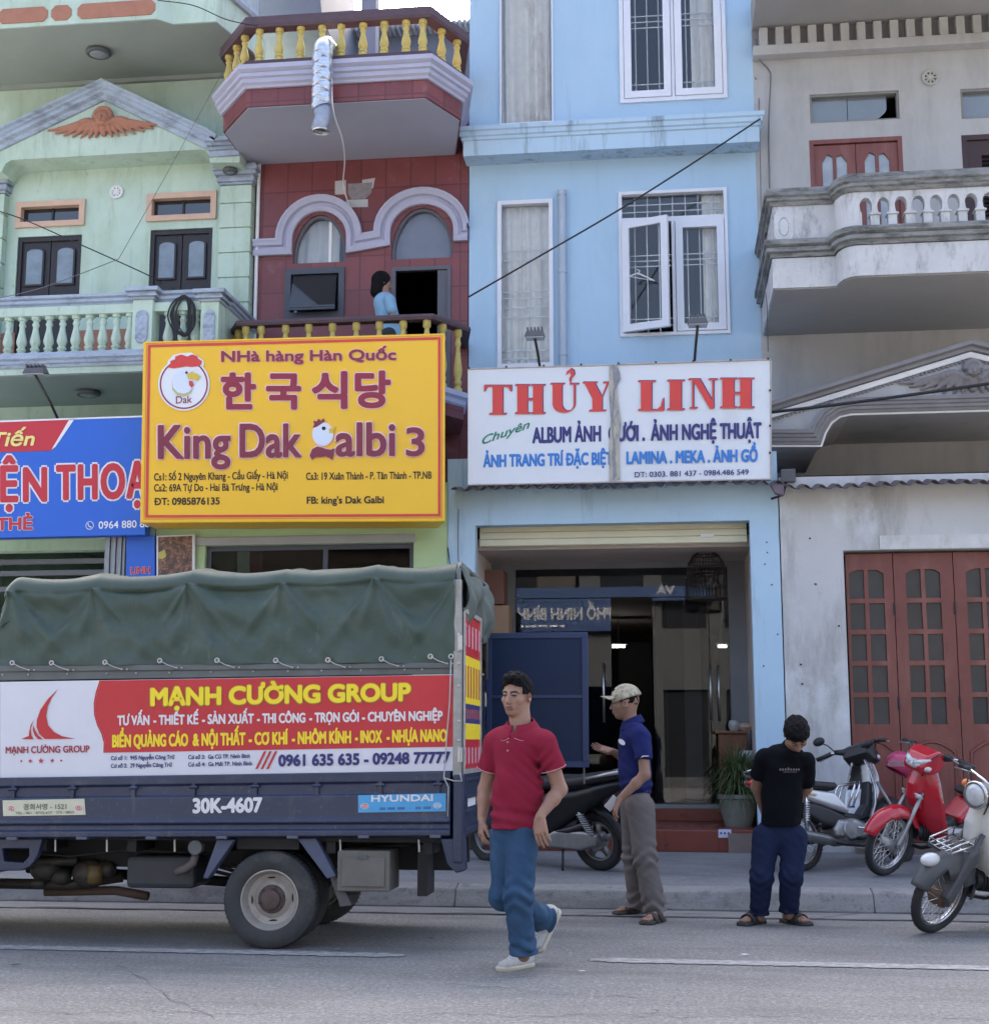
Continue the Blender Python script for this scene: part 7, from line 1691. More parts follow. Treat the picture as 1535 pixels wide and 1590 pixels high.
def face_mat(c, f, u, sc=1., squint=True):
    f, l, u = frame_of(f, u); c = np.array(c)
    def fn(p):
        q = (p-c)/sc; a, b, d = q@f, q@l, q@u; ab = np.abs(b); o = np.zeros(len(p), int)
        o[(a > .05) & (ab > .010) & (ab < .052) & (np.abs(d-(.0235+.16*(ab-.02)-3.2*np.clip(ab-.036, 0, 1)**2*8)) < .0062)] = 1
        o[(a > .06) & (ab > .014) & (ab < .046) & (np.abs(d-.0065) < .0050)] = 2
        o[(a > .07) & (ab < .024) & (d < -.056) & (d > -.079)] = 3
        return o
    return fn
def hand(s, w_, d, n, t, curl=.5, sc=1., spread=1., thumb=(.6, .75)):
    """wrist, finger direction, palm normal (towards the palm), thumb side"""
    d = nrm(d); n = nrm(np.array(n)-d*np.dot(n, d)); t0 = np.cross(d, n); t = t0 if np.dot(t0, t) > 0 else -t0; w_ = np.array(w_, float)
    for o, L in ((-.030, .078), (-.010, .086), (.011, .088), (.031, .084)): s.cap(w_+t*o*.55*sc+d*.008, w_+d*L*sc+t*o*sc, .0155*sc, .0115*sc, .008)
    for o, L, k in ((-.031, .060, 1.12), (-.0105, .076, 1.03), (.011, .082, 1.), (.032, .073, .92)):
        p = w_+d*(.080+(.006 if abs(o) < .02 else 0))*sc+t*o*sc*1.02; a = curl*.55*k; q = d*math.cos(a)+n*math.sin(a)+t*o*2.2*spread
        p1 = p+nrm(q)*L*.48*sc; a = curl*1.25*k; q = d*math.cos(a)+n*math.sin(a)+t*o*1.6*spread; p2 = p1+nrm(q)*L*.32*sc
        a = curl*1.8*k; q = d*math.cos(a)+n*math.sin(a)+t*o*1.2*spread; p3 = p2+nrm(q)*L*.26*sc
        s.cap(p, p1, .0098*sc, .0086*sc, .004); s.cap(p1, p2, .0086*sc, .0078*sc, .003); s.cap(p2, p3, .0078*sc, .0066*sc, .003)
    b = w_+d*.022*sc+t*.022*sc; p1 = b+nrm(t*thumb[0]+d*thumb[1]+n*.35)*.042*sc; p2 = p1+nrm(t*thumb[0]*.5+d+n*.45)*.032*sc; p3 = p2+nrm(t*thumb[0]*.25+d+n*.5)*.024*sc
    s.cap(b, p1, .0165*sc, .0125*sc, .010); s.cap(p1, p2, .0115*sc, .0098*sc, .004); s.cap(p2, p3, .0098*sc, .0078*sc, .003)
def bounds(pts, pad=.2):
    p = np.array(pts); return p.min(0)-pad, p.max(0)+pad
def bowl_hair(c, f, u, sc, h=.005, low=-.06, front=.052, puffy=1.):
    f, l, u = frame_of(f, u); c = np.array(c); s = SDF(c-.2, c+.2, h); M = np.stack([f, l, u], 1)
    s.ell(c+sc*(f*-.014+u*.036), (.105*sc*puffy, .086*sc*puffy, .098*sc*puffy), M, 0)
    s.ell(c+sc*(f*.030+u*.105), (.070*sc, .062*sc, .035*sc), M, .03)
    X, Y, Z = s.full(); q = np.stack([X-c[0], Y-c[1], Z-c[2]], -1)/sc; a, b, d = q@f, q@l, q@u
    s.D += (.0055*wob(X, Y, Z, 150, 2)+.0035*wob(X, Y, Z, 330, 1)).astype(np.float32)
    # forehead line, sideburns, nape
    line = np.where(a > .0, front-.0*a+.010*np.cos(b*40), np.where(np.abs(b) > .055, -.012+.6*np.clip(a+.02, -.05, 0)*1.1+.0, -.05))
    line = np.where((a > -.005) & (a < .045) & (np.abs(b) > .06), .012, line); line = np.where(a < -.035, low, line)
    line = np.where(a >= .045, front+.008*np.cos(b*45), line)
    s.D = np.maximum(s.D, ((line-d)*sc*.8).astype(np.float32)); return s.mesh()
def shoe(lo_pts, heel, toe, up, h=.005, w_=.040, side=None):
    heel = np.array(heel, float); toe = np.array(toe, float); d = nrm(toe-heel); up = nrm(np.array(up)-d*np.dot(up, d)); L = np.linalg.norm(toe-heel); sd = np.cross(up, d)
    s = SDF(*bounds([heel, toe], .16), h); q = (up, 1.0)
    for o in (-1, 1):
        s.cap(heel+d*.03+up*.040+sd*o*.008, heel+d*L*.45+up*.040+sd*o*.012, .033, .034, .02); s.cap(heel+d*L*.45+up*.036+sd*o*.012, toe-d*.045+up*.028+sd*o*.016, .034, .026, .02)
    s.cap(heel+d*.035+up*.055, heel+d*.06+up*.095, .036, .038, .02)
    s.cap(heel+d*.09+up*.085, heel+d*L*.62+up*.050, .026, .022, .02)
    s.plane(heel+up*.004, -up); X, Y, Z = s.full(); s.D += (.0012*wob(X, Y, Z, 150)).astype(np.float32)
    V, Q = s.mesh()
    t = SDF(*bounds([heel, toe], .12), h)
    for o in (-1, 1): t.cap(heel+d*.03+up*.014+sd*o*.012, toe-d*.04+up*.016+sd*o*.020, .036, .034, .02)
    t.plane(heel+up*.024, up); t.plane(heel-up*.002, -up); V2, Q2 = t.mesh(); return V, Q, V2, Q2, (heel, d, up, sd, L)
# ------------------------------------------------------------------ man in the red polo
Y0 = PZ(797, 1511, 0)[1]; J = lambda a, b, d=0.: P(a, b, Y0+d)
pr_ = thing('person', 'man in dark red polo shirt and blue jeans striding across the road', 'person', tuple(PZ(800, 1511, 0)))
hc, hf, hu = J(802, 1081), (-.40, -.91, -.04), (.02, -.05, 1)
nk = J(809, 1136, .0); shR, shL = J(772, 1150, .08), J(845, 1152, -.07); elR, elL = J(753, 1226, .13), J(869, 1226, -.03); wrR, wrL = J(748, 1272, .07), J(838, 1268, -.14)
hpR, hpL, pel, chs = J(786, 1298, .04), J(813, 1298, -.025), J(799, 1286), J(806, 1190)
knL, anL, knR, anR = J(804, 1392, -.12), J(813, 1484, -.06), J(783, 1392, .02), J(849, 1430, .40)
lo, hi = bounds([hc, wrR, wrL, anL, anR, knR, J(797, 1512), elL], .17)
s = SDF(lo, hi, .0048); fd = nrm((-.35, -.93, 0))
head(s, hc, hf, hu, .98)
s.cap(hc+np.array([.008, .02, -.05]), nk+np.array([0, .01, -.01]), .060, .064, .02)
s.cap(chs+np.array([0, 0, .08]), pel, .115, .095, .05, (fd, 1.35)); s.cap(shR, shL, .055, None, .04)
for a, b, c_ in ((shR, elR, wrR), (shL, elL, wrL)):
    s.cap(a, b, .050, .041, .02); s.cap(b, b*.65+c_*.35, .041, .039, .02); s.cap(b*.65+c_*.35, c_, .039, .026, .02)
hand(s, wrR, (-.05, -.15, -1), (.75, .3, 0), (-.6, -.8, 0), .75, .98)
hand(s, wrL, (.10, -.18, -1), (.45, .85, -.2), (-.9, .3, 0), .42, 1.02, 1.3)
for a, b, c_ in ((hpR, knR, anR), (hpL, knL, anL)): s.cap(a, b, .075, .055, .03); s.cap(b, c_, .052, .036, .02)
V, Q = s.mesh(); mesh_obj('body', V, Q, [M_skin, M_brow, M_eye, M_lip], pr_, matfn=face_mat(hc, hf, hu, .98))
V, Q = bowl_hair(hc, hf, hu, 1.0, .0045, -.07, .060, 1.0); mesh_obj('hair', V, Q, M_hair, pr_)
M_polo = mat('dark_red_polo', (.215, .016, .038), .9, var=.08, vs=5, bump=.12, bs=300, spec=.15)
s = SDF(*bounds([nk, shR, shL, elR, elL, pel], .18), .006)
s.cap(chs+np.array([0, 0, .10]), J(803, 1225), .152, .140, .06, (fd, 1.30)); s.cap(J(803, 1225), J(800, 1292), .136, .140, .06, (fd, 1.22)); s.cap(shR+np.array([.0, 0, -.01]), shL+np.array([0, 0, -.01]), .066, None, .05)
s.cap(nk+np.array([0, .01, -.03]), nk+np.array([0, .015, -.010]), .075, .066, .05)
for q_ in (shR, shL): s.cap(nk+np.array([0, .015, -.03]), q_*.75+nk*.25, .058, .055, .05)
for a, b, k in ((shR, elR, .62), (shL, elL, .58)):
    e = a*(1-k)+b*k; dn = nrm(b-a); t = SDF(s.lo, s.lo+s.h*(s.n-1), s.h); t.n = s.n; t.D = np.full(s.n, 9., np.float32); t.ax = s.ax
    t.cap(a, e+dn*.05, .066, .074, 0); t.plane(e, dn)
    hh = np.clip(.5+.5*(s.D-t.D)/.03, 0, 1); s.D = s.D*(1-hh)+t.D*hh-.03*hh*(1-hh)
X, Y, Z = s.full()
s.D += (.011*wob(X*1.+Z*.35, Y, Z*.6, 23, 1)+.006*wob(X+Z*.6, Y, Z, 46, 3)*np.clip((nk[2]-Z)*4, 0, 1)).astype(np.float32)
sa_ = J(838, 1200); s.D += (.009*np.sin((Z-.9*np.abs(X-sa_[0]))*95)*np.exp(-((X-sa_[0])**2+(Z-sa_[2])**2)/.012)).astype(np.float32)
sa_ = J(800, 1268); s.D += (.008*np.sin(Z*80+X*14)*np.exp(-((Z-sa_[2])/.06)**2)).astype(np.float32)
hz_ = J(800, 1286)[2]; s.plane(J(800, 1286), (.03, .02, -1)); s.D = np.maximum(s.D, -(np.sqrt((X-nk[0]+.01)**2*1.0+(Y-nk[1]+.045)**2*.55+(Z-nk[2]-.035)**2*1.2)-.062).astype(np.float32))
V, Q = s.mesh(); so_ = mesh_obj('polo_shirt', V, Q, M_polo, pr_, relax=1)
# collar with pale tipping, placket, buttons, sleeve bands
M_tip = mat('pale_pink_tipping', (.46, .19, .22), .8, var=0)
def collar(c, fwd, rad, hgt, m_, par, tip=None, gap=.55, tilt=.050):
    c = c+U3*.020
    f, l, u = frame_of(fwd, U3); m = MB(); mt = MB(); n = 40
    def pt(a, k):
        rr_ = rad*(.90+.50*k); op = math.exp(-((abs(a)-math.pi)/.5)**2)
        p = c+f*(-math.cos(a)*rr_*1.0)+l*math.sin(a)*rr_*1.12+u*(hgt*(1.15-k*1.5)-tilt*(1-math.cos(a))*.5+.012-.028*k*math.exp(-((math.pi-abs(a)-.6)/.45)**2)); return p
    am = math.pi-gap*.45
    m.grid(lambda x, v: tuple(pt(-am+2*am*x, v)), n, 4); o = m.build('collar', m_, par, smooth=True, solid=.007)
    if tip:
        mt.tube([pt(-am+2*am*i/n, 1.0) for i in range(n+1)], .0038, 6); mt.build('collar_tipping', tip, o, smooth=True)
    return o
collar(nk+np.array([-.004, -.010, .004]), fd, .078, .040, M_polo, so_, M_tip, .30)
for q_ in ((787, 1152), (786, 1166)):
    v_ = so_.data.vertices; pw_ = J(*q_, -.15); k_ = min(range(len(v_)), key=lambda i: (v_[i].co.x+pr_.location.x-pw_[0])**2+(v_[i].co.z+pr_.location.z-pw_[2])**2+(1 if v_[i].co.y+pr_.location.y > Y0-.02 else 0))
    MB().ball(tuple(np.array(v_[k_].co)+np.array(pr_.location)+np.array([0, -.003, 0])), (.0065, .004, .0065), 10, 6).build('button', M_tip, so_, smooth=True)
for a, k, e in ((shR, .62, elR), (shL, .58, elL)):
    c = a*(1-k)+e*k; dn = nrm(e-a); u_ = nrm(np.cross(dn, [0, 1, .2])); v_ = np.cross(dn, u_); R_ = .0742
    m.tube([c-dn*.004+R_*(u_*math.cos(t)+v_*math.sin(t)) for t in np.linspace(0, 2*math.pi, 33)], .0036, 6, cap=False)
m.build('sleeve_tipping', M_tip, so_, smooth=True)
M_jean = mat('blue_denim', (.030, .068, .130), .85, var=.18, vs=7, bump=.2, bs=260, spec=.15, stain=[((.065, .125, .205), (3, 3, 1.2), .5, .72, .6)])
def trousers(hips, knees, ankles, pelv, r0, rk, ra, m_, par, top, lo, hi, fdir, fold=.006, cuffs=None, wid=.14, name='trousers', seed=0, h=.006):
    s = SDF(lo, hi, h)
    s.cap(pelv+np.array([0, 0, .05]), pelv-np.array([0, 0, .03]), wid, wid*1.0, .05, (fdir, 1.25))
    for i, (a, b, c_) in enumerate(zip(hips, knees, ankles)):
        t = SDF(lo, hi, h); t.cap(a, b, r0, rk, 0); t.cap(b, c_+(c_-b)*.12, rk, ra, .03); X, Y, Z = t.full()
        n_ = nrm(c_-b)
        for p0, sp, am in ((b, .09, 1.), (c_, .10, 1.25)):
            dd_ = (X-p0[0])*n_[0]+(Y-p0[1])*n_[1]+(Z-p0[2])*n_[2]
            t.D += (fold*am*np.sin(dd_*(75+9*i)+2.2*np.sin(X*28+i)+1.6*np.sin(Y*31+seed))*np.exp(-(dd_/sp)**2)).astype(np.float32)
        t.D += (fold*.8*wob(X, Y, Z, 17, 2+i+seed)).astype(np.float32)
        cut = cuffs[i] if cuffs else c_
        dn = nrm(c_-b); dn2 = dn if abs(dn[2]) < .8 else nrm(dn*.4-U3*.6); t.D = np.maximum(t.D, ((X-cut[0])*dn2[0]+(Y-cut[1])*dn2[1]+(Z-cut[2])*dn2[2]).astype(np.float32))
        hh = np.clip(.5+.5*(s.D-t.D)/.025, 0, 1); s.D = s.D*(1-hh)+t.D*hh-.025*hh*(1-hh)
    X, Y, Z = s.full(); s.D += (.003*wob(X+Z*.8, Y, Z, 60, 4+seed)).astype(np.float32); s.plane((0, 0, top), U3); V, Q = s.mesh(); return mesh_obj(name, V, Q, m_, par, relax=1)
lo, hi = bounds([pel, anL, anR, knR], .2)
trousers((hpR, hpL), (knR, knL), (anR, anL), pel, .094, .078, .074, M_jean, pr_, hz_+.012, lo, hi, fd, .009, cuffs=(anR+.01, J(813, 1482, -.06)), wid=.112)
M_shoe = mat('white_trainer', (.46, .46, .45), .7, var=.15, vs=12, bump=.2, bs=120, stain=[((.28, .27, .24), (14, 14, 14), .5, .7, .5)]); M_sole = mat('cream_sole', (.52, .48, .38), .7, var=.2, vs=10)
tz = PZ(766, 1511, 0); hz2 = PZ(824, 1507, 0)
gnd = np.array([0, 0, .001])
for hl, to, upv, nm in ((PZ(823, 1500, 0.), PZ(764, 1512, 0.), U3, 0), (J(867, 1414, .45), J(838, 1476, .36), np.array([-.72, -.55, .35]), 1)):
    if nm == 0: L = np.linalg.norm(to-hl); to = hl+(to-hl)*(.285/L)
    else: L = np.linalg.norm(to-hl); to = hl+(to-hl)*(.285/L)
    V, Q, V2, Q2, fr_ = shoe(None, hl, to, upv); o = mesh_obj('shoe', V, Q, M_shoe, pr_); mesh_obj('sole', V2, Q2, M_sole, o)
    heel, d, up, sd, L = fr_; m = MB()
    for i in range(5):
        c = heel+d*(.135+.018*i)+up*(.096-.0088*i); m.tube([c-sd*.024-up*.012, c+up*.006, c+sd*.024-up*.012], .0035, 6)
    m.build('laces', M_white, o, smooth=True)
# ------------------------------------------------------------------ man in the cap
Y0 = PZ(988, 1428, 0)[1]; J = lambda a, b, d=0.: P(a, b, Y0+d)
pc_ = thing('person', 'man in camouflage cap and navy polo standing sideways holding a phone', 'person', tuple(PZ(988, 1428, 0)))
hc, hf, hu = J(970, 1093, .02), (-.98, .10, -.02), (.06, 0, 1)
nk = J(981, 1125, .02); shL, shR = J(996, 1144, -.15), J(980, 1142, .19); elL, wrL = J(1001, 1203, -.22), J(962, 1241, -.24); elR, wrR = J(974, 1180, .26), J(951, 1167, .22)
pel, chs = J(990, 1244, .02), J(983, 1170, .02); hpL, hpR = J(994, 1252, -.08), J(984, 1252, .10); knL, knR = J(1002, 1334, -.09), J(985, 1332, .12); anL, anR = J(1017, 1412, -.08), J(990, 1404, .14)
lo, hi = bounds([hc, wrL, wrR, anL, anR, J(945, 1420), J(920, 1160, .2), shR], .15)
s = SDF(lo, hi, .0052); fd = nrm((-.97, -.1, 0))
head(s, hc, hf, hu, .97)
s.cap(hc+np.array([.02, 0, -.05]), nk, .050, .058, .02); s.cap(chs+np.array([0, 0, .06]), pel, .13, .12, .05, (fd, 1.3)); s.cap(shR, shL, .05, None, .04)
for a, b, c_ in ((shL, elL, wrL), (shR, elR, wrR)): s.cap(a, b, .047, .039, .02); s.cap(b, b*.65+c_*.35, .039, .037, .02); s.cap(b*.65+c_*.35, c_, .037, .025, .02)
hand(s, wrL, (-.42, -.05, -.90), (.85, .25, -.4), (-.7, .3, .5), .55, .98); hand(s, wrR, (-.95, -.05, .22), (.05, -.55, .8), (0, -.6, .75), .22, .98, 1.8, (1.0, .5))
for a, b, c_ in ((hpL, knL, anL), (hpR, knR, anR)): s.cap(a, b, .075, .055, .03); s.cap(b, c_, .052, .036, .02)
ft = [(PZ(1026, 1431, 0), PZ(995, 1438, 0), anL), (PZ(1000, 1419, 0), PZ(946, 1422, 0), anR)]
ft = [(a, a+(b-a)*(.245/np.linalg.norm(b-a)), c_) for a, b, c_ in ft]
for a, b, c_ in ft:
    d = nrm(b-a); s.cap(c_, a+d*.05+U3*.06, .034, .036, .02); s.cap(a+d*.035+U3*.05, b-d*.05+U3*.036, .034, .027, .02); sd = np.cross(U3, d)
    for o, q in ((-.030, .02), (-.012, .008), (.006, .0), (.022, -.004)): s.cap(b-d*(.06)+sd*o+U3*.036, b-d*(.012+q*.6)+sd*o+U3*.032, .013, .010, .006)
V, Q = s.mesh(); mesh_obj('body', V, Q, [M_skin2, M_brow, M_eye, M_lip], pc_, matfn=face_mat(hc, hf, hu, .97))
V, Q = bowl_hair(hc, hf, hu, .92, .006, -.07, .050, .97); mesh_obj('hair', V, Q, M_hair, pc_)
f, l, u = frame_of(hf, hu); s = SDF(hc-.24, hc+.24, .005); Mc = np.stack([f, l, u], 1)
u2 = nrm(u+f*-.10)
s.ell(hc+f*-.012+u*.050, (.114, .094, .100), Mc, 0); s.plane(hc+u*.030+f*0, -nrm(u+f*.30)); V, Q = s.mesh()
M_camo = mat('camouflage_cloth', (.42, .38, .28), .85, var=.1, vs=9, stain=[((.22, .20, .14), (22, 22, 22), .50, .54, .9), ((.58, .54, .42), (17, 17, 17), .54, .58, .9), ((.13, .11, .08), (26, 26, 26), .60, .63, .8)])
cp = mesh_obj('cap', V, Q, M_camo, pc_)
bm_ = MB()
def brim(a, b):
    t = (b-.5)*2.3; r1 = .095; r2 = r1+.085*math.cos(t*.62)*a
    return tuple(hc+f*(-.012+r2*math.cos(t*.75)*1.08)+l*(math.sin(t*.75)*(.090+.022*a))+u*(.050+.010*a-.020*a*(t/1.15)**2-.012*(t/1.15)**2+.008*(1-a)))
bm_.grid(brim, 10, 20); bm_.build('cap_brim', M_camo, cp, smooth=True, solid=.006)
M_navp = mat('navy_polo', (.016, .022, .105), .9, var=.10, vs=5, bump=.1, bs=300, spec=.15)
s = SDF(*bounds([nk, shR, shL, elL, pel], .18), .006)
s.cap(chs+np.array([0, 0, .08]), J(986, 1205, .02), .148, .135, .06, (fd, 1.3)); s.cap(J(986, 1205, .02), J(990, 1245, .02), .135, .128, .06, (fd, 1.25)); s.cap(shR*.93+shL*.07, shL*.93+shR*.07, .062, None, .05); s.cap(nk-U3*.03, nk-U3*.01, .068, .060, .05)
for q_ in (shR, shL): s.cap(nk-U3*.03, q_*.75+nk*.25, .055, .052, .05)
for a, b, k in ((shL, elL, .60), (shR, elR, .60)):
    e = a*(1-k)+b*k; dn = nrm(b-a); t = SDF(s.lo, s.lo+s.h*(s.n-1), s.h); t.D = np.full(s.n, 9., np.float32); t.n = s.n; t.ax = s.ax
    t.cap(a, e+dn*.05, .061, .067, 0); t.plane(e, dn); hh = np.clip(.5+.5*(s.D-t.D)/.03, 0, 1); s.D = s.D*(1-hh)+t.D*hh-.03*hh*(1-hh)
X, Y, Z = s.full(); s.D += (.009*wob(X, Y, Z*.7, 22, 5)+.005*wob(X+Z*.7, Y, Z, 50, 4)).astype(np.float32)
sa_ = J(985, 1222); s.D += (.008*np.sin(Z*85-X*30)*np.exp(-((Z-sa_[2])/.06)**2)).astype(np.float32)
hz_ = J(988, 1233)[2]; s.plane(J(988, 1233), (.05, 0, -1)); V, Q = s.mesh(); so_ = mesh_obj('polo_shirt', V, Q, M_navp, pc_, relax=1)
collar(nk+np.array([.002, 0, .002]), fd, .066, .036, M_navp, so_, None)
# pale patch on the chest, tick on the sleeve
def decal_on(par, c, n, a, b, pts, m_, nm, off=.004):
    V = [c+n*off+a*p[0]+b*p[1] for p in pts]; MB().add(V, [tuple(range(len(V)))]).build(nm, m_, par)
ctr = shL*.45+elL*.55; n_ = nrm((.12, -1, .05)); a_ = nrm(np.cross(n_, U3)); b_ = np.cross(a_, n_)
decal_on(so_, ctr+n_*.070, n_, -a_, b_, [(-.03, -.006), (-.012, .010), (.03, .010), (.03, .004), (-.006, .003)], M_white, 'sleeve_mark')
cc = J(966, 1152, -.10); n_ = nrm((-.75, -.65, .1)); a_ = nrm(np.cross(U3, n_)); b_ = np.cross(n_, a_)
k_ = min(range(len(so_.data.vertices)), key=lambda i: (so_.data.vertices[i].co.x+pc_.location.x-cc[0])**2*4+(so_.data.vertices[i].co.z+pc_.location.z-cc[2])**2*4+.3*(so_.data.vertices[i].co.y+pc_.location.y-cc[1])**2)
cc = np.array(so_.data.vertices[k_].co)+np.array(pc_.location)
decal_on(so_, cc, n_, a_, b_, [(.042*math.cos(t), .020*math.sin(t)-.012*math.cos(t)) for t in np.linspace(0, 6.283, 16, endpoint=False)], M_white, 'chest_patch', .012)
M_kha = mat('grey_brown_trousers', (.135, .122, .118), .88, var=.12, vs=6, bump=.15, bs=240, stain=[((.19, .175, .17), (3, 3, 2), .5, .72, .5)])
lo, hi = bounds([pel, anL, anR, knR, hpR], .2)
trousers((hpL, hpR), (knL, knR), (anL+np.array([0, 0, -.01]), anR), pel, .102, .084, .077, M_kha, pc_, hz_+.012, lo, hi, fd, .009, cuffs=(J(1016, 1416, -.08), J(990, 1409, .14)), wid=.112, seed=3)
M_sand = mat('dark_sandal', (.045, .040, .040), .7, var=.2, vs=10)
def sandal(a, b, par, slide=False, wid=.042, m_=None):
    m_ = m_ or M_sand; d = nrm(b-a); sd = np.cross(U3, d); L = np.linalg.norm(b-a)
    s = SDF(*bounds([a, b], .12), .005)
    for o in (-1, 1): s.cap(a+d*.03+sd*o*.010+U3*.006, b-d*.03+sd*o*.018+U3*.006, .038, .036, .02)
    s.plane(a+U3*.026, U3); s.plane(a-U3*.0, -U3); V, Q = s.mesh(); o_ = mesh_obj('sandal', V, Q, m_, par)
    for t0, t1, hgt in (((.40, .74, .094),) if slide else ((.30, .42, .090), (.56, .70, .072))):
        def f(x, v):
            an = math.pi*v; t = t0+(t1-t0)*x; hh = hgt*(1-.28*(t-t0)/(t1-t0))
            return tuple(a+d*L*t+sd*math.cos(an)*(wid+.010)+U3*(.012+(hh-.008)*math.sin(an)**.6))
        MB().grid(f, 6, 20).build('strap', m_, o_, smooth=True, solid=.006)
for a, b, c_ in ft: sandal(a-nrm(b-a)*.012, b+nrm(b-a)*.012, pc_)
# phone in his lowered hand
d = nrm((-.42, -.05, -.90)); pc0 = wrL+d*.055+np.array([-.035, .03, .02])
ph = thing('phone', 'white phone held in the lowered hand of the man in the cap', 'phone', tuple(pc0))
ax_, ay_ = nrm((-.75, -.1, .66)), nrm((-.62, .25, -.72)); az_ = np.cross(ax_, ay_)
q = lambda x, y, z: tuple(pc0+ax_*x+ay_*y+az_*z)
MB().hexa([q(-.03, -.055, 0), q(.03, -.055, 0), q(.03, .055, 0), q(-.03, .055, 0)], [q(-.03, -.055, .008), q(.03, -.055, .008), q(.03, .055, .008), q(-.03, .055, .008)]).build('phone_body', mat('white_phone', (.62, .62, .63), .3, var=0), ph, bevel=.002)
MB().add([q(-.026, -.048, .009), q(.026, -.048, .009), q(.026, .048, .009), q(-.026, .048, .009)], [(0, 1, 2, 3)]).build('screen', mat('phone_screen', (.55, .55, .56), .3, var=0), ph)
# ------------------------------------------------------------------ man in black, head bowed
Y0 = PZ(1200, 1437, 0)[1]; J = lambda a, b, d=0.: P(a, b, Y0+d)
pb2 = thing('person', 'man in black T-shirt and navy jogging trousers, head bowed, hands behind his back', 'person', tuple(PZ(1200, 1437, 0)))
hc, hf, hu = J(1236, 1141, -.33), (.10, -.50, -.86), (.05, -.86, .50)
nk = J(1228, 1157, -.22); shR, shL = J(1186, 1176, -.14), J(1250, 1180, -.14); elR, elL = J(1174, 1222, .06), J(1252, 1224, .08); wrR, wrL = J(1186, 1262, .20), J(1222, 1268, .22)
pel, chs = J(1211, 1288, .02), J(1215, 1198, -.10); hpR, hpL = J(1190, 1300, .02), J(1232, 1300, .02); knR, knL = J(1182, 1362, -.05), J(1228, 1360, -.05); anR, anL = J(1178, 1424, .03), J(1224, 1420, .05)
lo, hi = bounds([hc, wrL, wrR, anL, anR, elR, elL, J(1150, 1440), J(1256, 1440)], .16)
s = SDF(lo, hi, .0052); fd = nrm((0, -.95, .3))
head(s, hc, hf, hu, .97)
s.cap(hc-nrm(hu)*.05, nk+np.array([0, .03, -.02]), .05, .058, .03); s.cap(chs+np.array([0, .0, .06]), pel, .10, .10, .05, (fd, 1.3)); s.cap(shR, shL, .05, None, .04)
for a, b, c_ in ((shL, elL, wrL), (shR, elR, wrR)): s.cap(a, b, .047, .039, .02); s.cap(b, c_, .039, .025, .02)
hand(s, wrR, (.55, .2, -.75), (.2, -.9, 0), (.5, .2, .8), .5, .97); hand(s, wrL, (-.75, .2, -.6), (0, -.9, 0), (-.4, .2, .8), .6, .97)
for a, b, c_ in ((hpL, knL, anL), (hpR, knR, anR)): s.cap(a, b, .075, .055, .03); s.cap(b, c_, .052, .034, .02)
ft = [(PZ(1182, 1433, 0), PZ(1143, 1440, 0), anR), (PZ(1217, 1432, 0), PZ(1259, 1439, 0), anL)]
ft = [(a, a+(b-a)*(.255/np.linalg.norm(b-a)), c_) for a, b, c_ in ft]
for a, b, c_ in ft:
    d = nrm(b-a); s.cap(c_, a+d*.05+U3*.06, .034, .036, .02); s.cap(a+d*.035+U3*.05, b-d*.05+U3*.036, .035, .027, .02); sd = np.cross(U3, d)
    for o, q_ in ((-.030, .02), (-.012, .008), (.006, .0), (.022, -.004)): s.cap(b-d*(.06)+sd*o+U3*.036, b-d*(.012+q_*.6)+sd*o+U3*.032, .013, .010, .006)
V, Q = s.mesh(); mesh_obj('body', V, Q, [M_skin2, M_brow, M_eye, M_lip], pb2, matfn=face_mat(hc, hf, hu, .97))
V, Q = bowl_hair(hc, hf, hu, 1.0, .005, -.07, .045, 1.04); mesh_obj('hair', V, Q, M_hair, pb2)
M_tee = mat('black_tshirt', (.0065, .0075, .011), .95, var=.12, vs=5, bump=.1, bs=300, spec=.08)
s = SDF(*bounds([nk, shR, shL, elL, elR, pel], .2), .006)
s.cap(chs+np.array([0, -.02, .06]), J(1213, 1240, -.02), .142, .134, .06, (fd, 1.25)); s.cap(J(1213, 1240, -.02), J(1213, 1285, .02), .134, .142, .06, (fd, 1.2)); s.cap(shR, shL, .058, None, .05); s.cap(nk+np.array([0, .02, -.04]), nk+np.array([0, .02, -.02]), .075, .066, .05)
for a, b, k in ((shL, elL, .78), (shR, elR, .62)):
    e = a*(1-k)+b*k; dn = nrm(b-a); t = SDF(s.lo, s.lo+s.h*(s.n-1), s.h); t.D = np.full(s.n, 9., np.float32); t.n = s.n; t.ax = s.ax
    t.cap(a, e+dn*.05, .058, .067, 0); t.plane(e, dn); hh = np.clip(.5+.5*(s.D-t.D)/.03, 0, 1); s.D = s.D*(1-hh)+t.D*hh-.03*hh*(1-hh)
X, Y, Z = s.full(); s.D += (.010*wob(X, Y, Z*.6, 20, 6)+.005*wob(X, Y, Z, 47, 2)).astype(np.float32)
hz_ = J(1213, 1280)[2]; s.plane(J(1213, 1280), (.03, .1, -1)); V, Q = s.mesh(); so_ = mesh_obj('tshirt', V, Q, M_tee, pb2, relax=1)
m = MB()
for t, a, b, y, cp_ in (('ıııIıııı', 1210, 1241, 1196.5, 4.2), ('ıııııııııııı', 1216, 1237, 1199.5, 1.6)):
    v, fz = text_vf(t, .02); x0, x1 = v[:, 0].min(), v[:, 0].max(); VV = []
    for i, j in v: VV.append(P(a+(i-x0)/(x1-x0)*(b-a), y-j/CAPH*cp_, chs[1]-.185))
    m.add(VV, fz)
m.build('shirt_print', mat('grey_print', (.16, .15, .14), .8, var=0), so_)
M_jog = mat('navy_jersey', (.013, .020, .052), .9, var=.12, vs=6, bump=.1, bs=260, spec=.12)
lo, hi = bounds([pel, anL, anR, knR, knL], .2)
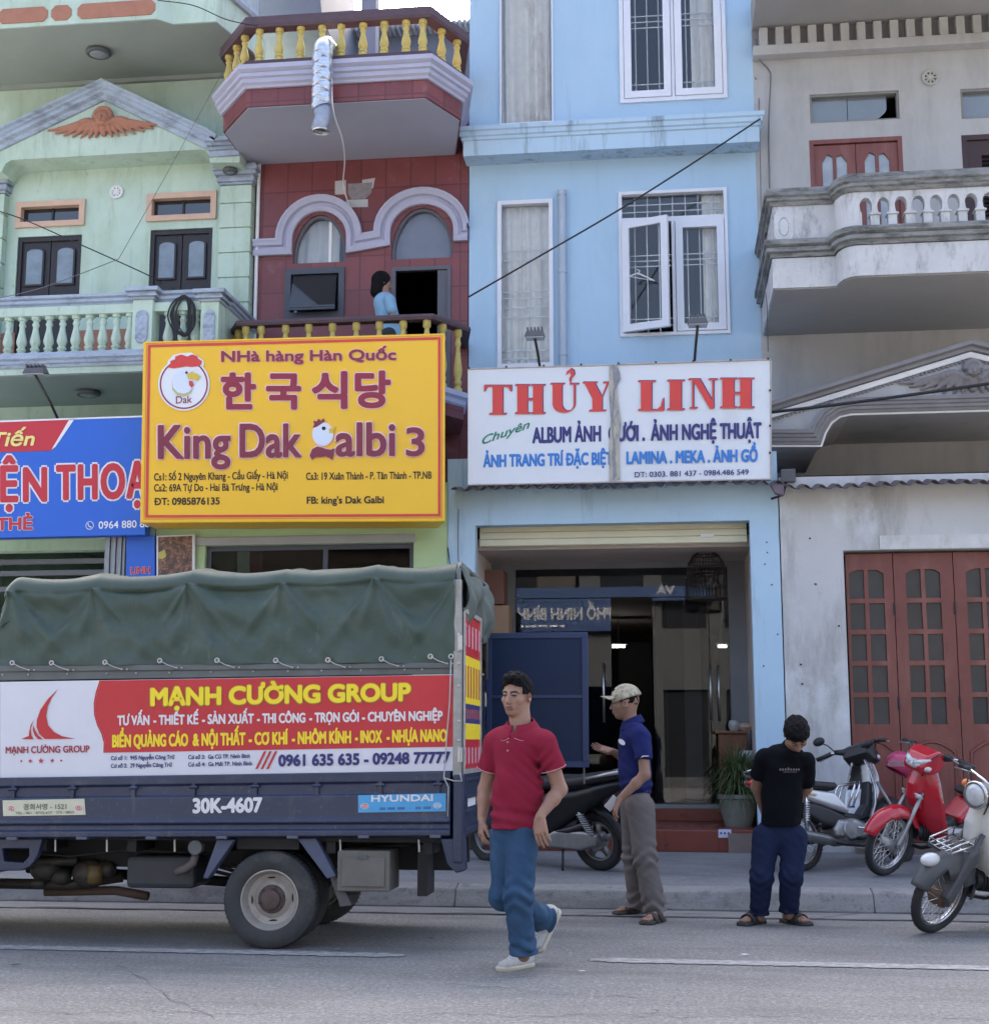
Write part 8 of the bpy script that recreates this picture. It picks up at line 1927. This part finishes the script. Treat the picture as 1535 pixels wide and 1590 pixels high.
trousers((hpL, hpR), (knL, knR), (anL, anR), pel, .102, .080, .064, M_jog, pb2, hz_+.012, lo, hi, nrm((0, -1, .1)), 0.004, cuffs=(J(1224, 1416, .05), J(1178, 1420, .03)), wid=.128, seed=5)
m = MB()
for a in (J(1224, 1414, .05), J(1178, 1418, .03)): m.torus(tuple(a), .060, .014, 'z', 24, 8)
m.build('trouser_cuff', M_jog, pb2, smooth=True)
for a, b, c_ in ft: sandal(a-nrm(b-a)*.014, b+nrm(b-a)*.014, pb2, True, .044, mat('grey_slide', (.035, .036, .040), .7, var=.2))
# ------------------------------------------------------------------ woman at the upper balcony door
Y0 = 15.35; J = lambda a, b, d=0.: P(a, b, Y0+d)
pw = thing('person', 'woman in light blue top at the balcony door above the yellow sign', 'person', (J(606, 560)[0], Y0, zR1))
hc, hf, hu = J(594, 438), (.85, .5, -.1), (.1, 0, 1); nk = J(598, 456); shR, shL = J(604, 465, -.14), J(594, 463, .16); el, wr = J(611, 492, -.18), J(618, 505, -.02); pel = J(606, 520); fz = zR1+.02
s = SDF(*bounds([hc, pel, wr, shL, (pel[0], Y0, fz)], .18), .008); head(s, hc, hf, hu, .95); s.cap(hc-U3*.05, nk, .042, .05, .02); s.cap(nk-U3*.1, pel, .11, .12, .04); s.cap(shR, el, .038, .034, .02); s.cap(el, wr, .034, .024, .02); hand(s, wr, (.7, .3, -.6), (0, .5, -.5), (0, 1, 0), .5, .9)
for o in (-.07, .07): s.cap(pel+np.array([0, o, 0]), (pel[0], Y0+o, fz+.05), .07, .04, .03); s.cap((pel[0]-.03, Y0+o, fz+.03), (pel[0]+.14, Y0+o, fz+.025), .035, .025, .02)
V, Q = s.mesh(); mesh_obj('body', V, Q, [M_skin2, M_brow, M_eye, M_lip], pw, matfn=face_mat(hc, hf, hu, .95))
s = SDF(hc-.25, hc+.25, .008); f, l, u = frame_of(hf, hu); s.ell(hc-f*.02+u*.03, (.11, .095, .10), np.stack([f, l, u], 1), 0).cap(hc-f*.05, hc-f*.06-u*.13, .08, .07, .03).ell(hc+f*.11-u*.03, (.10, .08, .09), np.stack([f, l, u], 1), .01, '-'); V, Q = s.mesh(); mesh_obj('hair', V, Q, M_hair, pw)
s = SDF(*bounds([nk, pel, el, shL], .2), .008); s.cap(nk-U3*.11, pel, .13, .145, .04); s.cap(shR, shL, .055, None, .04); s.cap(shR, shR*.4+el*.6, .055, .06, .03); X, Y, Z = s.full(); s.D += (.007*wob(X, Y, Z, 22, 3)).astype(np.float32); s.plane(nk+U3*.0, U3); V, Q = s.mesh(); mesh_obj('blouse', V, Q, mat('light_blue_blouse', (.20, .36, .50), .85, var=.1), pw)
s = SDF(*bounds([pel, (pel[0], Y0, fz)], .22), .01)
for o in (-.07, .07): s.cap(pel+np.array([0, o, -.02]), (pel[0], Y0+o, fz+.1), .10, .07, .04)
V, Q = s.mesh(); mesh_obj('trousers', V, Q, mat('dark_trousers', (.03, .03, .04), .85), pw)
# ================================================================== small things
# cabinet and plant in the porch
Yc = 14.98; r = R(1112, 1135, 1172, 1240, Yc); zt = RZ(1135, Yc, 1140); x0, x1 = r[0], op[1]-.03
cb2 = thing('cabinet', 'brown wooden cabinet against the porch wall of the blue house', 'cabinet', ((x0+x1)/2, Yc+.2, ZF))
M_cw = mat('cabinet_wood', (.15, .060, .028), .35, var=.25, vs=6)
bd_ = MB().box(x0+.03, x1, Yc, Yc+.35, ZF+.06, zt-.03).build('carcass', M_cw, cb2, bevel=.006)
MB().box(x0-.01, x1, Yc-.04, Yc+.36, zt-.029, zt).build('top_board', M_cw, cb2, bevel=.006)
MB().box(x0+.05, x1-.02, Yc+.02, Yc+.33, ZF, ZF+.059).build('plinth', M_cw, cb2)
for i in range(2): a = x0+.06+i*(x1-x0-.07)/2; MB().box(a, a+(x1-x0-.07)/2-.03, Yc-.012, Yc-.001, ZF+.12, zt-.10).build('cabinet_door', M_cw, bd_, bevel=.005)
for i, (px, w_, h_, c_, nm, lb) in enumerate(((1141, .10, .11, (.32, .34, .32), 'jar', 'small glass jar on the cabinet in the porch'), (1159, .13, .08, (.42, .30, .24), 'bowl', 'patterned bowl on the cabinet in the porch'))):
    x = RX(px, Yc+.1, 1130); t = MB().lathe([(w_*.5, 0), (w_*.72, h_*.5), (w_*.6, h_*.9), (w_*.5, h_)], (x, Yc+.15, zt), 'z', 20).build(nm, mat(nm+'_glaze', c_, .3, var=.5, vs=20), None, auto=50); tag(t, lb, nm)
Yf = 14.55; c = P(1150, 1268, Yf); c[2] = ZF; c[0] = RX(1146, Yf, 1260)
pl = thing('potted_plant', 'bushy spider plant in a grey pot beside the shop entrance', 'plant', tuple(c))
MB().lathe([(.13, 0), (.17, .14), (.185, .26), (.20, .27), (.20, .31), (.17, .31), (.165, .27)], tuple(c), 'z', 24).build('pot', mat('grey_pot', (.20, .21, .18), .8, var=.2, vs=5), pl, auto=40)
MB().lathe([(.168, .27), (.02, .285)], tuple(c), 'z', 20).build('soil', mat('soil', (.03, .022, .016), .95), pl)
lf = MB(); rg = random.Random(4)
for i in range(950):
    a = rg.uniform(0, 2*math.pi); L = rg.uniform(.18, .48); el_ = rg.uniform(-.1, 1.4); dr_ = rg.uniform(.05, .17); hw = rg.uniform(.0035, .0065)
    rx_ = rg.uniform(0, .12); st = np.array([c[0]+rx_*math.cos(a), c[1]+rx_*math.sin(a), c[2]+.27+rg.uniform(0, .34)]); V = []; n = 6
    for k in range(n+1):
        t = k/n; p = st+np.array([math.cos(a)*math.cos(el_)*L*t*.75, math.sin(a)*math.cos(el_)*L*t*.75, math.sin(el_)*L*t-dr_*1.6*t*t]); w_ = hw*math.sin(math.pi*(.12+.86*t)); sd = np.array([-math.sin(a), math.cos(a), .25]); V += [p-sd*w_, p+sd*w_]
    lf.add(V, [(2*k, 2*k+1, 2*k+3, 2*k+2) for k in range(n)])
lf.build('foliage', mat('spider_leaf', (.10, .145, .06), .55, var=.5, vs=9, stain=[((.26, .30, .16), (30, 30, 6), .55, .66, .6)]), pl, smooth=True)
# things stacked behind the plant on the porch
Yj = 14.85; c = P(1163, 1178, Yj)
t = MB().box(c[0]-.16, c[0]+.14, Yj-.1, Yj+.1, ZF, c[2]-.08).build('stool', mat('dark_stool', (.05, .04, .04), .6), None, bevel=.01); tag(t, 'dark low stool half hidden behind the potted plant', 'stool')
t = MB().lathe([(.05, -.08), (.09, .0), (.08, .06), (.06, .08)], (c[0]-.02, Yj+.02, c[2]), 'z', 18).build('white_pot', mat('porcelain', (.55, .56, .57), .3, var=.1), None, auto=40); tag(t, 'small white pot standing above the spider plant', 'pot')
# bird cage hanging inside the shutter
Yv2 = 14.8; zc0 = RZ(930, Yv2, 1096); zc1 = RZ(852, Yv2, 1096); cx = RX(1096, Yv2, 890)
bc = thing('bird_cage', 'round dark bird cage hanging under the porch ceiling', 'bird cage', (cx, Yv2, zc0))
m = MB(); H = zc1-zc0; rr_ = .20
prof = [(rr_, 0), (rr_, H*.5), (rr_*.92, H*.7), (rr_*.68, H*.86), (rr_*.3, H*.96), (.015, H)]
for i in range(36):
    a = 2*math.pi*i/36; m.tube([(cx+q*math.cos(a), Yv2+q*math.sin(a), zc0+h_) for q, h_ in prof], .003, 4, cap=False)
for h_, q in ((0, rr_), (H*.25, rr_), (H*.5, rr_), (H*.7, rr_*.92), (H*.86, rr_*.68)): m.torus((cx, Yv2, zc0+h_), q, .006, 'z', 32, 6)
m.build('cage_bars', mat('cage_cane', (.035, .028, .024), .6), bc); MB().lathe([(.02, -.012), (rr_, -.012), (rr_, .004), (.02, .004)], (cx, Yv2, zc0), 'z', 28).build('cage_floor', mat('cage_cane', 0), bc)
MB().tube([(cx, Yv2, zc1-.01), (cx, Yv2, zce)], .006, 6).build('cage_hook', M_black, bc)
# shelf with boxes on the left of the porch
Yl = 14.9
for i, (a, b, c_, d, col, nm, lb) in enumerate(((757, 940, 790, 990, (.34, .22, .14), 'cardboard_box', 'brown box stacked high beside the truck tarpaulin, in the porch'), (752, 885, 782, 938, (.18, .09, .07), 'wooden_crate', 'dark wooden crate on top of the brown box in the porch'))):
    r = R(a, b, c_, d, Yl); t = MB().box(r[0], r[1], Yl, Yl+.35, r[2] if i else ZF, r[3]-(0 if i else .0)).build(nm, mat('box_'+nm, col, .8, var=.2), None, bevel=.006)
    tag(t, lb, 'box')
# restaurant lamp, and glowing tubes added for bright dots reflected in the shop glass
def dot_strip(px, py, Y, L, label):
    c = P(px, py, Y); t = thing('reflected_dot_strip', label, 'lamp', tuple(c))
    MB().box(c[0]-L/2, c[0]+L/2, Y-.03, Y+.03, c[2]+.031, c[2]+.05).build('dot_strip_body', M_white, t)
    MB().tube([(c[0]-L/2+.03, Y, c[2]), (c[0]+L/2-.03, Y, c[2])], .016, 8).build('dot_tube', mat('dot_glow', (1, .97, .9), .5, var=0, emit=6), t)
    MB().tube([(c[0], Y, c[2]+.05), (c[0], Y, zce)], .006, 6).build('dot_strip_rod', M_white, t)
dot_strip(960, 1004, 22.5, .26, 'glowing strip added for a reflected dot, deep inside the blue house shop, left of centre')
dot_strip(1121, 1004, 20.5, .18, 'glowing strip added for a reflected dot, inside the blue house shop, near the right wall')
c = P(377, 868, 16.2); t = thing('ceiling_lamp', 'lit round lamp inside the dark restaurant under the yellow sign', 'lamp', tuple(c))
MB().ball(tuple(c), .045).build('lamp_bulb', mat('lit_bulb', (1, .98, .95), .5, var=0, emit=7), t, smooth=True)
MB().tube([(c[0], 16.2, c[2]+.045), (c[0], 16.2, zR1-1.45)], .008, 6).build('lamp_cord', M_black, t)
# cables
cable([P(727, 461, 14.6), P(840, 396, 14.75), P(960, 326, 14.95), P(1080, 250, 15.2), P(1180, 184, YU-.37)], .010, 'dark cable rising across the blue house to its cornice end')
cable([P(1197, 640, 13.9), P(1300, 628, 13.7), P(1420, 612, 13.5), P(1700, 572, 13.2)], .016, 'thick black cable sagging in front of the grey house pediment')
cable([P(-40, 318, 14.2), P(30, 338, 14.2), P(126, 380, 14.2), P(232, 428, 14.3), P(250, 440, YGB+.1)], .007, 'thin dark cable slanting down past the left balcony doors')
cable([P(-40, 470, 14.2), P(60, 448, 14.2), P(184, 402, 14.2)], .0045, 'thin wire crossing low over the pale green wall to the left', m=mat('grey_cable', 0))
cable([P(184, 402, 14.2), P(252, 282, 14.3), P(345, 112, 14.4)], .0035, 'thin wire rising steeply over the pale green wall', m=mat('grey_cable', 0))
cable([P(245, 0, 14.2), P(300, 8, 14.0), P(352, 30, 14.0), P(400, 40, 14.2)], .006, 'thin wire between the upper slab and the terrace rail')
cable([P(695, 850, YL-.02), P(700, 900, YL-.02), P(697, 960, YL-.02), P(700, 1040, YL-.02)], .006, 'thin dark cable down the blue pillar beside the green pillar')
cable([P(712, 790, YL-.02), P(711, 850, YL-.02), P(713, 905, YL-.02)], .005, 'short dark wire on the upper part of the blue pillar', m=mat('grey_cable', 0))
# coil over the green balcony rail
m = MB(); rg = random.Random(3)
cc = P(283, 490, YGB-.02)
for k in range(7):
    ax, bz, ox = rg.uniform(.09, .15), rg.uniform(.18, .24), rg.uniform(-.04, .04); pts = []
    for i in range(33):
        a = 2*math.pi*i/32; pts.append((cc[0]+ox+ax*math.cos(a)+.10*(1 if math.sin(a) < 0 else .0)*abs(math.sin(a))*.4, YGB-.03+.20*max(0, math.sin(a))*(.2+.1*k/7)-.02*k/7, cc[2]+bz*math.sin(a)))
    m.tube(pts, .009, 6, cap=False)
tag(m.build('cable_coil', M_cable, None, smooth=True), 'coil of black cable slung over the green balcony rail', 'cable')
# insulator bracket and service box at the corner of the two awnings
Yx = 13.95; r = R(1212, 728, 1235, 748, Yx)
t = thing('service_box', 'small dark electric box under the grey house cornice', 'electric box', (r[0], Yx, r[2]))
MB().box(r[0], r[1], Yx, Yx+.15, r[2], r[3]).build('box_body', mat('service_grey', (.10, .10, .11), .5), t, bevel=.006); MB().tube([(r[0]+.05, Yx+.05, r[2]), (r[0]+.02, Yx+.05, r[2]-.12), (r[0]-.1, Yx+.05, r[2]-.16)], .012, 8).build('box_conduit', M_black, t, smooth=True)
t = MB().ppoly([(1196, 752), (1217, 752), (1217, 768), (1203, 765)], 13.68, .1).build('awning_end_cap', mat('purple_cap', (.13, .10, .125), .6, var=.2), None); tag(t, 'bent purple sheet hanging at the corner between the two awnings', 'sheet metal')
# litter on the road
rg = random.Random(9)
def litter(px, py, sz, col, nm, label):
    c = PZ(px, py, .012); V = []; n = 7
    for i in range(n): a = 2*math.pi*i/n; V.append((c[0]+sz*math.cos(a)*rg.uniform(.6, 1.2), c[1]+sz*.5*math.sin(a)*rg.uniform(.6, 1.2), .008+rg.uniform(0, .010)))
    V.append((c[0], c[1], .016)); o = MB().add(V, [(i, (i+1) % n, n) for i in range(n)]).build(nm, mat('litter_'+nm+str(int(col[0]*100)), col, .7), None, smooth=True); tag(o, label, 'litter')
litter(1156, 1482, .03, (.65, .65, .66), 'paper_scrap', 'crumpled white scrap on the road in front of the man in black')
litter(903, 1508, .022, (.55, .55, .55), 'paper_scrap', 'small pale scrap on the road right of the striding man')
litter(24, 1498, .035, (.05, .045, .035), 'dead_leaf', 'dark dead leaf on the road before the truck at the left edge')
litter(667, 1457, .03, (.05, .045, .04), 'dead_leaf', 'dark dead leaf on the road behind the truck wheel')
litter(524, 1474, .03, (.5, .5, .5), 'paper_scrap', 'flat pale scrap on the road beside the truck wheel')
litter(1016, 1569, .025, (.06, .05, .045), 'dead_leaf', 'dead leaf near the lower edge of the road, right of centre')
litter(1326, 1412, .02, (.6, .6, .58), 'paper_scrap', 'tiny pale scrap in the gutter left of the cream motorbike')
# ================================================================== the other side of the street (seen only in the glass, walls coloured dark to dim their reflection)
def opposite(x0, x1, h_, col, label, nwin, seed):
    t = thing('house', label, 'house', ((x0+x1)/2, -9, 0)); rg = random.Random(seed); hol = []
    for fl in range(int(h_//3.2)):
        for k in range(nwin):
            a = x0+.6+(x1-x0-1.2)*k/nwin; b = a+(x1-x0-1.2)/nwin-.5; z = .3+3.3*fl; hol.append((a, b, z+(.0 if fl == 0 else .8), z+2.4))
    m = MB().wall(x0, x1, 0, h_, -9.2, -9., hol); shell(m, x0, x1, -18, -9.2, 0, h_); m.build('wall', mat('opp_'+str(seed), col, .85), t)
    w_ = MB()
    for q in hol: w_.box(q[0], q[1], -9.15, -9.12, q[2], q[3])
    w_.build('window', M_gldark, t); MB().box(x0, x1, -8.99, -8.2, h_-.2, h_).build('eave', mat('opp_eave', (.30, .26, .24), .8), t); return t
opposite(-16, -9.2, 9.5, (.09, .085, .08), 'darkened three storey house across the street with brown eave', 3, 31)
opposite(-9.1, -2.6, 7.0, (.07, .06, .055), 'brown two storey house across the street left of the blue shop sign', 3, 32)
opposite(-2.5, 5.6, 8.2, (.07, .075, .08), 'darkened grey house across the street behind the blue shop sign', 4, 33)
opposite(5.7, 13, 10.5, (.09, .085, .08), 'tall darkened house across the street right of the blue shop sign', 3, 34)
# its blue sign: what the glass front mirrors
YV = 2*YGW+8.75
a0, a1 = P(800, 1020-100, YV), P(952, 1020-100, YV); zs0, zs1 = P(876, 980, YV)[2], P(876, 912, YV)[2]
osn = thing('shop_sign', 'blue sign with white lettering across the street, mirrored in the glass front', 'sign', ((a0[0]+a1[0])/2+1.2, -8.8, zs0))
xs0, xs1 = a0[0]-.05, P(1105, 920, YV)[0]
zsm = P(876, 934, YV)[2]; xsm = P(958, 920, YV)[0]; M_osb = mat('opp_sign_blue', (.016, .05, .15), .5, var=0)
MB().box(xs0, xs1, -8.95, -8.78, zsm, zs1).build('sign_board', M_osb, osn); MB().box(xs0, xsm, -8.95, -8.78, zs0, zsm-.01).build('sign_board', M_osb, osn)
def mtext(t, p0, p1, pb, cap, m_):
    v, f = text_vf(t, .04); x0, x1 = v[:, 0].min(), v[:, 0].max(); A, B = P(p0, pb, YV), P(p1, pb, YV); ch = cap*YV/CF; V = []
    for i, j in v: q = (i-x0)/(x1-x0); V.append((B[0]+(A[0]-B[0])*q, -8.77, A[2]+j/CAPH*ch))
    MB().add(V, f).build('lettering', m_, osn)
mtext('PHỐ NINH BÌNH', 803, 950, 962, 17, mat('opp_letter', (.34, .35, .38), .5, var=0)); mtext('III. IIIIII IIIIIII IIII III IIII', 804, 876, 974, 3, M_spwhite); mtext('VÀ', 1018, 1048, 922, 12, mat('opp_letter', 0))
